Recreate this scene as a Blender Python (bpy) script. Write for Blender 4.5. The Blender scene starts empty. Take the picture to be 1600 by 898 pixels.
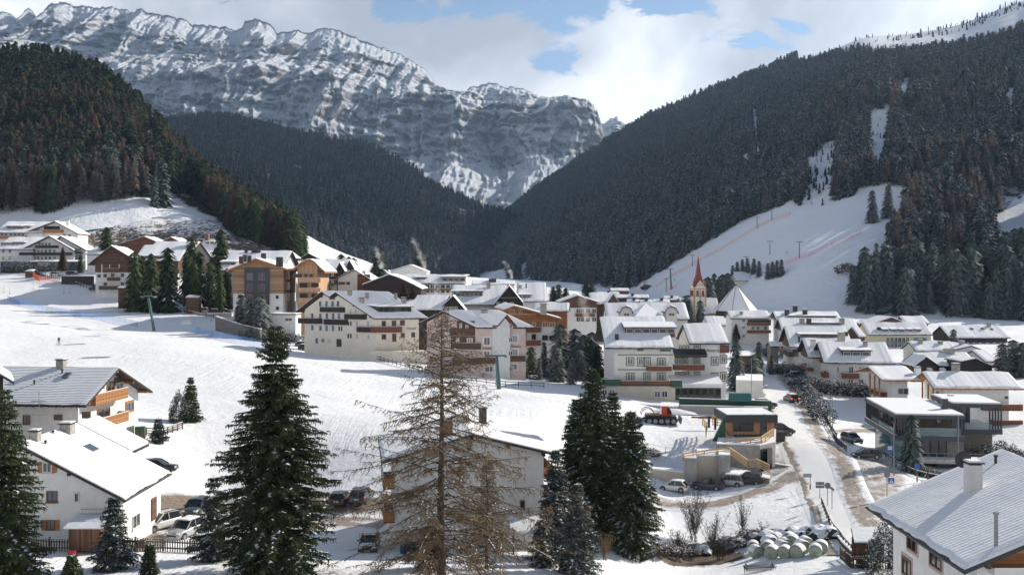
import bpy, bmesh, math, random
import numpy as np
from mathutils import Vector, Matrix
random.seed(7); RNG = np.random.default_rng(11)
F = 1600*35/36.0; HY = 428.0
scene = bpy.context.scene
COL = scene.collection
R = math.radians
def P(px, py, D):
 return Vector(((px-800)/F*D, D, -(py-HY)/F*D))
# ---------------------------------------------------------------- noise
_perm = np.random.default_rng(3).permutation(256); _perm = np.concatenate([_perm, _perm, _perm])
_grad = np.random.default_rng(5).normal(size=(256, 3)); _grad /= np.linalg.norm(_grad, axis=1)[:, None]
def pnoise(x, y, z=0.0):
 x, y, z = np.broadcast_arrays(np.asarray(x, float), np.asarray(y, float), np.asarray(z, float))
 xi, yi, zi = np.floor(x).astype(int), np.floor(y).astype(int), np.floor(z).astype(int)
 xf, yf, zf = x-xi, y-yi, z-zi
 u, v, w = [t*t*t*(t*(t*6-15)+10) for t in (xf, yf, zf)]
 def g(a, b, c):
  h = _perm[(_perm[(_perm[(xi+a) & 255]+yi+b) & 255]+zi+c) & 255]
  gr = _grad[h]
  return gr[..., 0]*(xf-a)+gr[..., 1]*(yf-b)+gr[..., 2]*(zf-c)
 def L(a, b, t): return a+(b-a)*t
 return L(L(L(g(0,0,0), g(1,0,0), u), L(g(0,1,0), g(1,1,0), u), v), L(L(g(0,0,1), g(1,0,1), u), L(g(0,1,1), g(1,1,1), u), v), w)*1.6
def fbm(x, y, z=0.0, o=4, ridged=False):
 s = 0; a = 1; t = 0
 for i in range(o):
  n = pnoise(np.asarray(x)*2**i+i*17.3, np.asarray(y)*2**i+i*9.1, np.asarray(z)*2**i)
  if ridged: n = 1-2*np.abs(n)
  s = s+a*n; t += a; a *= .5
 return s/t
# ---------------------------------------------------------------- materials
MATS = {}
def newmat(name):
 m = bpy.data.materials.new(name); m.use_nodes = True
 nt = m.node_tree; b = nt.nodes['Principled BSDF']
 return m, nt, b
def N(nt, t, **kw):
 n = nt.nodes.new(t)
 for k, v in kw.items():
  if k in n.inputs: n.inputs[k].default_value = v
  else: setattr(n, k, v)
 return n
def math_n(nt, op, a, b=None, c=None, clamp=False):
 n = nt.nodes.new('ShaderNodeMath'); n.operation = op; n.use_clamp = clamp
 for i, v in enumerate((a, b, c)):
  if v is None: continue
  if hasattr(v, 'is_output') or isinstance(v, bpy.types.NodeSocket): nt.links.new(v, n.inputs[i])
  else: n.inputs[i].default_value = v
 return n.outputs[0]
def mixc(nt, f, a, b):
 n = nt.nodes.new('ShaderNodeMix'); n.data_type = 'RGBA'
 for i, v in ((0, f), (6, a), (7, b)):
  if isinstance(v, bpy.types.NodeSocket): nt.links.new(v, n.inputs[i])
  elif i == 0: n.inputs[0].default_value = v
  else: n.inputs[i].default_value = (*v, 1) if len(v) == 3 else v
 return n.outputs[2]
def noise_n(nt, scale, detail=4, rough=.6, vec=None, dist=0):
 n = N(nt, 'ShaderNodeTexNoise'); n.inputs['Scale'].default_value = scale
 n.inputs['Detail'].default_value = detail; n.inputs['Roughness'].default_value = rough; n.inputs['Distortion'].default_value = dist
 if vec is not None: nt.links.new(vec, n.inputs['Vector'])
 return n.outputs['Fac']
def ramp(nt, f, stops):
 n = nt.nodes.new('ShaderNodeValToRGB'); e = n.color_ramp.elements
 while len(e) < len(stops): e.new(.5)
 for el, (p, c) in zip(e, stops):
  el.position = p; el.color = (*c, 1) if isinstance(c, (tuple, list)) else (c, c, c, 1)
 nt.links.new(f, n.inputs[0]); return n.outputs[0]
def mapv(nt, scale=(1, 1, 1), coord='Object', rot=(0, 0, 0)):
 if coord == 'Position': o = nt.nodes.new('ShaderNodeNewGeometry').outputs['Position']
 else: o = nt.nodes.new('ShaderNodeTexCoord').outputs[coord]
 mp = nt.nodes.new('ShaderNodeMapping'); mp.inputs['Scale'].default_value = scale; mp.inputs['Rotation'].default_value = rot
 nt.links.new(o, mp.inputs['Vector']); return mp.outputs[0]
def bump(nt, h, strength=.5, dist=.1):
 n = nt.nodes.new('ShaderNodeBump'); n.inputs['Strength'].default_value = strength; n.inputs['Distance'].default_value = dist
 nt.links.new(h, n.inputs['Height']); return n.outputs[0]
def simple(name, col, rough=.7, var=.12, scale=1.5, metal=0, bumpy=0, spec=None, stretch=(1, 1, 1), streak=0):
 """flat paint / plaster with mottling and fine bump"""
 if name in MATS: return MATS[name]
 m, nt, b = newmat(name)
 v = mapv(nt, stretch)
 n = noise_n(nt, scale, 5, .65, v)
 lo = tuple(max(0, c*(1-var*1.6)) for c in col); hi = tuple(min(1, c*(1+var)) for c in col)
 c = ramp(nt, n, [(.3, lo), (.7, hi)])
 if streak:
  s = noise_n(nt, 2.2, 4, .7, mapv(nt, (1.3, 1.3, .12)))
  c = mixc(nt, math_n(nt, 'MULTIPLY', ramp(nt, s, [(.5, 0.), (.8, 1.)]), streak), c, tuple(x*.55 for x in col))
 nt.links.new(c, b.inputs['Base Color'])
 b.inputs['Roughness'].default_value = rough; b.inputs['Metallic'].default_value = metal
 if spec is not None: b.inputs['Specular IOR Level'].default_value = spec
 if bumpy: nt.links.new(bump(nt, noise_n(nt, scale*12, 3, .6, v), bumpy, .03), b.inputs['Normal'])
 MATS[name] = m; return m
def wood(name, col, plank=7.0, axis=2, var=.35, gap=.6):
 """boards: narrow dark gaps and per-board tone, running along one axis"""
 if name in MATS: return MATS[name]
 m, nt, b = newmat(name)
 tc = nt.nodes.new('ShaderNodeTexCoord').outputs['Object']
 sx = nt.nodes.new('ShaderNodeSeparateXYZ'); nt.links.new(tc, sx.inputs[0])
 if axis == 2: q = sx.outputs[2]
 else: q = math_n(nt, 'ADD', sx.outputs[0], sx.outputs[1])
 q = math_n(nt, 'MULTIPLY', q, plank)
 fr = math_n(nt, 'FRACT', q); fl = math_n(nt, 'FLOOR', q)
 wn = nt.nodes.new('ShaderNodeTexWhiteNoise'); wn.noise_dimensions = '1D'; nt.links.new(fl, wn.inputs['W'])
 st = (.6, .6, 7) if axis == 2 else (6, 6, .5)
 g = noise_n(nt, 1.6, 5, .7, mapv(nt, st))
 t = math_n(nt, 'ADD', math_n(nt, 'MULTIPLY', wn.outputs['Value'], .5), math_n(nt, 'MULTIPLY', g, .5))
 c = ramp(nt, t, [(.2, tuple(x*(1-var) for x in col)), (.75, tuple(min(1, x*(1+var)) for x in col))])
 gp = math_n(nt, 'LESS_THAN', fr, .1)
 c = mixc(nt, math_n(nt, 'MULTIPLY', gp, gap), c, tuple(x*.25 for x in col))
 nt.links.new(c, b.inputs['Base Color']); b.inputs['Roughness'].default_value = .75
 nt.links.new(bump(nt, math_n(nt, 'SUBTRACT', g, gp), .4, .02), b.inputs['Normal'])
 MATS[name] = m; return m
def snow_mat(name='snow', rows=0, patchy=0, tint=(.86, .87, .89)):
 if name in MATS: return MATS[name]
 m, nt, b = newmat(name)
 v = mapv(nt)
 n = noise_n(nt, .8, 6, .6, v); n2 = noise_n(nt, 6, 4, .6, v)
 c = ramp(nt, n, [(.3, tuple(x*.96 for x in tint)), (.7, tint)])
 h = math_n(nt, 'ADD', math_n(nt, 'MULTIPLY', n, .7), math_n(nt, 'MULTIPLY', n2, .3))
 if rows:
  sx = nt.nodes.new('ShaderNodeSeparateXYZ'); nt.links.new(v, sx.inputs[0])
  uvn = nt.nodes.new('ShaderNodeUVMap'); sv = nt.nodes.new('ShaderNodeSeparateXYZ'); nt.links.new(uvn.outputs[0], sv.inputs[0])
  w = math_n(nt, 'ADD', math_n(nt, 'MULTIPLY', sv.outputs[0], 1/.36), math_n(nt, 'MULTIPLY', noise_n(nt, .6, 3, .5, v), .5))
  fr = math_n(nt, 'PINGPONG', w, .5)
  ln = math_n(nt, 'MULTIPLY', math_n(nt, 'SUBTRACT', 1, math_n(nt, 'MULTIPLY', fr, 4.5), clamp=True), ramp(nt, noise_n(nt, 1.1, 4, .7, v), [(.3, 0.1), (.6, 1.)]))
  c = mixc(nt, math_n(nt, 'MULTIPLY', ln, rows), c, (.34, .34, .37))
  h = math_n(nt, 'ADD', h, math_n(nt, 'MULTIPLY', fr, min(2, rows*9)))
 if patchy:
  pz = ramp(nt, noise_n(nt, .7, 5, .7, v), [(.60, 0.), (.68, 1.)])
  c = mixc(nt, math_n(nt, 'MULTIPLY', pz, patchy), c, (.16, .13, .12))
 nt.links.new(c, b.inputs['Base Color']); b.inputs['Roughness'].default_value = .85
 b.inputs['Specular IOR Level'].default_value = .25
 nt.links.new(bump(nt, h, .6, .16), b.inputs['Normal'])
 MATS[name] = m; return m
# ---------------------------------------------------------------- mesh helpers
def tag(o, label=None, cat=None, group=None, kind=None):
 for k, v in (('label', label), ('category', cat), ('group', group), ('kind', kind)):
  if v: o[k] = v
 return o
def empty(name, loc, rz=0, **kw):
 o = bpy.data.objects.new(name, None); COL.objects.link(o); o.location = loc; o.rotation_euler = (0, 0, rz); o.empty_display_size = .3
 return tag(o, **kw)
class MB:
 """collects faces, each with a material slot"""
 def __init__(s): s.v = []; s.f = []; s.m = []; s.mats = []; s.uv = []
 def mi(s, mat):
  if mat not in s.mats: s.mats.append(mat)
  return s.mats.index(mat)
 def poly(s, pts, mat=None):
  i = len(s.v); s.v += [tuple(p) for p in pts]; s.f.append(tuple(range(i, i+len(pts)))); s.m.append(s.mi(mat)); return s
 def mesh(s, vs, fs, mat=None):
  i = len(s.v); s.v += [tuple(p) for p in vs]; k = s.mi(mat)
  for f in fs: s.f.append(tuple(j+i for j in f)); s.m.append(k)
  return s
 def box(s, c, d, mat=None, M=None, top=None):
  """centre c, size d; top=(sx,sy) shrinks the upper face"""
  tx, ty = top or (1, 1); vs = []
  for z in (-.5, .5):
   kx, ky = (tx, ty) if z > 0 else (1, 1)
   for x, y in ((-.5, -.5), (.5, -.5), (.5, .5), (-.5, .5)):
    p = Vector((x*d[0]*kx, y*d[1]*ky, z*d[2]))
    if M: p = M @ p
    vs.append(p+Vector(c))
  return s.mesh(vs, [(3,2,1,0),(4,5,6,7),(0,1,5,4),(1,2,6,5),(2,3,7,6),(3,0,4,7)], mat)
 def tube(s, pts, rad, mat=None, n=8, caps=True):
  pts = [Vector(p) for p in pts]; k = len(pts)
  rads = rad if isinstance(rad, (list, tuple)) else [rad]*k
  vs = []; fs = []
  for i, p in enumerate(pts):
   d = (pts[min(i+1, k-1)]-pts[max(i-1, 0)]).normalized()
   a = d.cross(Vector((0, 0, 1)) if abs(d.z) < .9 else Vector((1, 0, 0))).normalized(); b = d.cross(a)
   for j in range(n):
    t = 2*math.pi*j/n; vs.append(p+(a*math.cos(t)+b*math.sin(t))*rads[i])
  for i in range(k-1):
   for j in range(n):
    fs.append((i*n+j, i*n+(j+1) % n, (i+1)*n+(j+1) % n, (i+1)*n+j))
  if caps: fs += [tuple(range(n)), tuple(range((k-1)*n, k*n))]
  return s.mesh(vs, fs, mat)
 def prism(s, outline, y0, y1, mat=None, plane='xz'):
  """outline in xz (or yz / xy), extruded along the third axis"""
  def q(a, b, t):
   return (a, t, b) if plane == 'xz' else ((t, a, b) if plane == 'yz' else (a, b, t))
  n = len(outline)
  vs = [q(a, b, y0) for a, b in outline]+[q(a, b, y1) for a, b in outline]
  return s.mesh(vs, [tuple(range(n)), tuple(range(2*n-1, n-1, -1))]+[(i, (i+1) % n, (i+1) % n+n, i+n) for i in range(n)], mat)
 def bar(s, a, b, w, h, mat=None):
  a, b = Vector(a), Vector(b); d = b-a; L = d.length
  if L < 1e-6: return s
  q = d.to_track_quat('X', 'Z').to_matrix()
  return s.box((a+b)/2, (L, w, h), mat, M=q)
 def build(s, name, mat=None, parent=None, smooth=False, fix=True, loc=None):
  me = bpy.data.meshes.new(name)
  me.from_pydata(s.v, [], s.f)
  mats = [mm if mm is not None else mat for mm in s.mats]
  for mm in mats: me.materials.append(mm)
  if len(mats) > 1: me.polygons.foreach_set('material_index', s.m)
  if fix:
   bm = bmesh.new(); bm.from_mesh(me); bmesh.ops.recalc_face_normals(bm, faces=bm.faces); bm.to_mesh(me); bm.free()
  if smooth: me.polygons.foreach_set('use_smooth', [True]*len(me.polygons))
  o = bpy.data.objects.new(name, me); COL.objects.link(o)
  if parent: o.parent = parent
  if loc: o.location = loc
  return o
def np_mesh(name, verts, faces, mat, smooth=False, parent=None):
 """numpy verts (n,3), faces (m,k)"""
 me = bpy.data.meshes.new(name); nf, k = faces.shape
 me.vertices.add(len(verts)); me.vertices.foreach_set('co', np.ascontiguousarray(verts, np.float32).ravel())
 me.loops.add(nf*k); me.loops.foreach_set('vertex_index', faces.astype(np.int32).ravel())
 me.polygons.add(nf); me.polygons.foreach_set('loop_start', np.arange(0, nf*k, k, dtype=np.int32))
 if smooth: me.polygons.foreach_set('use_smooth', np.ones(nf, bool))
 me.update(calc_edges=True)
 if mat: me.materials.append(mat)
 o = bpy.data.objects.new(name, me); COL.objects.link(o)
 if parent: o.parent = parent
 return o
def grid_faces(nr, nc):
 i = np.arange(nr*nc).reshape(nr, nc)
 return np.stack([i[:-1, :-1], i[:-1, 1:], i[1:, 1:], i[1:, :-1]], -1).reshape(-1, 4)
def attr(o, name, data):
 a = o.data.attributes.new(name, 'FLOAT', 'POINT'); a.data.foreach_set('value', np.ascontiguousarray(data, np.float32).ravel())
def copy_tree(o, loc=None, rz=None, **kw):
 c = o.copy(); COL.objects.link(c)
 if loc is not None: c.location = loc
 if rz is not None: c.rotation_euler = (0, 0, rz)
 for k, v in kw.items(): c[{'cat': 'category'}.get(k, k)] = v
 for ch in list(o.children):
  d = ch.copy(); COL.objects.link(d); d.parent = c
  for g in list(ch.children):
   e = g.copy(); COL.objects.link(e); e.parent = d
 return c
def in_poly(x, y, poly):
 x = np.asarray(x, float); y = np.asarray(y, float); r = np.zeros(np.broadcast(x, y).shape, bool); n = len(poly)
 for i in range(n):
  x0, y0 = poly[i]; x1, y1 = poly[(i+1) % n]
  if y0 == y1: continue
  c = ((y0 > y) != (y1 > y)) & (x < (x1-x0)*(y-y0)/(y1-y0)+x0); r ^= c
 return r
# ---------------------------------------------------------------- camera, light, sky
cd = bpy.data.cameras.new('camera'); cam = bpy.data.objects.new('camera', cd); COL.objects.link(cam); scene.camera = cam
cd.lens = 35; cd.sensor_width = 36; cd.clip_start = 1; cd.clip_end = 40000
cam.rotation_euler = (R(90), 0, 0); cd.shift_y = -(449-HY)/1600
SUN_AZ, SUN_EL = R(58), R(27)
sd = Vector((math.sin(SUN_AZ)*math.cos(SUN_EL), math.cos(SUN_AZ)*math.cos(SUN_EL), math.sin(SUN_EL)))
sl = bpy.data.lights.new('sun', 'SUN'); so = bpy.data.objects.new('sun', sl); COL.objects.link(so)
sl.energy = 4.6; sl.angle = R(.6); sl.color = (1, .93, .83); so.rotation_euler = sd.to_track_quat('Z', 'Y').to_euler(); so.location = (0, 0, 100)
W = bpy.data.worlds.new('World'); scene.world = W; W.use_nodes = True
def build_world():
 nt = W.node_tree; bg = nt.nodes['Background']
 sky = nt.nodes.new('ShaderNodeTexSky'); sky.sky_type = 'NISHITA'; sky.sun_disc = False
 sky.sun_elevation = SUN_EL; sky.sun_rotation = SUN_AZ; sky.air_density = 1.0; sky.dust_density = .6; sky.altitude = 1500
 tc = nt.nodes.new('ShaderNodeTexCoord'); g = tc.outputs['Generated']
 sx = nt.nodes.new('ShaderNodeSeparateXYZ'); nt.links.new(g, sx.inputs[0])
 # project the direction on a cloud layer: (x, y)/(z+k)
 zz = math_n(nt, 'ADD', math_n(nt, 'MAXIMUM', sx.outputs[2], 0), .16)
 u = math_n(nt, 'DIVIDE', sx.outputs[0], zz); v = math_n(nt, 'DIVIDE', sx.outputs[1], zz)
 cb = nt.nodes.new('ShaderNodeCombineXYZ'); nt.links.new(u, cb.inputs[0]); nt.links.new(v, cb.inputs[1])
 cl = noise_n(nt, .95, 8, .56, mapvec(nt, cb.outputs[0], (1, .55, 1), (3.1, 7.7, 1.3), 35), .35)
 sh = noise_n(nt, 1.25, 7, .55, mapvec(nt, cb.outputs[0], (1.1, .42, 1), (8.3, 1.7, 4.2), 52), .3)
 # openings of blue sky in given directions
 hole = None; hn = math_n(nt, 'MULTIPLY', math_n(nt, 'SUBTRACT', noise_n(nt, 13, 7, .66, mapvec(nt, g, (1, 1, 2.2), (0, 0, 0), 0), .6), .5), 9)
 for (px, py, rx, ry) in ((860, 18, 60, 34), (875, 92, 34, 22), (760, 8, 60, 24), (1190, 58, 60, 24), (620, 0, 60, 26), (1060, 4, 70, 26), (1215, 75, 30, 14), (380, -60, 300, 60), (900,-160,700,120)):
  dx = math_n(nt, 'MULTIPLY', math_n(nt, 'SUBTRACT', math_n(nt, 'DIVIDE', sx.outputs[0], sx.outputs[1]), (px-800)/F), F/rx)
  dz = math_n(nt, 'MULTIPLY', math_n(nt, 'SUBTRACT', math_n(nt, 'DIVIDE', sx.outputs[2], sx.outputs[1]), (HY-py)/F), F/ry)
  r2 = math_n(nt, 'MAXIMUM', math_n(nt, 'ADD', hn, math_n(nt, 'ADD', math_n(nt, 'MULTIPLY', dx, dx), math_n(nt, 'MULTIPLY', dz, dz))), 0)
  q = math_n(nt, 'MULTIPLY', math_n(nt, 'SUBTRACT', 1, math_n(nt, 'MULTIPLY', math_n(nt, 'POWER', r2, .5), .55), clamp=True), math_n(nt, 'GREATER_THAN', sx.outputs[1], .01))
  hole = q if hole is None else math_n(nt, 'MAXIMUM', hole, q)
 cl2 = noise_n(nt, 5.5, 7, .6, mapvec(nt, cb.outputs[0], (1, .7, 1), (1.2, 3.1, .4), 35), .5)
 cl = math_n(nt, 'ADD', math_n(nt, 'MULTIPLY', cl, .7), math_n(nt, 'MULTIPLY', cl2, .95))
 hz = math_n(nt, 'MULTIPLY', math_n(nt, 'SUBTRACT', sx.outputs[2], .30, clamp=True), 1.1)
 cover = math_n(nt, 'SUBTRACT', math_n(nt, 'SUBTRACT', math_n(nt, 'ADD', cl, .235), hz), math_n(nt, 'MULTIPLY', hole, .62))
 cover = ramp(nt, cover, [(.56, 0.), (.66, .6), (.76, 1.)])
 # cloud tone: grey banks and bright tops, brighter toward the sun
 vm = nt.nodes.new('ShaderNodeVectorMath'); vm.operation = 'DOT_PRODUCT'; nt.links.new(g, vm.inputs[0]); vm.inputs[1].default_value = sd
 toward = math_n(nt, 'POWER', math_n(nt, 'MAXIMUM', vm.outputs['Value'], 0), 3)
 tone = ramp(nt, sh, [(.38, (.34, .36, .41)), (.49, (.58, .60, .65)), (.61, (.92, .93, .94))])
 tone = mixc(nt, math_n(nt, 'MULTIPLY', toward, .2), tone, (1.0, .99, .97))
 high = math_n(nt, 'SUBTRACT', 1, math_n(nt, 'MULTIPLY', math_n(nt, 'MULTIPLY', math_n(nt, 'SUBTRACT', sx.outputs[2], .26, clamp=True), 2.4, clamp=True), .62))
 tone = mixc(nt, high, (0, 0, 0), tone)
 cs = nt.nodes.new('ShaderNodeVectorMath'); cs.operation = 'SCALE'; nt.links.new(tone, cs.inputs[0]); cs.inputs[3].default_value = CLOUD
 ss = nt.nodes.new('ShaderNodeMix'); ss.data_type = 'RGBA'
 nt.links.new(cover, ss.inputs[0]); nt.links.new(sky.outputs[0], ss.inputs[6]); nt.links.new(cs.outputs[0], ss.inputs[7])
 # clear zenith: clouds thin out overhead
 nt.links.new(ss.outputs[2], bg.inputs['Color']); bg.inputs['Strength'].default_value = SKY
def mapvec(nt, vec, scale, loc, rot):
 mp = nt.nodes.new('ShaderNodeMapping'); mp.inputs['Scale'].default_value = scale; mp.inputs['Location'].default_value = loc; mp.inputs['Rotation'].default_value = (0, 0, R(rot))
 nt.links.new(vec, mp.inputs['Vector']); return mp.outputs[0]
SKY = .085; CLOUD = .90/SKY
build_world()
scene.view_settings.view_transform = 'Standard'; scene.view_settings.look = 'None'; scene.view_settings.exposure = .48; scene.view_settings.gamma = 1
scene.cycles.max_bounces = 5; scene.cycles.transparent_max_bounces = 12; scene.cycles.volume_bounces = 2; scene.cycles.use_denoising = True
# ================================================================ ground
CP = [ # px, py, D
(0,500,245),(0,560,190),(0,620,150),(100,500,260),(0,440,360),(0,432,385),(60,422,410),(0,416,440),(130,482,300),(230,517,245),(380,505,265),(145,460,318),(250,472,312),
(300,540,215),(300,620,160),(300,700,128),(100,640,135),(200,690,122),(460,548,235),(400,600,175),(600,640,150),(560,700,125),(700,600,190),(640,580,205),(720,640,160),(900,620,180),(850,640,160),(850,700,128),(950,700,145),
(1040,660,168),(1110,690,155),(1000,640,178),(20,785,108),(306,788,110),(340,765,118),(250,830,100),(195,858,90),(80,862,88),(-100,830,90),(-100,600,150),(-150,480,260),(300,870,88),(500,870,88),(577,862,94),(565,790,110),(640,860,95),(870,862,97),
(150,898,80),(430,896,80),(690,900,79),(900,898,86),(960,885,95),(1010,850,108),(1000,790,128),(1050,771,135),(1130,786,128),(1240,800,122),(1290,795,121),(1180,752,137),(1090,880,109),(1030,888,103),(1120,862,113),(1180,848,113),(1250,838,110),(1300,842,106),
(1180,880,100),(1220,860,104),(1290,862,101),(1350,884,93),(1300,885,93),(1150,898,96),(1400,960,80),(1600,1000,72),(1500,860,100),
(1330,830,110),(1270,770,130),(1250,700,150),(1225,650,180),(1200,600,230),(1185,565,280),(1160,535,340),(1353,716,141),(1420,738,143),(1500,745,141),(1450,723,152),(1540,723,152),(1480,722,165),(1600,720,140),(1330,640,195),(1430,600,220),(1600,620,200),(1200,720,148),(1120,700,153),(1050,735,148),
(145,440,340),(300,425,400),(0,405,480),(200,385,520),(150,345,560),(30,352,560),(-150,360,560),(300,345,560),(350,372,530),(430,405,520),(520,445,440),(480,400,600),(560,418,600),(620,440,560),
(640,478,320),(700,478,330),(600,560,260),(700,560,240),(850,590,215),(900,520,330),(1000,520,340),(1090,515,390),(1050,470,600),(850,470,480),(750,452,640),(780,436,1000),(600,436,1200),(400,430,1200),(900,458,700),
(1180,505,420),(1300,500,400),(1400,510,380),(1460,520,360),(1600,520,350),(1750,560,280),(1900,620,200),(1750,760,130),(1650,900,80),
(800,2200,22),(300,2300,22),(1300,2200,22),(0,1500,36),(1600,1500,38),(800,1450,40),(500,1080,60),(1100,1080,62),(200,1080,60),(800,1080,60),(1300,1090,60),
]
_C = np.array([((p[0]-800)/F, math.log(p[2]), -(p[1]-HY)/F*p[2]) for p in CP])
def _phi(r2): return np.where(r2 > 0, .5*r2*np.log(np.maximum(r2, 1e-12)), 0)
def _fit(C, lam):
 n = len(C); X = C[:, :2]*[1, 1.0]
 d = X[:, None]-X[None]; K = _phi((d**2).sum(-1))+np.eye(n)*lam
 Pm = np.c_[np.ones(n), X]; A = np.block([[K, Pm], [Pm.T, np.zeros((3, 3))]])
 return X, np.linalg.solve(A, np.r_[C[:, 2], 0, 0, 0])
_X, _w = _fit(_C, .0008)
def G0(x, y):
 x = np.asarray(x, float); y = np.maximum(np.asarray(y, float), 5)
 q = np.stack(np.broadcast_arrays(x/y, np.log(y)), -1); sh = q.shape[:-1]; q = q.reshape(-1, 2); out = np.empty(len(q))
 for i in range(0, len(q), 20000):
  d = q[i:i+20000, None]-_X[None]; out[i:i+20000] = _phi((d**2).sum(-1)) @ _w[:-3]+_w[-3]+q[i:i+20000] @ _w[-2:]
 return out.reshape(sh)
GPX = np.arange(-900, 2560, 6.5); GD = np.exp(np.arange(math.log(18), math.log(1900), .0115))
_gx = (GPX[None]-800)/F*GD[:, None]; _gy = np.repeat(GD[:, None], len(GPX), 1)
_gz = G0(_gx, _gy)
_rough = .10*fbm(_gx*.12, _gy*.12, 0, 4)+.35*fbm(_gx*.03, _gy*.03, 3, 3)
_gz = _gz+_rough*np.clip(GD[:, None]/120, .6, 4)
# hillside bumps (left, behind the hotels)
_hs = np.clip((GD[:, None]-490)/40, 0, 1)*np.clip((520-GPX[None])/80, 0, 1)
_gz = _gz+_hs*(3.5*fbm(_gx*.03, _gy*.03, 9, 4, True))
def G(x, y):
 x = np.asarray(x, float); y = np.asarray(y, float)
 c = np.clip(((x/y*F+800)-GPX[0])/6.5, 0, len(GPX)-1.001); r = np.clip((np.log(y)-math.log(18))/.0115, 0, len(GD)-1.001)
 ci = c.astype(int); ri = r.astype(int); cf = c-ci; rf = r-ri
 return (_gz[ri, ci]*(1-cf)+_gz[ri, ci+1]*cf)*(1-rf)+(_gz[ri+1, ci]*(1-cf)+_gz[ri+1, ci+1]*cf)*rf
def GP(px, py, dmin=60, dmax=900):
 """the point of the ground seen in this pixel of the photograph (first hit)"""
 D = np.exp(np.linspace(math.log(dmin), math.log(dmax), 700)); x = (px-800)/F*D; z = -(py-HY)/F*D
 g = G(x, D); k = np.nonzero(g >= z)[0]; k = k[0] if len(k) else len(D)-1
 return Vector((x[k], D[k], g[k]))
def ground_at(px, D):
 x = (px-800)/F*D; return Vector((x, D, float(G(x, D))))
def ground_material():
 m, nt, b = newmat('snow ground')
 pos = mapv(nt, coord='Position')
 n = noise_n(nt, .05, 5, .55, pos); n2 = noise_n(nt, .7, 6, .65, pos); n3 = noise_n(nt, 3.5, 4, .7, pos)
 a = nt.nodes.new('ShaderNodeAttribute'); a.attribute_name = 'scrub'; sc = a.outputs['Fac']
 a2 = nt.nodes.new('ShaderNodeAttribute'); a2.attribute_name = 'dirt'; di = a2.outputs['Fac']
 c = ramp(nt, n, [(.3, (.82, .83, .85)), (.6, (.88, .885, .89))])
 # scrub: dry brown growth and rock showing through
 sn = noise_n(nt, .4, 8, .8, pos); sn2 = noise_n(nt, .09, 4, .6, pos)
 f = math_n(nt, 'SUBTRACT', math_n(nt, 'ADD', math_n(nt, 'MULTIPLY', sc, .42), math_n(nt, 'MULTIPLY', sn, 1.0)), math_n(nt, 'MULTIPLY', math_n(nt, 'SUBTRACT', sn2, .5), -.3))
 f = math_n(nt, 'MULTIPLY', ramp(nt, f, [(.83, 0.), (.89, 1.)]), math_n(nt, 'GREATER_THAN', sc, .02))
 bc = ramp(nt, noise_n(nt, .6, 4, .6, pos), [(.35, (.06, .045, .035)), (.65, (.17, .125, .09))])
 c = mixc(nt, f, c, bc)
 dn = ramp(nt, math_n(nt, 'ADD', math_n(nt, 'MULTIPLY', di, .82), math_n(nt, 'MULTIPLY', n2, .55)), [(.62, 0.), (.86, 1.)])
 dcol = ramp(nt, n3, [(.3, (.16, .115, .08)), (.7, (.38, .31, .25))])
 c = mixc(nt, math_n(nt, 'MULTIPLY', dn, math_n(nt, 'GREATER_THAN', di, .02)), c, dcol)
 nt.links.new(c, b.inputs['Base Color']); b.inputs['Roughness'].default_value = .8; b.inputs['Specular IOR Level'].default_value = .25
 tr = ramp(nt, noise_n(nt, .06, 3, .5, pos), [(.5, 0.), (.6, 1.)])
 trk2 = noise_n(nt, 1, 4, .6, mapv(nt, (1.5, .05, 1), 'Position', (0, 0, R(-38))), .3)
 h = math_n(nt, 'ADD', math_n(nt, 'ADD', math_n(nt, 'MULTIPLY', n2, .5), math_n(nt, 'MULTIPLY', n3, .12)), math_n(nt, 'MULTIPLY', math_n(nt, 'MULTIPLY', trk2, tr), .42))
 nt.links.new(bump(nt, h, .75, .6), b.inputs['Normal'])
 return m
M_GROUND = ground_material()
_vx = np.stack([_gx, _gy, _gz], -1).reshape(-1, 3)
ground = np_mesh('ground', _vx, grid_faces(len(GD), len(GPX)), M_GROUND, True); tag(ground, kind='structure')
gpy = HY-_gz/_gy*F; gpx = np.repeat(GPX[None], len(GD), 0); gD = _gy
def soft(px, py, D, cx, cy, rx, ry, d0, d1):
 return np.clip(1.4-((px-cx)/rx)**2-((py-cy)/ry)**2, 0, 1)*((D > d0) & (D < d1))
scrub = np.clip((gD-470)/40, 0, 1)*np.clip((600-gD)/40+1, 0, 1)*np.clip((470-gpx)/40, 0, 1)
scrub = scrub*(.55+.5*np.clip((gpy-320)/60, 0, 1))
scrub = np.maximum(scrub, soft(gpx, gpy, gD, 1090, 868, 90, 20, 100, 119)*1.15)
scrub = np.maximum(scrub, soft(gpx, gpy, gD, 1240, 835, 60, 10, 104, 116)*.9)
scrub = np.maximum(scrub, soft(gpx, gpy, gD, 30, 885, 330, 9, 78, 92)*.45)
dirt = np.zeros_like(gD)
for (cx, cy, rx, ry, d0, d1, s) in ((270,800,90,32,96,116,1.),(430,790,260,20,98,114,.75),(1010,790,60,9,120,136,.8),(1200,735,90,28,126,152,.62),(1230,690,35,60,138,165,.5),(1370,745,60,45,120,150,.62),(1385,668,70,12,160,190,.55),(1345,790,40,45,105,135,.6),(1160,655,60,14,160,200,.5),(225,845,40,18,88,100,1.),(860,872,60,9,88,96,.4)):
 dirt = np.maximum(dirt, s*soft(gpx, gpy, gD, cx, cy, rx, ry, d0, d1))
attr(ground, 'scrub', scrub); attr(ground, 'dirt', dirt)
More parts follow.
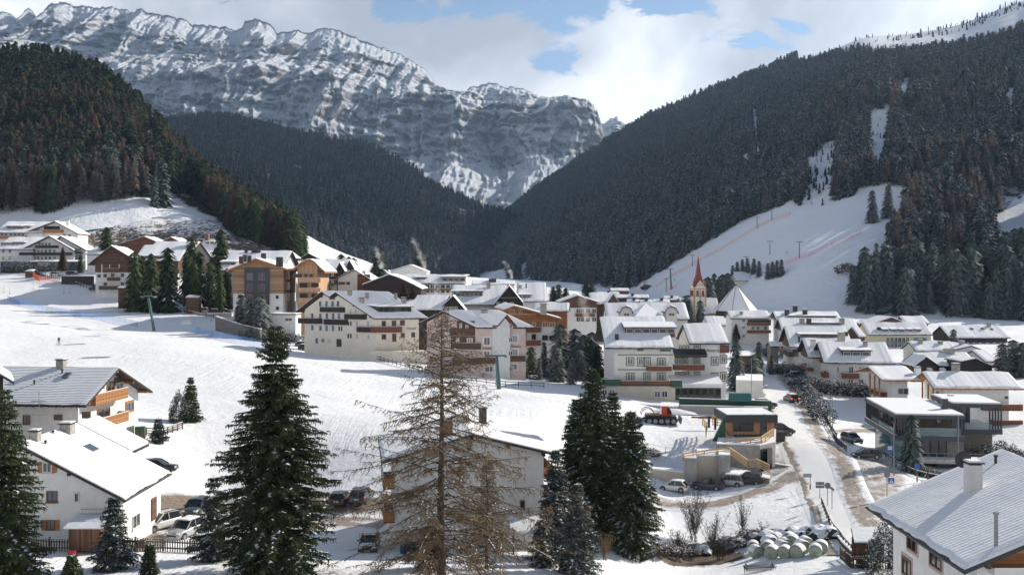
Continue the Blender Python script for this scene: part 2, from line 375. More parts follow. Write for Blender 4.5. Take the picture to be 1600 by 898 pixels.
# ================================================================ roads: strips that follow the ground
def road_material(name, worn, icy):
 m, nt, b = newmat(name)
 pos = mapv(nt, coord='Position'); uv = nt.nodes.new('ShaderNodeUVMap').outputs[0]
 s = nt.nodes.new('ShaderNodeSeparateXYZ'); nt.links.new(uv, s.inputs[0])
 e0 = math_n(nt, 'MULTIPLY', math_n(nt, 'ABSOLUTE', math_n(nt, 'SUBTRACT', s.outputs[0], .5)), 2); e = math_n(nt, 'ADD', e0, math_n(nt, 'MULTIPLY', math_n(nt, 'SUBTRACT', noise_n(nt, .16, 5, .7, pos), .5), .9))
 mp = nt.nodes.new('ShaderNodeMapping'); mp.inputs['Scale'].default_value = (7, .25, 1); nt.links.new(uv, mp.inputs['Vector'])
 st = noise_n(nt, 1.0, 5, .65, mp.outputs[0], .4); n = noise_n(nt, .45, 6, .65, pos)
 rut = ramp(nt, e, [(.30, 0.), (.42, .35*worn), (.55, .15), (.74, 1.), (1., .75)])
 f = math_n(nt, 'ADD', math_n(nt, 'MULTIPLY', rut, .42), math_n(nt, 'ADD', math_n(nt, 'MULTIPLY', st, .45), math_n(nt, 'MULTIPLY', n, .35)))
 f = ramp(nt, f, [(.56-.10*worn, 0.), (.76-.08*worn, 1.)])
 dc = ramp(nt, noise_n(nt, 1.6, 5, .7, pos), [(.3, (.15, .11, .08)), (.7, (.42, .35, .28))])
 f = math_n(nt, 'MULTIPLY', f, ramp(nt, math_n(nt, 'ADD', e0, math_n(nt, 'MULTIPLY', n, .3)), [(.98, 1.), (1.12, 0.)]))
 c = mixc(nt, f, (.87, .86, .83), dc)  # packed snow base whitened, sun glare put into the colour
 nt.links.new(c, b.inputs['Base Color'])
 nt.links.new(ramp(nt, n, [(.35, icy), (.65, min(1, icy+.25))]), b.inputs['Roughness'])
 nt.links.new(bump(nt, math_n(nt, 'ADD', st, math_n(nt, 'MULTIPLY', n, .8)), .35, .12), b.inputs['Normal'])
 return m
def strip(name, pts, wl, wr, mat, lift=.07, nd=10, kind='structure'):
 """pts: pixels (px, D) of a centre line; widths in metres"""
 c = [Vector(((a-800)/F*d, d)) for a, d in pts]
 dense = []
 for i in range(len(c)-1):
  k = max(2, int((c[i+1]-c[i]).length/1.2))
  for j in range(k):
   t = j/k; p0 = c[max(i-1, 0)]; p1 = c[i]; p2 = c[i+1]; p3 = c[min(i+2, len(c)-1)]
   dense.append(.5*((2*p1)+(p2-p0)*t+(2*p0-5*p1+4*p2-p3)*t*t+(3*p1-p0-3*p2+p3)*t**3))
 dense.append(c[-1]); n = len(dense); V = []; U = []; L = 0
 for i, p in enumerate(dense):
  d = (dense[min(i+1, n-1)]-dense[max(i-1, 0)]).normalized(); nn = Vector((d.y, -d.x))
  if i: L += (p-dense[i-1]).length
  f = i/(n-1); l = np.interp(f, np.linspace(0, 1, len(wl)), wl) if isinstance(wl, (list, tuple)) else wl; r = np.interp(f, np.linspace(0, 1, len(wr)), wr) if isinstance(wr, (list, tuple)) else wr
  for j in range(nd+1):
   s = j/nd; q = p+nn*(-l+(l+r)*s); edge = min(s, 1-s)*2
   V.append((q.x, q.y, 0, edge)); U.append((s, L))
 V = np.array(V); V[:, 2] = G(V[:, 0], V[:, 1])+lift*np.clip(V[:, 3]*5, .15, 1)
 o = np_mesh(name, V[:, :3], grid_faces(n, nd+1), mat, True); tag(o, kind=kind)
 ul = o.data.uv_layers.new(name='UVMap'); vi = np.empty(len(o.data.loops), np.int32); o.data.loops.foreach_get('vertex_index', vi)
 ul.data.foreach_set('uv', np.array(U, np.float32)[vi].ravel()); return o
M_ROAD = road_material('icy village road', .15, .32); M_LANE, nt, b = newmat('slushy lane'); _p = mapv(nt, coord='Position'); _u = nt.nodes.new('ShaderNodeUVMap').outputs[0]; _s = nt.nodes.new('ShaderNodeSeparateXYZ'); nt.links.new(_u, _s.inputs[0])
_e = math_n(nt, 'MULTIPLY', math_n(nt, 'ABSOLUTE', math_n(nt, 'SUBTRACT', _s.outputs[0], .5)), 2); _mp = nt.nodes.new('ShaderNodeMapping'); _mp.inputs['Scale'].default_value = (4, .12, 1); nt.links.new(_u, _mp.inputs['Vector'])
_f = math_n(nt, 'ADD', math_n(nt, 'MULTIPLY', noise_n(nt, 1.3, 5, .7, _mp.outputs[0], .5), .55), math_n(nt, 'SUBTRACT', math_n(nt, 'MULTIPLY', noise_n(nt, .5, 6, .7, _p), .75), math_n(nt, 'MULTIPLY', math_n(nt, 'POWER', _e, 2), .34)))
_d = ramp(nt, noise_n(nt, 1.8, 5, .7, _p), [(.3, (.15, .11, .08)), (.7, (.40, .33, .26))])
nt.links.new(mixc(nt, ramp(nt, _f, [(.44, 0.), (.62, .95)]), (.83, .84, .86), _d), b.inputs['Base Color']); b.inputs['Roughness'].default_value = .7; nt.links.new(bump(nt, _f, .6, .25), b.inputs['Normal'])
strip('road', [(1352,98),(1345,104),(1326,115),(1302,128),(1276,143),(1250,163),(1232,185),(1215,213),(1200,240),(1188,275),(1172,320),(1155,360)], 4.3, 4.3, M_ROAD, .10)
strip('verge', [(1372,104),(1340,124),(1312,143),(1282,163),(1262,185),(1242,213),(1224,240),(1208,272),(1188,318)], 2.2, 2.0, M_LANE, .15)
strip('lane', [(980,133),(1040,130),(1120,128.5),(1200,133),(1262,139)], 2.6, 2.6, M_LANE, .08)
strip('lane', [(250,103),(330,106),(440,107),(560,105),(600,104)], 2.4, 2.4, M_LANE, .06)
strip('lane', [(1268,168),(1330,176),(1400,182)], 2.0, 2.0, M_LANE, .05)
# ================================================================ hills and mountains
HILLS = {}
def smooth_interp(x, xp, fp):
 xp = np.array(xp, float); fp = np.array(fp, float); d = np.gradient(fp, xp)
 i = np.clip(np.searchsorted(xp, x)-1, 0, len(xp)-2); h = xp[i+1]-xp[i]; t = np.clip((x-xp[i])/h, 0, 1)
 dl = (fp[1:]-fp[:-1])/(xp[1:]-xp[:-1]); same = np.ones(len(xp))
 for k in range(1, len(xp)-1): same[k] = 1 if dl[k-1]*dl[k] > 0 else 0
 d = d*same; d = np.sign(d)*np.minimum(np.abs(d), 3*np.minimum(np.abs(np.r_[dl[0], dl]), np.abs(np.r_[dl, dl[-1]])))
 return (1+2*t)*(1-t)**2*fp[i]+t*(1-t)**2*h*d[i]+t*t*(3-2*t)*fp[i+1]+t*t*(t-1)*h*d[i+1]
class Hill:
 def __init__(s, cols, k=1.0, amp=8, freq=.006, seed=0, back=.35):
  s.c = np.array(cols, float); s.k = k; s.amp = amp; s.freq = freq; s.seed = seed; s.back = back
 def at(s, px, t):
  """t: 0 foot, 1 ridge, >1 behind, <0 buried foot"""
  c = s.c; pyb, Db, pyr, Dr = [smooth_interp(px, c[:, 0], c[:, j]) for j in (1, 2, 3, 4)]
  zb = -(pyb-HY)/F*Db; zr = -(pyr-HY)/F*Dr; D = Db+(Dr-Db)*t; tc = np.clip(t, 0, 1)
  z = zb+(zr-zb)*tc**s.k-np.clip(t-1, 0, 9)*(zr-zb)*1.3-np.clip(-t, 0, 1)*120
  x = (px-800)/F*D
  z = z+s.amp*fbm(x*s.freq, D*s.freq, s.seed, 4)*np.clip(tc*6, 0, 1)*np.clip((1.02-tc)*8, .12, 1)
  return x, D, z
 def mesh(s, name, mat, step, nt_, t0=-.12, t1=1.4):
  px = np.arange(s.c[0, 0], s.c[-1, 0]+1, step); t = np.linspace(t0, t1, nt_)
  X, Y, Z = s.at(px[None]+0*t[:, None], t[:, None]+0*px[None])
  o = np_mesh(name, np.stack([X, Y, Z], -1).reshape(-1, 3), grid_faces(len(t), len(px)), mat, True); tag(o, kind='structure')
  s.px, s.t, s.X, s.Y, s.Z = px, t, X, Y, Z; s.row = HY-Z/Y*F; return o
def hill_material(name, tint_dark, thr):
 m, nt, b = newmat(name); pos = mapv(nt, coord='Position')
 a = nt.nodes.new('ShaderNodeAttribute'); a.attribute_name = 'clear'
 n = noise_n(nt, .03, 8, .75, pos); n2 = noise_n(nt, .15, 4, .7, pos)
 f = ramp(nt, math_n(nt, 'SUBTRACT', math_n(nt, 'ADD', math_n(nt, 'MULTIPLY', n, .6), math_n(nt, 'MULTIPLY', n2, .4)), math_n(nt, 'MULTIPLY', a.outputs['Fac'], .4)), [(thr, 0.), (thr+.1, 1.)])
 c = mixc(nt, f, (.83, .85, .88), tint_dark)
 nt.links.new(c, b.inputs['Base Color']); b.inputs['Roughness'].default_value = .9; b.inputs['Specular IOR Level'].default_value = .1
 nt.links.new(bump(nt, n2, .5, 2), b.inputs['Normal']); return m
LH = Hill([(-700,380,520,60,1000),(-300,360,540,80,900),(-80,348,555,98,860),(0,342,560,100,850),(60,336,560,98,845),(100,330,560,108,840),(150,322,565,122,820),(200,318,570,160,800),(250,326,570,212,785),(290,340,560,262,760),(350,362,545,308,720),(400,384,535,345,700),(440,400,530,372,680),(470,410,520,396,650),(500,425,520,424,620)], 1.0, 7, .012, 1)
_o = LH.mesh('hill', hill_material('left hill floor', (.05, .04, .03), .40), 7, 90); attr(_o, 'clear', np.clip((.22-LH.t[:, None])*6+0*LH.row, 0, .55)); _lh = _o
MD = Hill([(452,436,470,392,640),(462,436,470,368,630),(475,436,475,366,625),(500,436,480,378,620),(540,436,480,396,610),(575,437,480,409,600),(610,438,480,424,590),(650,440,480,436,580)], 1.0, 1.5, .01, 6)
MD.mesh('meadow', M_GROUND, 5, 60)
MH = Hill([(150,430,1000,215,2300),(250,430,1050,202,2400),(290,432,1080,192,2450),(340,432,1100,186,2500),(400,432,1150,196,2500),(480,432,1200,212,2450),(560,434,1250,230,2400),(640,434,1300,266,2300),(700,434,1350,300,2250),(745,434,1400,322,2200),(790,436,1400,338,2150),(840,438,1350,362,2050),(900,440,1300,400,1900),(960,445,1300,430,1800)], .9, 34, .0045, 2)
MH.mesh('hill', hill_material('valley hill floor', (.03, .035, .04), .38), 6, 130)
RH = Hill([(640,434,1500,432,2900),(690,434,1450,405,2850),(740,436,1350,372,2800),(800,438,1150,330,2750),(860,442,1000,284,2650),(920,446,880,243,2550),(980,452,800,208,2450),(1040,462,700,178,2350),(1100,470,620,151,2250),(1170,482,540,124,2150),(1240,488,480,100,2080),(1300,494,450,80,2000),(1340,496,440,62,1960),(1420,500,425,52,1900),(1500,506,415,36,1820),(1570,510,408,10,1720),(1640,512,400,-12,1640),(1750,515,392,-60,1500),(1900,520,380,-120,1350),(2100,520,370,-190,1200),(2400,520,350,-260,1100),(2800,500,340,-330,1000),(3300,480,320,-330,900)], 1.0, 26, .0042, 4)
RH.mesh('mountain', hill_material('right mountain floor', (.035, .038, .042), .43), 9, 150)
SKI = [(975,458),(1040,421),(1095,386),(1160,345),(1235,318),(1262,324),(1290,322),(1330,308),(1375,286),(1400,296),(1425,292),(1432,302),(1395,340),(1385,380),(1352,420),(1333,440),(1328,470),(1345,490),(1420,500),(1420,560),(1180,560),(960,500)]
CLR = [SKI, [(1266,240),(1308,222),(1302,290),(1288,322),(1256,322)], [(1362,178),(1392,163),(1380,250),(1358,250)], [(1174,160),(1181,160),(1190,262),(1181,262)], [(1573,138),(1586,138),(1586,190),(1575,190)], [(1548,345),(1610,300),(1610,378),(1556,372)], [(1413,122),(1426,122),(1415,150),(1400,150)], [(1160,243),(1172,240),(1172,262),(1160,260)],
       [(1235,335),(1262,320),(1262,345),(1235,345)], [(1440,492),(1500,492),(1500,520),(1440,520)], [(985,450),(1010,440),(1060,425),(1060,470),(985,470)],[(810,415),(836,405),(834,425),(814,436)],[(748,428),(790,420),(800,440),(745,444)]]
ridge_line = ([1150,1250,1290,1350,1430,1480,1540,1600,1700], [100,96,84,76,72,68,60,38,10])
def clear_mask(px, row):
 r = np.zeros(np.broadcast(px, row).shape, bool)
 for p in CLR: r |= in_poly(px, row, p)
 return r | ((row < np.interp(px, *ridge_line)) & (px > 1245) & (px < 1700))
_ca = clear_mask(RH.px[None]+0*RH.row, RH.row) & (RH.t[:, None] < 1.1)
for _o in bpy.data.objects:
 if _o.name == 'mountain': attr(_o, 'clear', _ca.astype(float)*.85)
# ================================================================ the rock massif behind
def massif_material():
 m, nt, b = newmat('dolomite rock and snow')
 pos = mapv(nt, coord='Position')
 st = noise_n(nt, 1, 8, .66, mapv(nt, (.0025, .0025, .022), 'Position'))        # strata
 ve = noise_n(nt, 1, 8, .68, mapv(nt, (.016, .016, .0028), 'Position'), .3)       # gullies
 fi = noise_n(nt, .028, 9, .78, pos)
 h = math_n(nt, 'ADD', math_n(nt, 'MULTIPLY', st, .38), math_n(nt, 'ADD', math_n(nt, 'MULTIPLY', ve, 1.1), math_n(nt, 'MULTIPLY', fi, .7)))
 bp = bump(nt, h, 1.0, 48)
 s = nt.nodes.new('ShaderNodeSeparateXYZ'); nt.links.new(bp, s.inputs[0])
 g = nt.nodes.new('ShaderNodeNewGeometry'); s2 = nt.nodes.new('ShaderNodeSeparateXYZ'); nt.links.new(g.outputs['Normal'], s2.inputs[0])
 f = math_n(nt, 'ADD', math_n(nt, 'MULTIPLY', s.outputs[2], .5), math_n(nt, 'MULTIPLY', s2.outputs[2], .62))
 f = math_n(nt, 'ADD', f, math_n(nt, 'MULTIPLY', math_n(nt, 'SUBTRACT', fi, .5), .7))
 a = nt.nodes.new('ShaderNodeAttribute'); a.attribute_name = 'snowy'
 f = math_n(nt, 'ADD', f, a.outputs['Fac'])
 f = ramp(nt, f, [(.335, 0.), (.365, .4), (.405, 1.)])
 rc = ramp(nt, noise_n(nt, .006, 5, .7, mapv(nt, (1, 1, .35), 'Position')), [(.3, (.06, .06, .065)), (.5, (.13, .118, .112)), (.68, (.29, .22, .165))])
 rc = mixc(nt, math_n(nt, 'MULTIPLY', ramp(nt, ve, [(.36, 1.), (.5, 0.)]), .45), rc, (.08, .08, .09))
 c = mixc(nt, f, rc, (.82, .86, .93))
 nt.links.new(c, b.inputs['Base Color']); b.inputs['Roughness'].default_value = .9; b.inputs['Specular IOR Level'].default_value = .1
 nt.links.new(bp, b.inputs['Normal']); return m
M_ROCK = massif_material()
def massif(name, step, cols, marks, seed, px0, px1, jag=1.0):
 """cols: px -> rows of the profile; marks: (D of each profile stage)"""
 px = np.arange(px0, px1+.1, step); c = np.array(cols, float)
 rows = [np.interp(px, c[:, 0], c[:, j]) for j in range(1, c.shape[1])]
 D0 = [np.interp(px, *m) if isinstance(m, tuple) else np.full(len(px), float(m)) for m in marks]
 sky = rows[0]
 # jagged skyline
 rows[0] = sky-jag*(5*fbm(px*.045, seed, 0, 4, True)+3*fbm(px*.13, seed+2, 0, 3, True)+1.5*fbm(px*.35, seed+4, 0, 2))+1
 nper = [60, 46, 60, 46, 40]; Z = []; Y = []; SN = []
 X = []
 for k in range(len(rows)-1):
  n = nper[k % len(nper)]; t = (np.arange(n)/n)[:, None]
  D = D0[k][None]*(1-t)+D0[k+1][None]*t; za = (HY-rows[k])/F*D0[k]; zb = (HY-rows[k+1])/F*D0[k+1]
  Z.append(za[None]*(1-t)+zb[None]*t); Y.append(D); steep = SNOWY[k]; SN.append(steep+0*D); X.append((px[None]-800)/F*D)
 # back side
 t = np.linspace(0, 1, 10)[:, None]; zb = (HY-rows[0])/F*D0[0]
 Z.insert(0, (zb[None]*(1-t)-200*t)[::-1]); Y.insert(0, (D0[0][None]+900*t)[::-1]); SN.insert(0, 0*t+0*px[None]); X.insert(0, (px[None]-800)/F*Y[0])
 X, Y, Z, SN = [np.concatenate(a) for a in (X, Y, Z, SN)]
 nb = 10; depth = np.linspace(0, 1, X.shape[0]-nb)[:, None]
 env = np.r_[np.linspace(0, .25, nb), np.clip(.12+np.linspace(0, 1, X.shape[0]-nb)*6, 0, 1)][:, None]
 # buttresses and couloirs, ledges, roughness
 wx = X+60*fbm(X*.003, Z*.004, 6, 3)+Z*.18*pnoise(X*.0012, 3.3, seed)
 but = fbm(wx*.0042+seed, Z*.0005, 2, 4, True)*250+fbm(wx*.013, Z*.0012, 7, 5, True)*150
 led = (8*np.sin(Z*.045+9*fbm(X*.003, Z*.002, 5, 3))+5*np.sin(Z*.12+9*fbm(X*.005, Z*.006, 1, 3)))*np.clip(.5+1.5*pnoise(X*.002, Z*.004, 4), 0, 1.3)
 def terr(q, a): h_ = q-np.floor(q); st_ = np.clip((h_-.68)/.32, 0, 1); return a*(np.floor(q)+st_*st_*(3-2*st_)-q)
 mod = np.clip(.6+1.2*pnoise(X*.0025, Z*.003, 11), .15, 1.3)
 ter = mod*(terr(Z/95+1.6*fbm(X*.0022, Z*.0015, 12, 4)+seed, 95)+terr(Z/34+2.2*fbm(X*.006, Z*.003, 13, 4), 34))
 rgh = fbm(X*.011, Y*.011, Z*.011, 6)*60+fbm(wx*.05, Z*.012, 3, 4, True)*26
 Y2 = Y-(but*.8+rgh*.8)*env+(led*.3+ter*.8)*env
 Z2 = Z+(fbm(X*.01, Y*.01, 4, 4)*16+rgh*.3)*env
 X2 = X*(Y2/Y)*.35+X*.65+fbm(X*.01, Z*.01, 8, 3)*22*env
 Z2 = Z2*(1+(Y2/Y-1)*.7)
 o = np_mesh(name, np.stack([X2, Y2, Z2], -1).reshape(-1, 3), grid_faces(*X.shape), M_ROCK, True); tag(o, kind='structure'); attr(o, 'snowy', SN); return o
SNOWY = [.05, .25, .0, .30]
# px, skyline, foot of the upper wall, lip of the lower wall, foot of the lower wall, base
massif('mountain', 1.7, [
 (-260,60,95,120,210,330),(-120,35,80,105,200,330),(-20,28,60,90,200,330),(10,22,62,85,200,330),(30,35,62,92,195,330),(48,18,70,95,195,330),(62,34,70,96,195,330),(84,12,70,98,200,330),(104,10,72,102,200,330),(120,14,74,105,200,330),(160,18,78,108,200,330),(175,16,84,112,205,330),
 (197,20,88,116,205,330),(205,24,92,118,205,330),(217,18,92,112,205,330),(240,26,92,110,205,330),(290,36,92,112,205,330),(305,44,96,118,205,330),(340,46,98,116,205,330),(378,52,102,112,205,330),(386,40,104,112,206,330),(402,36,100,110,206,330),(425,44,98,108,208,330),(436,58,98,112,208,330),(460,52,98,114,210,330),(485,58,98,116,212,330),(500,50,100,120,215,330),(520,50,102,124,220,330),(548,60,112,130,225,335),
 (570,70,118,138,235,340),(600,80,124,142,240,340),(625,90,128,146,246,342),(650,104,132,148,250,345),(668,118,136,150,252,350),(682,138,142,152,254,350),(700,146,148,154,256,352),(714,152,153,158,258,352),(728,150,156,170,260,354),(735,142,158,174,262,354),(750,138,160,172,264,354),(770,134,162,168,266,356),(790,140,163,168,266,356),(815,144,163,172,262,358),(832,152,161,168,258,358),(850,157,160,163,252,358),(880,158,160,164,248,358),(900,161,162,165,245,358),(918,166,167,172,243,358),(930,178,180,190,240,358),(938,204,206,212,240,358),(946,236,238,242,252,358),(960,262,263,266,275,358),(1010,300,301,304,310,365),(1100,330,331,334,340,370)],
 [([-260,700,1100],[5600,5300,5000]), ([-260,700,800,950],[5150,5000,4950,4750]), ([-260,700,900],[4750,4650,4650]), ([-260,700,900],[4350,4300,4450]), 3400], 3, -260, 1100)
SNOWY = [.03, .0, .0, .3]
massif('mountain', 1.7, [(900,260,262,265,285,340),(932,236,240,245,275,340),(938,203,212,226,270,340),(950,196,208,226,270,340),(962,190,206,226,270,340),(972,196,210,230,275,340),(978,214,222,240,280,340),(1010,240,243,250,290,340),(1080,280,283,285,300,340)],
 [6600, 6350, 6250, 6150, 5600], 9, 900, 1080, 1.6)
# ================================================================ haze
def haze():
 mb = MB(); x0, x1, y0, y1, z0, z1 = -6500, 9000, -60, 8200, -420, 1900
 mb.box(((x0+x1)/2, (y0+y1)/2, (z0+z1)/2), (x1-x0, y1-y0, z1-z0))
 m = bpy.data.materials.new('haze'); m.use_nodes = True; nt = m.node_tree; nt.nodes.clear()
 out = nt.nodes.new('ShaderNodeOutputMaterial'); v = nt.nodes.new('ShaderNodeVolumePrincipled')
 v.inputs['Color'].default_value = (.50, .72, 1, 1); v.inputs['Density'].default_value = HAZE; v.inputs['Anisotropy'].default_value = .3
 nt.links.new(v.outputs[0], out.inputs['Volume'])
 o = mb.build('haze', m); tag(o, kind='stuff', label='thin cold air haze filling the whole valley', cat='haze'); return o
HAZE = .000036
if HAZE: haze()
# ================================================================ foliage materials
def foliage(name, lo, hi, snow=0., sc=.5):
 m, nt, b = newmat(name); pos = mapv(nt, coord='Position')
 n = noise_n(nt, sc, 5, .7, pos)
 oi = nt.nodes.new('ShaderNodeObjectInfo')
 c = ramp(nt, math_n(nt, 'ADD', math_n(nt, 'MULTIPLY', n, .8), math_n(nt, 'MULTIPLY', oi.outputs['Random'], .2)), [(.35, lo), (.75, hi)])
 if snow:
  g = nt.nodes.new('ShaderNodeNewGeometry'); s = nt.nodes.new('ShaderNodeSeparateXYZ'); nt.links.new(g.outputs['Normal'], s.inputs[0])
  f = math_n(nt, 'ADD', math_n(nt, 'MULTIPLY', math_n(nt, 'ABSOLUTE', s.outputs[2]), .5), math_n(nt, 'MULTIPLY', noise_n(nt, .9, 4, .8, pos), .8))
  f = math_n(nt, 'MULTIPLY', ramp(nt, f, [(.68, 0.), (.86, 1.)]), snow)
  c = mixc(nt, f, c, (.72, .76, .82))
 nt.links.new(c, b.inputs['Base Color']); b.inputs['Roughness'].default_value = .8; b.inputs['Specular IOR Level'].default_value = .15
 return m
def forest_mat(name, cols, snow):
 """one object, many trees: a per tree random value picks the tone"""
 m, nt, b = newmat(name); pos = mapv(nt, coord='Position')
 a = nt.nodes.new('ShaderNodeAttribute'); a.attribute_name = 'tone'
 c = ramp(nt, a.outputs['Fac'], cols)
 n = noise_n(nt, .35, 4, .8, pos)
 c = mixc(nt, math_n(nt, 'MULTIPLY', ramp(nt, n, [(.35, 1.), (.6, 0.)]), .5), c, (.008, .010, .010))
 a2 = nt.nodes.new('ShaderNodeAttribute'); a2.attribute_name = 'frost'
 f = math_n(nt, 'MULTIPLY', ramp(nt, math_n(nt, 'ADD', noise_n(nt, .8, 3, .8, pos), math_n(nt, 'MULTIPLY', a2.outputs['Fac'], .5)), [(.62, 0.), (.80, 1.)]), snow)
 c = mixc(nt, f, c, (.60, .66, .74))
 nt.links.new(c, b.inputs['Base Color']); b.inputs['Roughness'].default_value = .85; b.inputs['Specular IOR Level'].default_value = .1
 return m
M_BARK = simple('bark', (.075, .055, .042), .95, .3, 5, bumpy=.6)
M_TWIG = simple('larch twigs', (.19, .135, .075), .95, .3, 3)
M_SPR = foliage('spruce needles', (.020, .034, .016), (.10, .13, .055), .0)
M_SPR_S = foliage('frosted spruce needles', (.020, .034, .024), (.075, .098, .060), .22)
M_LARCH = foliage('bare larch twigs', (.06, .042, .030), (.20, .125, .075), .0)
M_SNOW = snow_mat(); M_SNOWB = snow_mat('branch snow', tint=(.84, .86, .9))
# ================================================================ small trees (low detail), as triangles
def spruce_tris(h, r, tiers, seg, rng, sag=.5, gap=.0, bare=.08, thin=1.0):
 """tiers of drooping triangular boughs round a thin trunk; returns (n,3,3)"""
 T = []
 for k in range(tiers):
  t = (k+rng.uniform(-.2, .2))/tiers; z = h*(bare+(1-bare)*t); rr = r*(1-t)**.85*rng.uniform(.85, 1.1)+.12
  n = max(4, int(round(seg*(1-.45*t)))); a0 = rng.uniform(0, 6.28)
  for j in range(n):
   if rng.random() < gap: continue
   a = a0+6.283*j/n+rng.uniform(-.25, .25); q = rr*rng.uniform(.65, 1.15); w = 3.2/n*thin*rng.uniform(.7, 1.2)
   top = h*(1-bare)/tiers*rng.uniform(.6, 1.9); dz = sag*q*rng.uniform(.5, 1.2)
   T.append([(0, 0, min(h, z+top)), (math.cos(a-w)*q*.75, math.sin(a-w)*q*.75, z-dz*.7), (math.cos(a)*q, math.sin(a)*q, z-dz)])
   T.append([(0, 0, min(h, z+top)), (math.cos(a)*q, math.sin(a)*q, z-dz), (math.cos(a+w)*q*.75, math.sin(a+w)*q*.75, z-dz*.6)])
 T.append([(-.12, 0, h*.94), (.12, 0, h*.94), (0, 0, h*1.03)]); T.append([(0, -.12, h*.94), (0, .12, h*.94), (0, 0, h*1.03)])
 return np.array(T)
def larch_tris(h, r, tiers, seg, rng, thick=1.0):
 T = []
 for k in range(tiers):
  t = k/tiers; z = h*(.22+.76*t); rr = r*(1-t)**.7*(.35 if t < .1 else 1)*rng.uniform(.7, 1.15)+.15
  for j in range(seg):
   a = rng.uniform(0, 6.283); q = rr*rng.uniform(.5, 1.15); up = q*rng.uniform(-.25, .35); w = rng.uniform(.10, .28)*thick
   T.append([(0, 0, z), (math.cos(a-w)*q, math.sin(a-w)*q, z+up-.5*thick), (math.cos(a+w)*q, math.sin(a+w)*q, z+up+.5*thick)])
 return np.array(T)
def trunk_tris(h, r, n=4):
 T = []
 for j in range(n):
  a, b = 6.283*j/n, 6.283*(j+1)/n
  T.append([(math.cos(a)*r, math.sin(a)*r, -1.5), (math.cos(b)*r, math.sin(b)*r, -1.5), (0, 0, h)])
 return np.array(T)
def forest(name, pts, H, kinds, mat, protos, **kw):
 """merge copies of triangle trees at pts (n,3); kinds index protos"""
 V = []; TN = []; FR = []
 for k, pr in enumerate(protos):
  sel = np.nonzero(kinds == k)[0]
  if not len(sel): continue
  p = pts[sel]; h = H[sel]; a = RNG.uniform(0, 6.283, len(sel)); ca, sa = np.cos(a), np.sin(a)
  base = pr['T'].reshape(-1, 3)     # unit height
  w = RNG.uniform(.65, 1.35, len(sel))
  x = base[None, :, 0]*w[:, None]; y = base[None, :, 1]*w[:, None]; z = base[None, :, 2]
  vx = (x*ca[:, None]-y*sa[:, None])*h[:, None]+p[:, 0:1]; vy = (x*sa[:, None]+y*ca[:, None])*h[:, None]+p[:, 1:2]; vz = z*h[:, None]+p[:, 2:3]
  V.append(np.stack([vx, vy, vz], -1).reshape(-1, 3))
  TN.append(np.repeat(RNG.uniform(*pr['tone'], len(sel)), len(base)))
  FR.append(np.repeat(np.clip(kw['frost'][sel], 0, 1), len(base)) if 'frost' in kw else np.zeros(len(sel)*len(base)))
 V = np.concatenate(V); o = np_mesh(name, V, np.arange(len(V)).reshape(-1, 3), mat)
 attr(o, 'tone', np.concatenate(TN)); attr(o, 'frost', np.concatenate(FR)); return o
rg = np.random.default_rng(21)
def unit(T): return T
def proto_set(tiers, seg, n, kind, tone):
 out = []
 for i in range(n):
  if kind == 'spruce': T = np.concatenate([spruce_tris(1, rg.uniform(.10, .19), tiers, seg, rg, .55, .08, .06), trunk_tris(.9, .012)])
  elif kind == 'clear': T = np.concatenate([spruce_tris(1, rg.uniform(.11, .14), tiers, seg, rg, .55, .1, .32), trunk_tris(.9, .012)])
  else: T = np.concatenate([larch_tris(1, rg.uniform(.13, .18), tiers, seg, rg, .05*22/tiers), trunk_tris(.98, .012)])
  T[..., 2] = np.where(T[..., 2] < -.1, -.1, T[..., 2])
  out.append(dict(T=T, tone=tone))
 return out
# larch_tris uses absolute twig thickness: scale for unit height
def larch_unit(tiers, seg, rng, r):
 T = []
 for k in range(tiers):
  t = k/tiers; z = .2+.78*t; rr = r*(1-t)**.75*rng.uniform(.75, 1.15)+.008
  for j in range(seg):
   a = rng.uniform(0, 6.283); q = rr*rng.uniform(.5, 1.15); up = q*rng.uniform(-.3, .3); w = rng.uniform(.18, .45)
   T.append([(0, 0, z+rng.uniform(-.01, .02)), (math.cos(a-w)*q, math.sin(a-w)*q, z+up-.012), (math.cos(a+w)*q, math.sin(a+w)*q, z+up+.018)])
 return np.array(T)
def protos_for(det):
 ps = proto_set(*det[0], 4, 'spruce', (0.02, .36)); pl = []
 for i in range(4): pl.append(dict(T=np.concatenate([larch_unit(det[1][0], det[1][1], rg, rg.uniform(.14, .19)), trunk_tris(.98, .011)]), tone=(.52, .98)))
 return ps+pl
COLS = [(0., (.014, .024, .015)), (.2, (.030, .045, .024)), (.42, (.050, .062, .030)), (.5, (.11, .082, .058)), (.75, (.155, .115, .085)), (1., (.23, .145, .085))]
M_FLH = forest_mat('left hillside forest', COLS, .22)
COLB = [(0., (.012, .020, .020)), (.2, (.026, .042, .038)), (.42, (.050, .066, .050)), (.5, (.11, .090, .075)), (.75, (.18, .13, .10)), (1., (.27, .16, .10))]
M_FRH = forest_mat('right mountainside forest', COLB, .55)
def scatter(hill, n, tmax=.995, pxr=None, seed=0, tmin=0.0):
 """area-uniform points on a hill"""
 r = np.random.default_rng(seed); p0, p1 = pxr or (hill.c[0, 0], hill.c[-1, 0]); M = n*3
 px = r.uniform(p0, p1, M); t = r.uniform(tmin, tmax, M); x, y, z = hill.at(px, t)
 c = hill.c; Db = smooth_interp(px, c[:, 0], c[:, 2]); Dr = smooth_interp(px, c[:, 0], c[:, 4]); wgt = y*(Dr-Db); wgt /= wgt.max()
 k = r.random(M) < wgt*1.0
 px, t, x, y, z = [a[k] for a in (px, t, x, y, z)]
 return px, t, np.stack([x, y, z], -1), HY-z/y*F
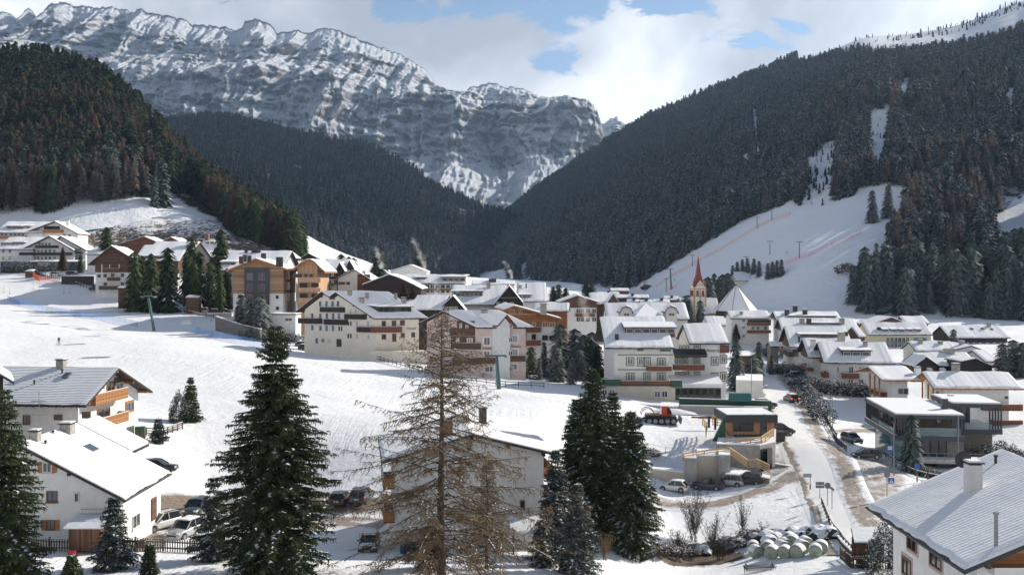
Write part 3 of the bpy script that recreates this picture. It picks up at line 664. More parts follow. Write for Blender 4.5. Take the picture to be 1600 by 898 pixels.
# ---- left hill
px, t, pts, row = scatter(LH, 4600, pxr=(-260, 474), seed=5, tmin=.01)
ns = fbm(pts[:, 0]*.012, pts[:, 1]*.012, 3, 3)
keep = ~in_poly(px, row, [(205,205),(240,200),(245,245),(210,240)])
keep &= ~in_poly(px, row, [(255,298),(300,304),(345,345),(385,402),(255,402)]) & ~((t < .10) & (px > 185) & (px < 330) & (RNG.random(len(px)) < .7))
px, t, pts, row, ns = [a[keep] for a in (px, t, pts, row, ns)]
larchy = (RNG.random(len(px)) < np.clip(.42+1.1*ns+.35*((row > 230) & (row < 320))+.35*(px > 320), .08, .93))
Hh = RNG.uniform(15, 24, len(px))*np.where(t > .9, .8, 1); Hh[t < .25] *= 1.12
kd = np.where(larchy, 4+RNG.integers(0, 4, len(px)), RNG.integers(0, 4, len(px)))
P_NEAR = protos_for(((15, 9), (26, 9)))
order = np.argsort(pts[:, 1]-1.2*Hh); vis = (px > -30)
front = [i for i in order if vis[i] and t[i] < .3][:150]; fs = np.zeros(len(px), bool); fs[front] = True
LH_FRONT = (pts[fs], Hh[fs], kd[fs], px[fs])
o = forest('forest', pts[~fs], Hh[~fs], kd[~fs], M_FLH, P_NEAR, frost=np.clip((.3-t[~fs])*1.5, 0, .5))
tag(o, 'dense brown larch and dark spruce wood covering the steep left hillside', 'forest', kind='stuff')
# ---- middle hill
px, t, pts, row = scatter(MH, 15000, seed=6, pxr=(160, 950), tmin=.0)
gapn = fbm(pts[:, 0]*.010, pts[:, 1]*.006, 8, 4)
keep = (gapn < .30+.2*(row > 300)) & ~in_poly(px, row, [(405,275),(440,268),(442,282),(408,286)]) & ~in_poly(px, row, [(700,322),(770,335),(770,345),(715,340)]) & ~in_poly(px, row, [(590,385),(625,380),(640,400),(600,402)]) & ~in_poly(px, row, [(520,352),(560,356),(558,362),(520,360)])
px, t, pts, row = [a[keep] for a in (px, t, pts, row)]
ns = fbm(pts[:, 0]*.004, pts[:, 1]*.004, 3, 3)
larchy = RNG.random(len(px)) < np.clip(.28+1.2*ns+.25*(t > .93), .04, .8); Hh = RNG.uniform(9, 26, len(px))
kd = np.where(larchy, 4+RNG.integers(0, 4, len(px)), RNG.integers(0, 4, len(px)))
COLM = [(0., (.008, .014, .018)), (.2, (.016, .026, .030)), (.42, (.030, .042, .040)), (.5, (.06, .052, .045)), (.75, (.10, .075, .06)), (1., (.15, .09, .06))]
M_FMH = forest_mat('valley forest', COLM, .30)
P_FAR = protos_for(((7, 6), (10, 6)))
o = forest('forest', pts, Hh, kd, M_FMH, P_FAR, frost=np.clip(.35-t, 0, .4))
tag(o, 'far bluish conifer forest on the ridge in the middle of the valley', 'forest', kind='stuff')
# ---- right mountain
px, t, pts, row = scatter(RH, 42000, seed=7, pxr=(645, 1690), tmin=.0)
Hh = RNG.uniform(9, 27, len(px))*(.85+.5*np.clip(fbm(pts[:, 0]*.02, pts[:, 1]*.02, 1, 2), -.5, .5))
mid = row-Hh*.55/pts[:, 1]*F
gapn = fbm(pts[:, 0]*.006, pts[:, 1]*.006, 8, 4)
keep = ~clear_mask(px, row) & ~clear_mask(px, mid) & (gapn < .30)
keep &= ~((px > 1330) & (px < 1500) & (pts[:, 1] < 405) & (row > 470))
px, t, pts, row, Hh = [a[keep] for a in (px, t, pts, row, Hh)]
ns = fbm(pts[:, 0]*.004, pts[:, 1]*.003, 5, 4)
larchy = RNG.random(len(px)) < np.clip(.26+1.3*ns+.35*np.clip((px-1200)/300, 0, 1)*(row < 330), .03, .85)
kd = np.where(larchy, 4+RNG.integers(0, 4, len(px)), RNG.integers(0, 4, len(px)))
nearm = pts[:, 1] < 700
order = np.argsort(pts[:, 1]); front = [i for i in order if 640 < px[i] < 1612 and px[i] > 1240][:150]
fs = np.zeros(len(px), bool); fs[front] = True; RH_FRONT = (pts[fs], Hh[fs], kd[fs], px[fs])
fr = np.clip((430-row)/-120+.12, 0, .45)*(px > 1250)+.24
a = nearm & ~fs; b2 = ~nearm
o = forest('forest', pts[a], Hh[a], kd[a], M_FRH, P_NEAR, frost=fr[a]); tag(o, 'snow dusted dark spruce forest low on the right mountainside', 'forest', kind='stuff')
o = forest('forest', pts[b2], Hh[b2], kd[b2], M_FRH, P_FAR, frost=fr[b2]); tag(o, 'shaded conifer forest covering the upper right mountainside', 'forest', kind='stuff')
# sparse trees on the alpine ridge
px = RNG.uniform(1290, 1640, 260); px = px[RNG.random(260) < np.clip((px-1250)/300, .15, 1)]
t = RNG.uniform(.90, 1.0, len(px)); x, y, z = RH.at(px, t);
o = forest('forest', np.stack([x, y, z], -1), RNG.uniform(3, 9, len(px)), RNG.integers(0, 4, len(px)), M_FRH, P_FAR); tag(o, 'scattered stunted trees on the snowy top of the right mountain', 'trees', kind='stuff')
_n = 1500; _px = RNG.uniform(1240, 1400, _n); _t = RNG.uniform(.02, .6, _n); _x, _y, _z = RH.at(_px, _t); _r = HY-_z/_y*F
_k = (in_poly(_px, _r, CLR[1]) | in_poly(_px, _r, CLR[2])); _k &= RNG.random(_n) < .55
if _k.sum(): o = forest('undergrowth', np.stack([_x, _y, _z], -1)[_k], RNG.uniform(2.5, 8, int(_k.sum())), RNG.integers(0, 8, int(_k.sum())), M_FRH, P_FAR); tag(o, 'small trees and stumps scattered in the snowy forest clearing', 'young trees', kind='stuff')
# ---- individual forest-edge trees
def tri_mesh(T, name, mat):
 V = T.reshape(-1, 3); me = bpy.data.meshes.new(name); me.from_pydata([tuple(v) for v in V], [], [tuple(range(i, i+3)) for i in range(0, len(V), 3)]); me.materials.append(mat); return me
def small_protos(mat_s, mat_l):
 out = []
 for i in range(8):
  if i < 4: T = spruce_tris(1, [.15, .13, .17, .14][i], 38, 17, rg, .62, .22, .05, thin=.75)
  else: T = larch_unit(60, 15, rg, [.15, .17, .13, .19][i-4])
  out.append((tri_mesh(T, 'crown', mat_s if i < 4 else mat_l), tri_mesh(trunk_tris(.95, .013, 6), 'trunk', M_BARK)))
 return out
PS = small_protos(M_SPR_S, M_LARCH); PSG = small_protos(M_SPR, M_LARCH)
def small_tree(loc, h, kind, label, group=None, protos=None, w=1.0, name=None):
 cm, tm = (protos or PS)[kind]; k = 'larch_tree' if kind > 3 else 'spruce_tree'
 o = empty(name or k, loc, random.uniform(0, 6.28), label=label, cat='tree', group=group); o.scale = (h*w, h*w, h)
 for nm, me in (('crown', cm), ('trunk', tm)):
  c = bpy.data.objects.new(nm, me); COL.objects.link(c); c.parent = o
 return o
for p, h, k, q in zip(*LH_FRONT):
 small_tree(tuple(p), float(h), int(k), 'bare brown larch in the front rows of the left hillside wood' if k > 3 else 'dark green spruce in the front rows of the left hillside wood', 'trees at the foot of the left hillside wood', PSG)
for p, h, k, q in zip(*RH_FRONT):
 small_tree(tuple(p), float(h), int(k), 'bare larch in the lowest rows of the forest right of the ski slope' if k > 3 else 'snow dusted spruce in the lowest rows of the forest right of the ski slope', 'trees at the foot of the right mountain forest', PS)
# ================================================================ detailed near trees
class Rib:
 """many thin ribbons / leaf blades, vectorised at the end"""
 def __init__(s): s.a = []; s.b = []; s.w = []; s.n = []
 def add(s, a, b, w, n=None):
  s.a.append(a); s.b.append(b); s.w.append(w); s.n.append(n if n is not None else (random.gauss(0, 1), random.gauss(0, 1), random.gauss(0, 1)))
 def build(s, name, mat, parent, blade=True):
  A = np.array(s.a, float); B = np.array(s.b, float); Wd = np.array(s.w, float)[:, None]; Nn = np.array(s.n, float)
  d = B-A; side = np.cross(d, Nn); side /= np.maximum(np.linalg.norm(side, axis=1), 1e-6)[:, None]
  if blade:
   m = A*.55+B*.45; V = np.stack([A, m-side*Wd, B, m+side*Wd], 1)
  else: V = np.stack([A-side*Wd, A+side*Wd, B+side*Wd*.6, B-side*Wd*.6], 1)
  V = V.reshape(-1, 3); return np_mesh(name, V, np.arange(len(V)).reshape(-1, 4), mat, parent=parent)
def make_spruce(name, loc, h, r, label, group=None, mats=None, dens=1.0, snow=.25, seed=0, bare=.05, power=.8, droop=.35, wob=.25, cat='tree', cone=None):
 rnd = random.Random(seed); random.seed(seed)
 o = empty(name, loc, rnd.uniform(0, 6.28), label=label, cat=cat, group=group)
 tr = MB(); lean = rnd.uniform(-.1, .1)
 tr.tube([(0, 0, -1.0), (0, 0, h*.02), (lean*.3, 0, h*.4), (lean, 0, h*.8), (lean, 0, h)], [h*.016, h*.014, h*.009, h*.004, .02], n=8)
 nd = Rib(); br = Rib(); sn = Rib()
 sp = .40/dens**.5; nw = max(12, int(h*(1-bare)/sp)); lob = [rnd.uniform(0, 6.28) for _ in range(4)]
 for i in range(nw):
  t = (i+rnd.uniform(-.3, .3))/nw; z = h*(bare+(1-bare)*max(0, t))
  prof = (1-t)**power*min(1, .55+t*3) if cone is None else np.interp(t, *cone)
  nb = max(5, int((11 if t < .8 else 8)*dens**.3)); a0 = rnd.uniform(0, 6.28)
  for j in range(nb):
   a = a0+6.283*j/nb+rnd.uniform(-.3, .3)
   L = r*prof*(1+wob*math.sin(2*a+lob[0]+t*9)+rnd.uniform(-.30, .12))+.15
   if rnd.random() < .07: L *= .6
   ca, sa = math.cos(a), math.sin(a); dr = droop*rnd.uniform(.25, 1.6)*(1.1-t)+(-.45 if t > .85 else 0)
   n = max(3, int(L/.19)); pp = None
   for k in range(n+1):
    s = k/n; x = L*s; dz = -dr*L*(s**1.3)+.16*L*max(0, s-.6)**1.2*(1-t)
    p = (ca*x+lean*t, sa*x, z+dz)
    if pp is not None: br.add(pp, p, .028*(1-s)+.008)
    if k > 0:
     wl = (.24+.62*min(1, L/2.5)*(1-s)**.55)*rnd.uniform(.7, 1.25)
     for sgn in (-1, 1):
      b = a+sgn*rnd.uniform(.7, 1.2); hang = -rnd.uniform(.12, .6)*wl
      q = (p[0]+math.cos(b)*wl, p[1]+math.sin(b)*wl, p[2]+hang)
      nd.add(p, q, .045+.045*wl, (rnd.gauss(0, .7), rnd.gauss(0, .7), 1)); nd.add(pp, (q[0]+rnd.uniform(-.15, .15), q[1]+rnd.uniform(-.15, .15), q[2]+rnd.uniform(-.12, .15)), .045)
      if rnd.random() < .75:
       m = tuple(.5*(u+v) for u, v in zip(p, q)); nd.add(m, (m[0]+rnd.uniform(-.12, .12), m[1]+rnd.uniform(-.12, .12), m[2]-rnd.uniform(.08, .42)), .045)
     nd.add(pp, (p[0], p[1], p[2]+rnd.uniform(-.05, .08)), .08, (rnd.gauss(0, .4), rnd.gauss(0, .4), 1))
     sv = snow*(.4+1.2*max(0, .75-t))*(1.6 if math.sin(3*a+i*.7+lob[1]) > .2 else .35)
     if rnd.random() < sv:
      q = tuple(u+rnd.uniform(-.08, .08) for u in pp[:2])+(pp[2]+.07,); u2 = (p[0], p[1], p[2]+.06)
      sn.add(q, u2, rnd.uniform(.07, .20), (rnd.gauss(0, .2), rnd.gauss(0, .2), 1))
      if rnd.random() < .6:
       b = a+rnd.choice((-1, 1)); sn.add(u2, (p[0]+math.cos(b)*wl*.6, p[1]+math.sin(b)*wl*.6, p[2]-.08*wl+.05), .08, (0, 0, 1))
    pp = p
 tr.build('trunk', M_BARK, o, True); br.build('branch', M_BARK, o, False); tag(nd.build('needles', (mats or M_SPR), o))
 if sn.a: sn.build('snow', M_SNOWB, o)
 random.seed(seed+99); return o
def make_larch(name, loc, h, r, label, seed=0, dens=1.0, snow=.3, cat='tree', group=None, wood_m=None):
 rnd = random.Random(seed); random.seed(seed)
 o = empty(name, loc, rnd.uniform(0, 6.28), label=label, cat=cat, group=group)
 tr = MB(); tr.tube([(0, 0, -1.0), (0, 0, .3), (.1, 0, h*.3), (.05, .1, h*.6), (0, 0, h)], [h*.021, h*.018, h*.013, h*.008, .015], n=10)
 br = Rib(); tw = Rib(); sn = Rib(); nb = int(h*9.5*dens)
 for i in range(nb):
  t = .07+.93*(i/nb)**1.05; z = h*t; a = i*2.4+rnd.uniform(-.9, .9)
  prof = min(1, .75+t)*(1-t)**.85*(1.0 if t > .12 else .7)
  L = r*prof*rnd.uniform(.45, 1.12)+.25; rise = rnd.uniform(-.5, .28)+.3*t; ca, sa = math.cos(a), math.sin(a); n = max(4, int(L/.30)); pp = None; bend = rnd.uniform(-.6, .6)
  for k in range(n+1):
   s = k/n; aa = a+bend*s*s; x = L*s; zz = z+rise*L*s-.30*L*s*s*(1.2-t)+.16*L*s**3; p = (math.cos(aa)*x, math.sin(aa)*x, zz)
   if pp is not None:
    w = (.055*(1-s)+.012)*min(1, L/2.5+.3); br.add(pp, p, w); br.add(pp, p, w)
    if rnd.random() < snow*(1.5 if (i//7) % 3 == 0 else .35): sn.add((pp[0], pp[1], pp[2]+.04), (p[0], p[1], p[2]+.04), .022+w*.6, (rnd.gauss(0, .3), rnd.gauss(0, .3), 1))
   if s > .18:
    for sgn in (-1, 1):
     if rnd.random() < .12: continue
     wl = (.25+.75*min(1, L/3)*(1-s)**.6)*rnd.uniform(.5, 1.2); b = aa+sgn*rnd.uniform(.6, 1.3); q = (p[0]+math.cos(b)*wl, p[1]+math.sin(b)*wl, p[2]-wl*rnd.uniform(.0, .75))
     tw.add(p, q, .024)
     if rnd.random() < .16:
      q2 = (q[0]+math.cos(b)*wl*.5, q[1]+math.sin(b)*wl*.5, q[2]-wl*rnd.uniform(.3, .9)); tw.add(q, q2, .02)
      for _ in range(5): u = rnd.random(); m = tuple(c+(e-c)*u for c, e in zip(q, q2)); tw.add(m, (m[0]+rnd.uniform(-.3, .3), m[1]+rnd.uniform(-.3, .3), m[2]-rnd.uniform(.05, .5)), .02)
     for _ in range(int(2+wl*6)):
      u = rnd.uniform(.15, 1); m = tuple(c+(e-c)*u for c, e in zip(p, q)); l2 = rnd.uniform(.08, .26)
      tw.add(m, (m[0]+rnd.uniform(-l2, l2), m[1]+rnd.uniform(-l2, l2), m[2]-rnd.uniform(-.4, 1)*l2), .02)
   pp = p
 tr.build('trunk', M_BARK, o, True); br.build('branch', M_BARK, o, False); tw.build('twigs', wood_m or M_TWIG, o, False)
 if sn.a: sn.build('snow', M_SNOWB, o)
 return o
def make_shrub(name, loc, h, r, label, seed=0, stems=9, mat=None, cat='shrub', group=None, fine=1.0, snow=0):
 rnd = random.Random(seed); random.seed(seed); o = empty(name, loc, 0, label=label, cat=cat, group=group); st = Rib(); tw = Rib()
 for i in range(stems):
  a = rnd.uniform(0, 6.28); sp = rnd.uniform(.1, 1)*r; H = h*rnd.uniform(.6, 1); n = max(5, int(H/.3)); pp = (rnd.uniform(-.25, .25)*r*.6, rnd.uniform(-.25, .25)*r*.6, -.2); b0 = pp
  for k in range(1, n+1):
   s = k/n; p = (b0[0]+math.cos(a)*sp*s**1.3+rnd.uniform(-.05, .05), b0[1]+math.sin(a)*sp*s**1.3+rnd.uniform(-.05, .05), H*s)
   st.add(pp, p, .035*(1-s)+.009)
   for _ in range(int(3*fine)):
    if s < .2: continue
    wl = rnd.uniform(.2, .8)*(1.2-s)*r*.7; c = rnd.uniform(0, 6.28); q = (p[0]+math.cos(c)*wl*.7, p[1]+math.sin(c)*wl*.7, p[2]+wl*rnd.uniform(.3, 1)); tw.add(p, q, .011)
    for _ in range(3):
     u = rnd.uniform(.2, 1); m = tuple(e+(f-e)*u for e, f in zip(p, q)); tw.add(m, (m[0]+rnd.uniform(-.2, .2), m[1]+rnd.uniform(-.2, .2), m[2]+rnd.uniform(0, .3)), .009)
   pp = p
 st.build('stem', mat or M_BARK, o, False); tw.build('twigs', mat or M_BARK, o, False); return o
def make_bush(name, loc, sx, sy, sz, label, mat, seed=0, n=900, leaf=.16, snow=.3, group=None, cat='bush', rz=0):
 """leafy evergreen mass: leaf faces spread over an uneven rounded volume, snow on its top"""
 rnd = random.Random(seed); o = empty(name, loc, rz, label=label, cat=cat, group=group); lf = Rib(); sn = Rib(); leaf *= .6; n = int(n*3.8)
 for i in range(n):
  a = rnd.uniform(0, 6.28); ph = math.asin(rnd.uniform(-.15, 1)); q = rnd.uniform(.72, 1.05)*(1+.16*math.sin(3*a+seed)+.14*math.sin(5*ph+2*a))
  dv = (math.cos(a)*math.cos(ph), math.sin(a)*math.cos(ph), math.sin(ph)); p = (dv[0]*sx*q, dv[1]*sy*q, .12*sz+dv[2]*sz*q)
  e = tuple(c+rnd.uniform(-1, 1)*leaf*1.6+d*leaf*.7 for c, d in zip(p, dv)); lf.add(p, e, leaf*rnd.uniform(.4, .8))
  if rnd.random() < snow*max(.05, dv[2]+.15): sn.add((p[0], p[1], p[2]+leaf*.5), (e[0], e[1], p[2]+leaf*.5+rnd.uniform(-.1, .05)), leaf*rnd.uniform(.6, 1.3), (rnd.gauss(0, .25), rnd.gauss(0, .25), 1))
 lf.build('foliage', mat, o)
 if sn.a: sn.build('snow', M_SNOWB, o)
 return o
def gl(px, D, dz=0): v = ground_at(px, D); return (v.x, v.y, v.z+dz)
def tree_h(px, ptop, D):   # metres from the ground at this place to the row ptop
 g = ground_at(px, D); return -(ptop-HY)/F*D-g.z
def near_spruce(px, ptop, D, hw_px, label, **k):
 h = tree_h(px, ptop, D); return make_spruce('spruce_tree', gl(px, D), h, hw_px/F*D, label, **k)
near_spruce(430, 508, 80, 96, 'tall dark green spruce standing in front of the parked cars at left centre', seed=1, dens=1.35, snow=.17, power=.78, droop=.30, bare=.04, wob=.16, cone=([0,.12,.3,.45,.6,.75,.88,1],[.78,1,.96,.86,.66,.46,.26,.03]))
near_spruce(6, 606, 72, 82, 'big drooping spruce cut off by the left edge of the photo', seed=2, dens=1.2, snow=.22, droop=.42, wob=.2)
near_spruce(178, 772, 82, 36, 'small young spruce in front of the corner of the white house', seed=3, dens=1.6, snow=.30, mats=M_SPR_S)
near_spruce(335, 742, 86, 38, 'snowy young spruce just left of the tall dark spruce', seed=4, dens=1.4, snow=.45, mats=M_SPR_S)
near_spruce(113, 866, 79, 13, 'tiny snow covered spruce sapling at the wooden paling fence', seed=5, dens=3, snow=.6)
near_spruce(232, 850, 80, 11, 'thin spruce sapling beside the middle of the paling fence', seed=55, dens=3, snow=.5)
CON = ([0,.1,.3,.5,.7,.85,1],[.8,1,.98,.88,.62,.36,.03])
near_spruce(925, 574, 107, 52, 'tallest spruce of the dark clump right of the bare larch', seed=6, dens=1.9, snow=.34, droop=.34, cone=CON, wob=.12)
near_spruce(985, 640, 105, 42, 'shorter right hand spruce of the dark clump beside the parked cars', seed=7, dens=1.9, snow=.40, droop=.36, cone=CON, wob=.12)
near_spruce(957, 612, 110, 40, 'middle spruce of the dark clump, half hidden between two others', seed=8, dens=1.6, snow=.30, droop=.34, cone=CON)
near_spruce(900, 622, 112, 30, 'spruce at the left rear of the dark clump right of the larch', seed=18, dens=1.6, snow=.30, droop=.34, cone=CON)
near_spruce(868, 700, 93, 38, 'snowy spruce leaning against the right end of the white larch house', seed=9, dens=1.5, snow=.5, mats=M_SPR_S)
near_spruce(903, 752, 86, 42, 'grey green young spruce in front at the foot of the dark clump', seed=10, dens=1.6, snow=.34, mats=M_SPR_S)
near_spruce(848, 800, 88, 26, 'low snow laden spruce below the lean-to roof of the larch house', seed=20, dens=1.6, snow=.6, mats=M_SPR_S)
near_spruce(298, 588, 140, 15, 'slim pointed spruce above the wooden garden fence', seed=11, dens=1.8, snow=.15, cone=([0,.1,.5,1],[.8,1,.6,.03]))
near_spruce(248, 652, 126, 13, 'little pine by the green bin and the garden fence', seed=12, dens=2, snow=.15, mats=M_SPR_S)
make_bush('evergreen_bush', gl(283, 139), 1.6, 1.5, 3.5, 'rounded dark evergreen at the foot of the slim pointed spruce', M_SPR, 13, 1500, .16, .5)
make_larch('larch_tree', gl(690, 77), tree_h(690, 486, 77), 270/F*77, 'large bare brown larch standing in front of the white house', seed=5, dens=1.12, snow=.35)
make_larch('larch_tree', gl(760, 84), tree_h(760, 725, 84), 58/F*84, 'smaller bare larch low at the right foot of the large larch', seed=6, dens=1.5, snow=.15)
near_spruce(672, 808, 82, 34, 'stunted brown spruce at the trunk of the large larch', seed=16, dens=1.2, snow=.2, mats=M_LARCH)
# shrubs on the stream bank
for i, (px, D, top, w, st) in enumerate([(1084,116,755,34,22),(1112,113,800,26,16),(1160,117,775,22,12),(1060,112,830,26,18),(1192,115,812,14,6),(1125,110,835,30,18),(1012,118,735,20,12)]):
 make_shrub('bare_shrub', gl(px, D), max(1.2, tree_h(px, top, D)), w/F*D, ['tall dense bare shrub on the bank below the parked white car', 'bare shrub leaning right of the tall dense shrub', 'airy bare shrub in the middle of the snowy bank', 'dark low shrub over the stream at left', 'thin forked twigs sticking out of the bank by the bales', 'brownish shrub nearest the left end of the bales', 'pale twigs behind the dark spruce clump'][i], seed=30+i, stems=st, fine=1.5)
make_bush('evergreen_bush', gl(1388, 90), 1.9, 1.8, 4.0, 'dark snowy evergreen bush right behind the open wooden shelter', M_SPR_S, 41, 1500, .16, .5)
make_shrub('bare_shrub', gl(222, 122), 2.0, 1.2, 'reddish bare bush right of the grey roofed chalet', seed=44, stems=18, mat=M_TWIG)
make_shrub('bare_shrub', gl(945, 99), 2.6, 1.6, 'brown thicket under the dark spruce clump', seed=45, stems=20, mat=M_TWIG)
for i, (px, D, w) in enumerate([(1042,109,2.4),(1065,111,2.2),(1018,107,2.2),(1150,114,2.2),(1178,115,2.0)]):
 make_bush('evergreen_bush', gl(px, D), w, w*.7, .8, ['low dark brambles on the left bank of the stream', 'brambles above the water below the tall shrub', 'snowy brambles at the foot of the bright bank', 'dark undergrowth behind the left bales', 'dark undergrowth behind the middle bales'][i], M_LARCH, 60+i, 650, .14, .55)
# ================================================================ building materials
M_W = simple('white plaster', (.74, .74, .72), .85, .06, 1.0, bumpy=.15, streak=.25)
M_W2 = simple('grey white plaster', (.62, .62, .60), .85, .07, 1.0, bumpy=.15, streak=.3)
M_CREAM = simple('cream plaster', (.74, .69, .59), .85, .06, 1.0, bumpy=.15, streak=.2)
M_PINK = simple('pink plaster', (.66, .52, .46), .85, .06, 1.0, bumpy=.15, streak=.15)
M_YEL = simple('pale yellow plaster', (.60, .53, .36), .85, .06, 1.0)
M_BEI = simple('beige plaster', (.52, .47, .40), .85, .08, 1.0, streak=.2)
M_CON = simple('concrete', (.36, .355, .34), .85, .18, 1.2, bumpy=.2, streak=.3)
M_CONL = simple('light concrete', (.45, .42, .38), .85, .12, 1.2, bumpy=.2, streak=.3)
M_STONE = simple('stone', (.22, .20, .18), .9, .5, 6, bumpy=.8)
M_GREY = simple('dark grey cladding', (.045, .055, .065), .5, .15, 1)
M_METAL = simple('grey metal', (.25, .26, .27), .45, .1, 2, metal=.7)
M_DKM = simple('dark metal', (.03, .03, .032), .5, .1, 2)
M_CHIM = simple('chimney plaster', (.36, .33, .29), .9, .25, 3, bumpy=.3)
M_ROOFD = simple('dark roof edge', (.045, .036, .03), .8, .2, 2)
M_FR = simple('white window frame', (.68, .67, .64), .6, .05, 3)
M_FRB = simple('brown window frame', (.17, .09, .045), .6, .15, 3)
M_FRD = simple('dark window frame', (.04, .035, .03), .6, .15, 3)
M_WB = wood('brown boards', (.115, .060, .036), 6, 2)
M_WBV = wood('brown upright boards', (.125, .062, .036), 6, 0)
M_WD = wood('dark boards', (.032, .023, .019), 6, 2)
M_WR = wood('red brown boards', (.17, .065, .035), 6, 2)
M_WO = wood('orange boards', (.36, .16, .055), 5, 2)
M_WL = wood('larch cladding', (.34, .215, .13), 3.2, 2, .4)
M_WLV = wood('light upright cladding', (.52, .33, .20), 5, 0, .2)
M_WN = wood('new timber', (.56, .38, .19), 3, 2, .2, .3)
M_GRN = simple('green paint', (.025, .085, .045), .6, .15, 2)
M_GRNL = simple('sage green trim', (.22, .25, .17), .8, .1, 2)
M_TWIG.node_tree; M_TEAL = simple('teal painted steel', (.02, .13, .12), .5, .15, 2)
M_REDR = simple('red metal spire', (.24, .045, .035), .6, .2, 2)
M_OCH = simple('ochre corner stones', (.42, .32, .19), .85, .15, 4)
def glass(name, col=(.03, .04, .05), rough=.06, var=.5):
 m, nt, b = newmat(name); oi = nt.nodes.new('ShaderNodeObjectInfo')
 c = ramp(nt, oi.outputs['Random'], [(0., tuple(x*(1-var) for x in col)), (.6, col), (1., tuple(min(1, x*(1+var)+.02) for x in col))])
 n = noise_n(nt, 1.2, 3, .5, mapv(nt)); c = mixc(nt, math_n(nt, 'MULTIPLY', n, .5), c, tuple(x*.4 for x in col))
 nt.links.new(c, b.inputs['Base Color']); b.inputs['Roughness'].default_value = rough; b.inputs['Specular IOR Level'].default_value = .7
 nt.links.new(bump(nt, noise_n(nt, .8, 2, .5, mapv(nt)), .06, .1), b.inputs['Normal']); return m
M_GL = glass('window glass'); M_GLB = glass('blue window glass', (.07, .11, .17)); M_CURT = glass('curtained glass', (.24, .24, .24), .15, .5); M_GLG = glass('greenish glass', (.10, .20, .18), .1)
M_SROW = snow_mat('snow over roof tiles', rows=.5); M_SROW2 = snow_mat('thin snow over grey tiles', rows=.3, tint=(.74, .76, .80)); M_SNOWP = snow_mat('patchy snow', patchy=.8)
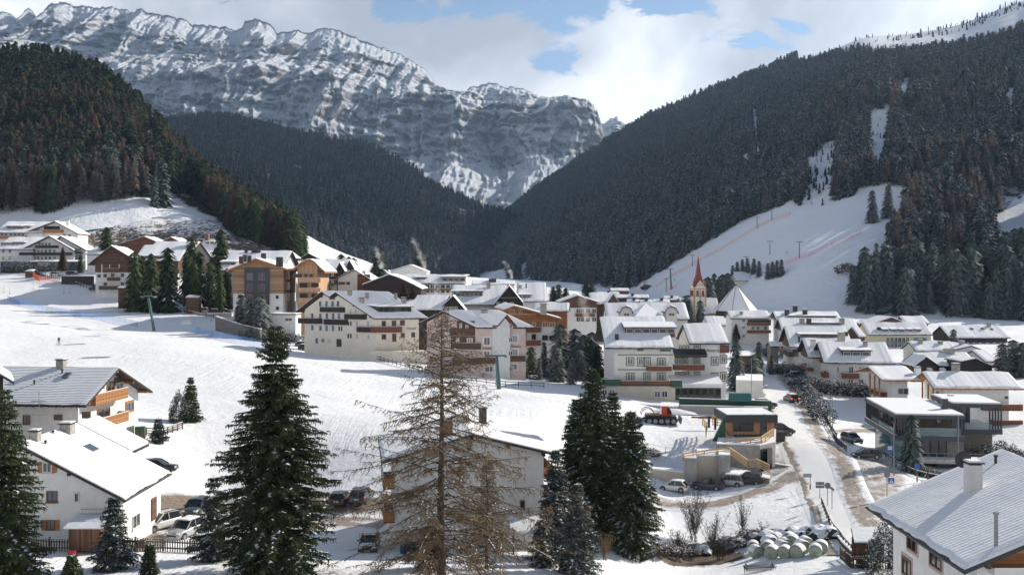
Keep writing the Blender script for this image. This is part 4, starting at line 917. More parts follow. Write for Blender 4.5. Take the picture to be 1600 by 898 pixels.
# ================================================================ a building solved from rows and columns of the photograph
class House:
 """K: near roof corner (px,py) at depth D; th: heading of the right face. local X runs along the right face, local Y along the left face."""
 def __init__(s, name, label, K, D, th, cat='house', group=None, yh=None):
  s.th = R(th); k = P(K[0], K[1], D); s.k = k; s.yh = yh
  s.X = Vector((math.cos(s.th), math.sin(s.th), 0)); s.Y = Vector((-math.sin(s.th), math.cos(s.th), 0))
  if yh is not None: s.Y = Vector((math.cos(R(yh)), math.sin(R(yh)), 0))
  s.root = empty(name, (k.x, k.y, 0), s.th, label=label, cat=cat, group=group)
  s.zk = k.z
 def along(s, d, px, off=0.0):
  """distance along direction d from the corner (shifted by off metres along the other axis) to the column px"""
  d_ = s.X if d == 'X' else s.Y; o = s.k+(s.Y if d == 'X' else s.X)*off; m = (px-800)/F
  return (m*o.y-o.x)/(d_.x-m*d_.y)
 def length(s, d, v, off=0.0): return v[1] if isinstance(v, tuple) else s.along(d, v, off)
 def pt(s, d, px, py, off=0.0):
  t = s.along(d, px, off); q = s.k+(s.X if d == 'X' else s.Y)*t+(s.Y if d == 'X' else s.X)*off
  return t, -(py-HY)/F*q.y
 def zat(s, x, y, py): q = s.k+s.X*x+s.Y*y; return -(py-HY)/F*q.y
 def roof(s, gable, prof, ext, og=.9, oe=1.0, thick=.22, snow=.32, smat=None, emat=None, under=None, walls=None, base=None, upper=None, zsplit=None, ov_far=None, rows_u=False):
  """gable: 'L' (verge along Y at x=0) or 'R' (verge along X at y=0); prof: pixels along the verge from K; ext: other length (px or ('m', v))"""
  d = 'Y' if gable == 'L' else 'X'; e = 'X' if gable == 'L' else 'Y'
  pr = [(0.0, s.zk)]
  for q in prof:
   if q == 'sym': pr.append((2*pr[-1][0]-pr[-2][0], pr[-2][1]))
   elif q[0] == 'm': pr.append((q[1], q[2]))
   elif q[0] == 'r': pr.append((q[1], s.zat(*((0, q[1]) if d == 'Y' else (q[1], 0)), q[2])))
   elif q[0] == 'slope':   # the ridge: at the row given, for a roof of this slope rising from the eave
    a = s.Y if d == 'Y' else s.X; g = -(q[2]-HY)/F; t = (g*s.k.y-s.zk)/(q[1]-g*a.y); pr.append((t, s.zk+q[1]*t))
   else: pr.append(s.pt(d, *q))
  L = s.length(e, ext); s.prof = pr; s.L = L; s.gable = gable
  def w(t, u, z): return (u, t, z) if gable == 'L' else (t, u, z)
  n = len(pr)
  # slab + snow, as closed prisms following the profile
  def layer(name, z0, z1, u0, u1, mat, ins, parent):
   mb = MB(); pp = list(pr)
   lo = []; hi = []
   for i, (t, z) in enumerate(pp):
    tt = t+(ins if i == 0 else (-ins if i == n-1 else 0));
    zz = z
    if ins and i == 0: zz = z+(pp[1][1]-z)*ins/max(.01, pp[1][0]-t)
    if ins and i == n-1: zz = z+(pp[-2][1]-z)*ins/max(.01, t-pp[-2][0])
    lo.append((tt, zz+z0)); hi.append((tt, zz+z1))
   vs = [w(t, u0, z) for t, z in lo]+[w(t, u0, z) for t, z in hi]+[w(t, u1, z) for t, z in lo]+[w(t, u1, z) for t, z in hi]
   fs = []
   for i in range(n-1):
    fs += [(i, i+1, 2*n+i+1, 2*n+i), (n+i, n+i+1, 3*n+i+1, 3*n+i), (i, i+1, n+i+1, n+i), (2*n+i, 2*n+i+1, 3*n+i+1, 3*n+i)]
   fs += [(0, n, 3*n, 2*n), (n-1, 2*n-1, 4*n-1, 3*n-1)]
   mb.mesh(vs, fs, mat); ob = mb.build(name, mat, parent)
   uv = ob.data.uv_layers.new(name='UVMap')
   for lp in ob.data.loops:
    co = ob.data.vertices[lp.vertex_index].co; t = co.y if gable == 'L' else co.x
    uv.data[lp.index].uv = ((t*1.1, 0) if not rows_u else ((co.x if gable == 'L' else co.y), 0))
   return ob
  def snowcap(name, z0, z1, u0, u1, mat, ins, parent):
   rnd = random.Random(int(abs(s.k.x*7+s.k.y*13))); m_ = max(6, min(48, int(abs(u1-u0)/.55))); vs = []; fs = []; uvs = []
   drift = rnd.uniform(.7, 1.2)
   for j in range(m_+1):
    u = u0+(u1-u0)*j/m_; row = []; e0, e1 = ins*rnd.uniform(.2, 1.7)-.08*(rnd.random() < .3), ins*rnd.uniform(.2, 1.7)
    zz1 = z1*drift*(1+.22*math.sin(u*.9+s.k.x)+rnd.uniform(-.08, .08)); zz1 *= (.55 if j in (0, m_) else 1)
    def zat(t): return float(np.interp(t, [a for a, _ in pr], [b for _, b in pr]))
    ts_ = [pr[0][0]+e0, pr[0][0]+e0+.03, pr[0][0]+e0+.28]+[t for t, _ in pr[1:-1]]+[pr[-1][0]-e1-.28, pr[-1][0]-e1-.03, pr[-1][0]-e1]
    hs = [z0, zz1*.62, zz1]+[zz1]*(n-2)+[zz1, zz1*.62, z0]
    for t, hh in zip(ts_, hs): vs.append(w(t, u, zat(t)+hh)); uvs.append(((t*1.1) if not rows_u else u, 0))
   k_ = len(vs)//(m_+1)
   fs = [(j*k_+i, j*k_+i+1, (j+1)*k_+i+1, (j+1)*k_+i) for j in range(m_) for i in range(k_-1)]
   for j in (0, m_):
    b0 = len(vs)
    for i in range(k_): t = vs[j*k_+i][1 if gable == 'L' else 0]; vs.append(w(t, u0 if j == 0 else u1, zat(t)+z0)); uvs.append((0, 0))
    fs += [(j*k_+i, j*k_+i+1, b0+i+1, b0+i) for i in range(k_-1)]
   mb = MB(); mb.mesh(vs, fs, mat); ob = mb.build(name, mat, parent); ul = ob.data.uv_layers.new(name='UVMap')
   for lp in ob.data.loops: ul.data[lp.index].uv = uvs[lp.vertex_index]
   return ob
  u0, u1 = 0.0, L
  s.roof_o = layer('roof', -thick, 0, u0, u1, emat or M_ROOFD, 0, s.root)
  if snow: s.snow_o = snowcap('snow', .004, snow, u0+.08*np.sign(L), u1-.08*np.sign(L), smat or M_SNOW, .10, s.roof_o)
  # walls: profile inset by the overhangs
  t0, t1 = pr[0][0]+oe, pr[-1][0]-oe;
  def zr(t): return float(np.interp(t, [a for a, _ in pr], [b for _, b in pr]))-thick-.004
  ts = [t0]+[t for t, _ in pr if t0+.05 < t < t1-.05]+[t1]
  ug0, ug1 = og, L-(og if ov_far is None else ov_far)
  if base is None:
   cs = [s.k+s.X*a+s.Y*b for a in ((ug0, ug1) if gable == 'L' else (t0, t1)) for b in ((t0, t1) if gable == 'L' else (ug0, ug1))]
   base = min(float(G(c.x, c.y)) for c in cs)-.8
  s.base = base; s.t0, s.t1, s.u0, s.u1 = t0, t1, ug0, ug1; s.zr = zr
  wm = walls or M_W
  def body(name, zlo, zfun, mat, off=0.0, parent=None):
   mb = MB(); top = [(t, zfun(t)) for t in ts]; a0, a1 = t0-off, t1+off
   top = [(a0 if i == 0 else (a1 if i == len(ts)-1 else t), z) for i, (t, z) in enumerate(top)]
   ol = [(a0, zlo)]+top+[(a1, zlo)]
   vs = [w(t, ug0-off, z) for t, z in ol]+[w(t, ug1+off, z) for t, z in ol]; k = len(ol)
   mb.mesh(vs, [tuple(range(k)), tuple(range(2*k-1, k-1, -1))]+[(i, (i+1) % k, (i+1) % k+k, i+k) for i in range(k)], mat)
   return mb.build(name, mat, parent or s.root)
  if upper is None: s.wall_o = body('wall', base, zr, wm)
  else:
   s.wall_o = body('wall', base, lambda t: min(zsplit, zr(t)), wm); s.upper_o = body('wall', zsplit, lambda t: max(zr(t), zsplit+.05), upper, .10)
  # rafters / brackets under the verge
  return s
 def face(s, f):
  """f: 'R' the y=const face, 'L' the x=const face, as (direction, offset)"""
  if s.gable == 'L': return ('Y', s.u0) if f == 'L' else ('X', s.t0)
  return ('Y', s.t0) if f == 'L' else ('X', s.u0)
 def to3(s, f, t, z, out=0.0):
  d, off = s.face(f); return Vector((t, off-out, z)) if d == 'X' else Vector((off-out, t, z))
 def win(s, f, x0, y0, x1, y1, fm=None, gm=None, mull=1, fw=.10, shut=None, sill=False, door=False, out=.04, arch=False, bars=1, surround=None):
  """window seen between columns x0..x1 and rows y0..y1 of the photograph"""
  d, off = s.face(f); a = s.along(d, x0, off); b = s.along(d, x1, off)
  if a > b: a, b = b, a
  m = (a+b)/2; q = s.k+(s.X if d == 'X' else s.Y)*m+(s.Y if d == 'X' else s.X)*off
  zt = -(y0-HY)/F*q.y; zb = -(y1-HY)/F*q.y
  return s.winm(f, a, b, zb, zt, fm, gm, mull, fw, shut, sill, door, out, bars, surround)
 def winm(s, f, a, b, zb, zt, fm=None, gm=None, mull=1, fw=.10, shut=None, sill=False, door=False, out=.04, bars=1, surround=None):
  fm = fm or M_FR; gm = gm or M_GL; w = b-a; h = zt-zb; fw = min(fw, w*.2, h*.2)
  def bx(mb, u0, u1, z0, z1, o0, o1, mat=None):
   p = s.to3(f, (u0+u1)/2, (z0+z1)/2, (o0+o1)/2); sz = (abs(u1-u0), abs(o1-o0), abs(z1-z0)) if s.face(f)[0] == 'X' else (abs(o1-o0), abs(u1-u0), abs(z1-z0)); mb.box(p, sz, mat)
  mb = MB(); o1 = out+.05
  bx(mb, a, a+fw, zb, zt, 0, o1); bx(mb, b-fw, b, zb, zt, 0, o1); bx(mb, a+fw, b-fw, zb, zb+fw, 0, o1); bx(mb, a+fw, b-fw, zt-fw, zt, 0, o1)
  for i in range(mull):
   c = a+w*(i+1)/(mull+1); bx(mb, c-fw*.35, c+fw*.35, zb+fw, zt-fw, 0, o1-.01)
  fr = mb.build('door' if door else 'window', fm, s.root)
  pn = MB(); bx(pn, a+fw, b-fw, zb+fw, zt-fw, .002, .02); pn.build('pane', gm, fr)
  if shut:
   for (u0, u1) in ((a-w*.48, a-.02), (b+.02, b+w*.48)):
    sb = MB(); bx(sb, u0, u1, zb, zt, .003, .07); sb.build('shutter', shut, fr)
  if sill:
   sb = MB(); bx(sb, a-.08, b+.08, zb-.10, zb-.01, 0, .18); sb.build('sill', fm, fr)
  if surround:
   sb = MB(); g = .22
   bx(sb, a-g, a-.003, zb-g, zt+g, .002, .03); bx(sb, b+.003, b+g, zb-g, zt+g, .002, .03); bx(sb, a, b, zb-g, zb-.003, .002, .03); bx(sb, a, b, zt+.003, zt+g, .002, .03); sb.build('surround', surround, fr)
  return fr
 def wins(s, f, xs, ys, w, h, **k):
  """a grid: columns centres xs and row centres ys in pixels, size in metres"""
  d, off = s.face(f)
  for x in xs:
   for y in ys:
    a = s.along(d, x, off); q = s.k+(s.X if d == 'X' else s.Y)*a+(s.Y if d == 'X' else s.X)*off; z = -(y-HY)/F*q.y
    if z-h/2 < s.base or z+h/2 > max(b for _, b in s.prof)-.3: continue
    s.winm(f, a-w/2, a+w/2, z-h/2, z+h/2, **k)
 def balcony(s, f, x0, x1, yt, yb, mat=None, depth=1.3, slabm=None, slats=False, posts=False):
  """railing seen between columns x0..x1 with top row yt and bottom row yb"""
  mat = mat or M_WR; d, off = s.face(f); off2 = off-depth; a = s.along(d, x0, off2); b = s.along(d, x1, off2)
  if a > b: a, b = b, a
  q = s.k+(s.X if d == 'X' else s.Y)*((a+b)/2)+(s.Y if d == 'X' else s.X)*off2; zt = -(yt-HY)/F*q.y; zb = -(yb-HY)/F*q.y
  mb = MB()
  def bx(u0, u1, z0, z1, o0, o1, m=None):
   p = s.to3(f, (u0+u1)/2, (z0+z1)/2, (o0+o1)/2); sz = (abs(u1-u0), abs(o1-o0), abs(z1-z0)) if d == 'X' else (abs(o1-o0), abs(u1-u0), abs(z1-z0)); mb.box(p, sz, m)
  bx(a+.06, b-.06, zb, zb+.16, .003, depth-.06, slabm or mat)
  if slats:
   n = max(3, int((b-a)/.34))
   for i in range(n): bx(a+(b-a)*i/n+.03, a+(b-a)*(i+1)/n-.03, zb+.02, zt-.12, depth-.06, depth)
   bx(a, b, zt-.10, zt, depth-.09, depth+.03); bx(a, b, (zt+zb)/2-.05, (zt+zb)/2+.05, depth-.05, depth+.02)
  else: bx(a, b, zb, zt, depth-.06, depth)
  bx(a-.003, a+.05, zb, zt-.01, .003, depth-.06); bx(b-.05, b+.003, zb, zt-.01, .003, depth-.06)
  o = mb.build('balcony', mat, s.root)
  sn = MB();
  p = s.to3(f, (a+b)/2, zt+.035, depth-.03); sn.box(p, (b-a, .10, .05) if d == 'X' else (.10, b-a, .05)); sn.build('snow', M_SNOW, o)
  if posts:
   for c in posts:
    u = s.along(d, c, off2); pm = MB(); pz = s.zat(u if d == 'X' else off2, off2 if d == 'X' else u, posts[c]); p0 = s.to3(f, u, zt, depth-.1); p1 = s.to3(f, u, pz, depth-.1); pm.bar(p0, p1, .16, .16); pm.build('post', mat, o)
  return o
 def recess(s, f, x0, y0, x1, y1, mat=None, out=.02, name='panel', proud=.06):
  """a panel of another material lying proud on the wall"""
  d, off = s.face(f); a = s.along(d, x0, off); b = s.along(d, x1, off)
  if a > b: a, b = b, a
  q = s.k+(s.X if d == 'X' else s.Y)*((a+b)/2)+(s.Y if d == 'X' else s.X)*off; zt = -(y0-HY)/F*q.y; zb = -(y1-HY)/F*q.y
  mb = MB(); p = s.to3(f, (a+b)/2, (zt+zb)/2, proud/2+.001); mb.box(p, (b-a, proud, zt-zb) if d == 'X' else (proud, b-a, zt-zb)); return mb.build(name, mat, s.root)
 def onroof(s, px, py):
  """local point on the roof surface seen in this pixel (nearest slope)"""
  best = None; pr = s.prof; dv = Vector(((px-800)/F, 1, -(py-HY)/F)); M = Matrix(((s.X.x, s.Y.x, 0), (s.X.y, s.Y.y, 0), (0, 0, 1))).inverted(); o = M @ Vector((-s.k.x, -s.k.y, 0)); dl = M @ dv
  for i in range(len(pr)-1):
   (ta, za), (tb, zb) = pr[i], pr[i+1]; sl_ = (zb-za)/(tb-ta); ti = 1 if s.gable == 'L' else 0
   den = dl.z-sl_*dl[ti]
   if abs(den) < 1e-9: continue
   lam = (za+sl_*(o[ti]-ta)-o.z)/den; p = o+dl*lam
   if min(ta, tb)-.5 <= p[ti] <= max(ta, tb)+.5 and lam > 0 and (best is None or lam < best[0]): best = (lam, p)
  return best[1] if best else Vector((s.L/2, s.L/2, s.zk))
 def chimney(s, px, py, w=.7, h=1.4, mat=None, cap=True, d=None):
  """px,py: where its foot meets the roof"""
  p = s.onroof(px, py); c = MB(); c.box((p.x, p.y, p.z+h/2-.35), (w, d or w, h+.7)); o = c.build('chimney', mat or M_CHIM, s.roof_o)
  if cap:
   k = MB(); k.box((p.x, p.y, p.z+h+.13), (w*1.25, (d or w)*1.25, .10));
   for a in (-1, 1): k.box((p.x+a*w*.4, p.y, p.z+h+.04), (.10, (d or w)*.9, .08))
   k.build('cap', M_DKM, s.roof_o); k = MB(); k.box((p.x, p.y, p.z+h+.23), (w*1.15, (d or w)*1.15, .10), top=(.8, .8)); k.build('snow', M_SNOW, s.roof_o)
  return o
 def pipe(s, px, py, h=.8, r=.10, mat=None):
  p = s.onroof(px, py); c = MB(); c.tube([(p.x, p.y, p.z-.1), (p.x, p.y, p.z+h)], r, n=8); c.tube([(p.x, p.y, p.z+h), (p.x, p.y, p.z+h+.12)], r*1.5, n=8); c.build('vent_pipe', mat or M_DKM, s.roof_o)
 def skylight(s, px, py, w=.9, l=1.2, mat=None):
  p = s.onroof(px, py); i = 0
  t = p.y if s.gable == 'L' else p.x
  for i in range(len(s.prof)-1):
   if s.prof[i][0] <= t <= s.prof[i+1][0]: break
  a = math.atan2(s.prof[i+1][1]-s.prof[i][1], s.prof[i+1][0]-s.prof[i][0])
  Mx = Matrix.Rotation(a, 3, 'X') if s.gable == 'L' else Matrix.Rotation(-a, 3, 'Y')
  sz = (w, l, .5) if s.gable == 'L' else (l, w, .5)
  c = MB(); c.box(p+Vector((0, 0, .1)), sz, None, Mx); o = c.build('skylight', M_METAL, s.roof_o); c = MB(); c.box(p+Vector((0, 0, .11)), (sz[0]*.8, sz[1]*.8, .5), None, Mx); c.build('pane', mat or M_GLB, s.roof_o)
 def dormer(s, x0, x1, yt, yb, n=4, rise=.5, mat=None, smat=None, fm=None, wh=.62, depth=None, slantpx=0):
  """shed dormer seen between columns x0..x1; its front wall from row yb (roof) up to yt"""
  pa = s.onroof(x0, yb); pb = s.onroof(x1, yb); zt_ = None
  ax = 0 if s.gable == 'L' else 1; ti = 1-ax; u0, u1 = sorted((pa[ax], pb[ax])); t = (pa[ti]+pb[ti])/2; z = min(pa.z, pb.z)
  c = Vector((0, 0, 0)); c[ax] = (u0+u1)/2; c[ti] = t; wq = s.k+s.X*c.x+s.Y*c.y; h = (yb-yt)/F*wq.y
  dep = depth or (h+rise)/max(.15, abs(s.slope_at(t)))*1.0
  sg = 1 if s.prof[0][0]+.01 < t and s.slope_at(t) > 0 else -1
  def w3(u, tt, zz): v = Vector((0, 0, zz)); v[ax] = u; v[ti] = tt; return v
  mb = MB(); zb = z-.6
  vs = [w3(u0, t, zb), w3(u1, t, zb), w3(u1, t, z+h), w3(u0, t, z+h), w3(u0, t+sg*dep, zb), w3(u1, t+sg*dep, zb), w3(u1, t+sg*dep, z+h+rise), w3(u0, t+sg*dep, z+h+rise)]
  mb.mesh(vs, [(0,1,2,3),(5,4,7,6),(1,5,6,2),(4,0,3,7),(3,2,6,7),(4,5,1,0)]); o = mb.build('dormer', mat or M_WD, s.roof_o)
  rb = MB(); e = .35; sl_ = rise/dep
  def slab(z0, z1, e, m, nm):
   vs = [w3(u0-e, t-sg*e, z+h+z0-sl_*e), w3(u1+e, t-sg*e, z+h+z0-sl_*e), w3(u1+e, t+sg*dep, z+h+rise+z0), w3(u0-e, t+sg*dep, z+h+rise+z0)]; vs += [v+Vector((0, 0, z1-z0)) for v in vs]
   q = MB(); q.mesh(vs, [(0,1,2,3),(4,5,6,7),(0,1,5,4),(1,2,6,5),(2,3,7,6),(3,0,4,7)]); q.build(nm, m, s.roof_o)
  slab(.004, .14, e, M_ROOFD, 'dormer_roof'); slab(.144, .34, e-.06, smat or M_SNOW, 'snow')
  W_ = (u1-u0)/n
  for i in range(n):
   wb = MB(); gb = MB(); cu = u0+W_*(i+.5); hw = W_*.40; hz = h*wh/2; cz = z+h*.52
   def bb(q, u_, zz, su, sz_, o_):
    v = w3(u_, t-sg*o_, zz); q.box(v, (su, .06, sz_) if ax == 0 else (.06, su, sz_))
   for k in (-1, 1): bb(wb, cu+k*hw, cz, .08, hz*2+.08, .03); bb(wb, cu, cz+k*hz, hw*2-.08, .08, .03)
   bb(gb, cu, cz, hw*2-.08, hz*2-.08, .005); wb.build('window', fm or M_FR, s.roof_o); gb.build('pane', M_GL, s.roof_o)
  return o
 def slope_at(s, t):
  for i in range(len(s.prof)-1):
   if s.prof[i][0] <= t <= s.prof[i+1][0]: return (s.prof[i+1][1]-s.prof[i][1])/(s.prof[i+1][0]-s.prof[i][0])
  return .4
 def gutter(s):
  """gutter along the near eave and rafter tails under it"""
  z = s.prof[0][1]; L = s.L; a = 1 if L > 0 else -1; mb = MB()
  def w(t, u, zz): return (u, t, zz) if s.gable == 'L' else (t, u, zz)
  mb.tube([w(-.07, .02, z-.06), w(-.07, L-.02*a, z-.06)], .07, n=6); mb.build('gutter', M_DKM, s.root)
 def rafters(s, mat=None, step=.9):
  mb = MB(); L = s.L
  def w(t, u, zz): return (u, t, zz) if s.gable == 'L' else (t, u, zz)
  t0, z0 = s.prof[0]; t1, z1 = s.prof[1]; sl_ = (z1-z0)/(t1-t0); n = int(abs(L)/step)
  for i in range(1, n):
   u = L*i/n; a = Vector(w(.12, u, z0+sl_*.12-.33)); b = Vector(w(s.t0+.05, u, z0+sl_*s.t0-.33)); mb.bar(a, b, .10, .14)
  mb.build('rafters', mat or M_WB, s.roof_o)
 def purlins(s, mat=None):
  """heavy beams carrying the verge overhang on the near gable"""
  def w(t, u, zz): return (u, t, zz) if s.gable == 'L' else (t, u, zz)
  mb = MB(); T = [s.t0+.1, s.t1-.1]+[t for t, _ in s.prof[1:-1]]
  pk = s.prof[1][0] if len(s.prof) > 2 else (s.t0+s.t1)/2
  T += [(s.t0+pk)/2, (s.t1+pk)/2]
  for t in T:
   z = float(np.interp(t, [a for a, _ in s.prof], [b for _, b in s.prof]))-.42
   mb.box(w(t, s.u0/2+.08, z), (s.u0-.15, .22, .28) if s.gable == 'L' else (.22, s.u0-.15, .28))
  mb.build('purlins', mat or M_WB, s.roof_o)
HOUSES = []
def house(name, label, K, D, th, **k):
 h = House(name, label, K, D, th, k.pop('cat', 'house'), k.pop('group', None), k.pop('yh', None)); HOUSES.append(h); return h
def cr(ox, oy, s): return lambda x, y: (ox+x/s, oy+y/s)
def unskew(h):
 if h.yh is None: return
 A = Matrix.Rotation(-h.th, 3, 'Z') @ Matrix(((h.X.x, h.Y.x, 0), (h.X.y, h.Y.y, 0), (0, 0, 1)))
 A4 = A.to_4x4()
 for c in h.root.children_recursive:
  c.data.transform(A4); c.location = A @ c.location
def lbox(h, name, c, d, mat, parent=None, top=None, M=None):
 mb = MB(); mb.box(c, d, None, M, top); return mb.build(name, mat, parent or h.root)
def crest(h, name, pts, mat, parent=None):
 mb = MB(); mb.poly(pts); return mb.build(name, mat, parent or h.root)
# ================================================================ the buildings
# ---- near white house, lower left
q = cr(0, 640, 3.481)
h = house('house', 'near white plastered house with a bright snowy roof at the lower left', (195, 781), 90, 90)
h.roof('L', [(29, 695), 'sym'], ('m', 12.2), og=.7, oe=.8, smat=M_SROW and snow_mat('snow over ribbed roof', rows=.05), snow=.24, emat=M_ROOFD); h.gutter(); h.purlins(M_WD); h1 = h
sl_ = h.slope_at(1); t0_ = 4.1; zt = lambda t: h1.zk+sl_*t; rt = h.prof[1][0]
for nm, z0, z1, m_, a, b in (('roof', -.22, 0, M_ROOFD, t0_, 12.2), ('snow', .004, .26, MATS['snow over ribbed roof'], t0_+.1, 12.2)):
 mb = MB(); vs = [(x, y, zt(y)+dz) for x in (b+.003, 17.3) for y in (a, rt) for dz in (z0, z1)]; mb.mesh(vs, [(0,1,3,2),(4,5,7,6),(0,1,5,4),(2,3,7,6),(0,2,6,4),(1,3,7,5)]); o_ = mb.build(nm, m_, h.root)
 mb = MB(); zf = lambda y: zt(rt)-sl_*(y-rt); vs = [(x, y, zf(y)+dz) for x in (b+.003, 17.3) for y in (rt, 2*rt) for dz in (z0, z1)]; mb.mesh(vs, [(0,1,3,2),(4,5,7,6),(0,1,5,4),(2,3,7,6),(0,2,6,4),(1,3,7,5)]); mb.build(nm, m_, h.root)
lbox(h, 'wall', (14.4, (t0_+.8+2*rt-.8)/2, (h.base+h.zk)/2), (4.4, 2*rt-.8-t0_-.8, h.zk-h.base+1.3), M_W)
h.win('L', *q(232,283), *q(284,342), shut=M_WO, gm=M_GLB, sill=True, bars=1); h.win('L', *q(253,440), *q(313,500), fm=M_FRB, gm=M_GLB, sill=True); h.win('L', *q(403,448), *q(432,502), fm=M_FR, mull=0); h.win('L', *q(250,597), *q(300,655), fm=M_FRB, gm=M_CURT, shut=M_WO); h.win('L', *q(160,360), *q(185,410), fm=M_FRB); h.win('L', *q(118,440), *q(140,490), fm=M_FRB, gm=M_GLB)
h.win('R', *q(718,565), *q(758,640), sill=True); lbox(h, 'door', (9.4, .74, h.base+3.2), (1.3, .1, 2.2), M_WB)
h.chimney(*cr(0,550,5.282)(555,668), w=1.1, h=.9, d=1.1); h.chimney(*cr(0,550,5.282)(290,735), w=.8, h=.9); h.pipe(*cr(0,550,5.282)(437,690), h=.4, r=.1); h.pipe(*cr(0,550,5.282)(376,772), h=.4); h.skylight(*cr(0,550,5.282)(748,808), w=1.3, l=1.1)
mb = MB(); p = h.onroof(*cr(0,550,5.282)(322,720)); mb.tube([p, p+Vector((0,0,4.6))], .03, n=5)
for dz, w_ in ((4.3, 1.0), (3.6, .7), (2.3, .9)):
 mb.tube([p+Vector((0,-w_,dz)), p+Vector((0,w_,dz))], .02, n=4)
 for k in range(5): mb.tube([p+Vector((-.25,-w_+w_*k*.45,dz)), p+Vector((.25,-w_+w_*k*.45,dz))], .015, n=4)
mb.build('aerial', M_METAL, h.root)
# ---- grey roofed chalet behind it
q = cr(0, 550, 5.282)
h = house('chalet', 'chalet with thin snow over grey tiles and two carved orange balconies', q(710, 440), 113, 84)
h.roof('R', [q(985, 132), q(1262, 322)], q(90,435)[0] and ('m', 17.5), og=1.5, oe=1.0, smat=M_SROW2, snow=.10, walls=M_W, emat=M_ROOFD); h.gutter(); h.rafters(M_WO); h.purlins(M_WO)
h.balcony('R', *[q(790,0)[0], q(1060,0)[0]], q(0,318)[1], q(0,408)[1], M_WO, 1.4, slats=True); h.balcony('R', q(800,0)[0], q(1065,0)[0], q(0,520)[1], q(0,602)[1], M_WO, 1.4, slats=True)
h.win('R', *q(1038,412), *q(1100,484), fm=M_WO, gm=M_GLB, surround=M_WO); h.win('R', *q(1045,612), *q(1102,722), fm=M_FRB, gm=M_GLG, door=True); h.win('R', *q(800,460), *q(905,540), fm=M_WO, gm=M_GL, door=True); h.win('R', *q(880,240), *q(945,320), fm=M_WO, gm=M_GL); h.win('R', *q(950,250), *q(1015,305), fm=M_FR, gm=M_CURT)
h.recess('R', *q(940,200), *q(1040,250), M_WB, name='boarding')
for a in ((190,518,250,600),(447,515,517,560),(678,490,750,545)): h.win('L', *q(a[0],a[1]), *q(a[2],a[3]), fm=M_FRB, gm=M_CURT)
h.chimney(*q(507,130), w=.9, h=.9); h.pipe(*q(513,182), h=.5); h.pipe(*q(283,270), h=.45); h.skylight(*q(555,205), w=.8, l=1.0)
# ---- house cut by the left frame
h = house('house', 'snowy roof corner of a dark timber house cut off by the left edge', (22, 597), 104, 118)
h.roof('L', [(-25, 570), 'sym'], ('m', 9), walls=M_WD, og=.8, oe=1.0)
# ---- white house behind the larch
q = cr(540, 620, 3.231)
h = house('house', 'white three storey gable house standing behind the large bare larch', q(180,328), 93, 9)
h.roof('R', [q(640,188), q(1080,290)], ('m', 14), og=1.1, oe=1.35, walls=M_W2, snow=.22, emat=M_WD); h.purlins(M_WD); hm = h
for a in ((398,665,433,722),(716,328,744,366),(612,242,634,268),(560,350,600,400),(300,470,345,520),(880,520,905,560)): h.win('R', *q(a[0],a[1]), *q(a[2],a[3]), fm=M_FRB, mull=0)
h.win('R', *q(277,722), *q(370,800), fm=M_W2, gm=M_DKM, mull=0, door=True)
for (x0, y0, x1, y1) in ((188,372,250,470),(190,560,268,640)):
 a = h.along('X', q(x0,0)[0], h.u0+2); b = h.t0; z1 = -(q(0,y0)[1]-HY)/F*95; z0 = -(q(0,y1)[1]-HY)/F*95
 o = lbox(h, 'balcony', ((a+b)/2, h.u0+5.2, z0+.06), (b-a, 8, .14), M_WB); lbox(h, 'railing', (a+.04, h.u0+5.2, z0+.62), (.07, 8, 1.0), M_WO, o); lbox(h, 'railing', ((a+b)/2, h.u0+1.2, z0+.62), (b-a-.08, .07, 1.0), M_WO, o); lbox(h, 'snow', (a+.04, h.u0+5.2, z0+1.16), (.12, 8, .06), M_SNOW, o)
for z in (-20.1, -22.9):
 a = h.t1; b = a+1.35
 o = lbox(h, 'balcony', ((a+b)/2, h.u0+5.2, z+.06), (b-a, 8, .14), M_WB); lbox(h, 'railing', (b-.04, h.u0+5.2, z+.62), (.07, 8, 1.0), M_WO, o); lbox(h, 'railing', ((a+b)/2, h.u0+1.2, z+.62), (b-a-.08, .07, 1.0), M_WO, o)
mb = MB(); mb.mesh([(h.t1-3.6,-1.8,-24.4),(h.t1+.4,-1.8,-24.4),(h.t1+.4,h.u0,-23.3),(h.t1-3.6,h.u0,-23.3)]+[(h.t1-3.6,-1.8,-24.2),(h.t1+.4,-1.8,-24.2),(h.t1+.4,h.u0,-23.1),(h.t1-3.6,h.u0,-23.1)],[(0,1,2,3),(4,5,6,7),(0,1,5,4),(1,2,6,5),(3,0,4,7),(2,3,7,6)])
o = mb.build('lean_to_roof', M_SNOW, h.root);
for x in (h.t1-3.4, h.t1+.2): lbox(h, 'post', (x, -1.6, -26), (.16,.16,3.2), M_WB, o)
h.chimney(*q(692,142), w=.75, h=1.7, mat=M_DKM); h.chimney(*q(606,132), w=.6, h=.8, mat=M_CHIM, cap=False); h.chimney(*q(515,200), w=.9, h=1.4, mat=simple('brick chimney',(.26,.13,.08),.9,.3,8))
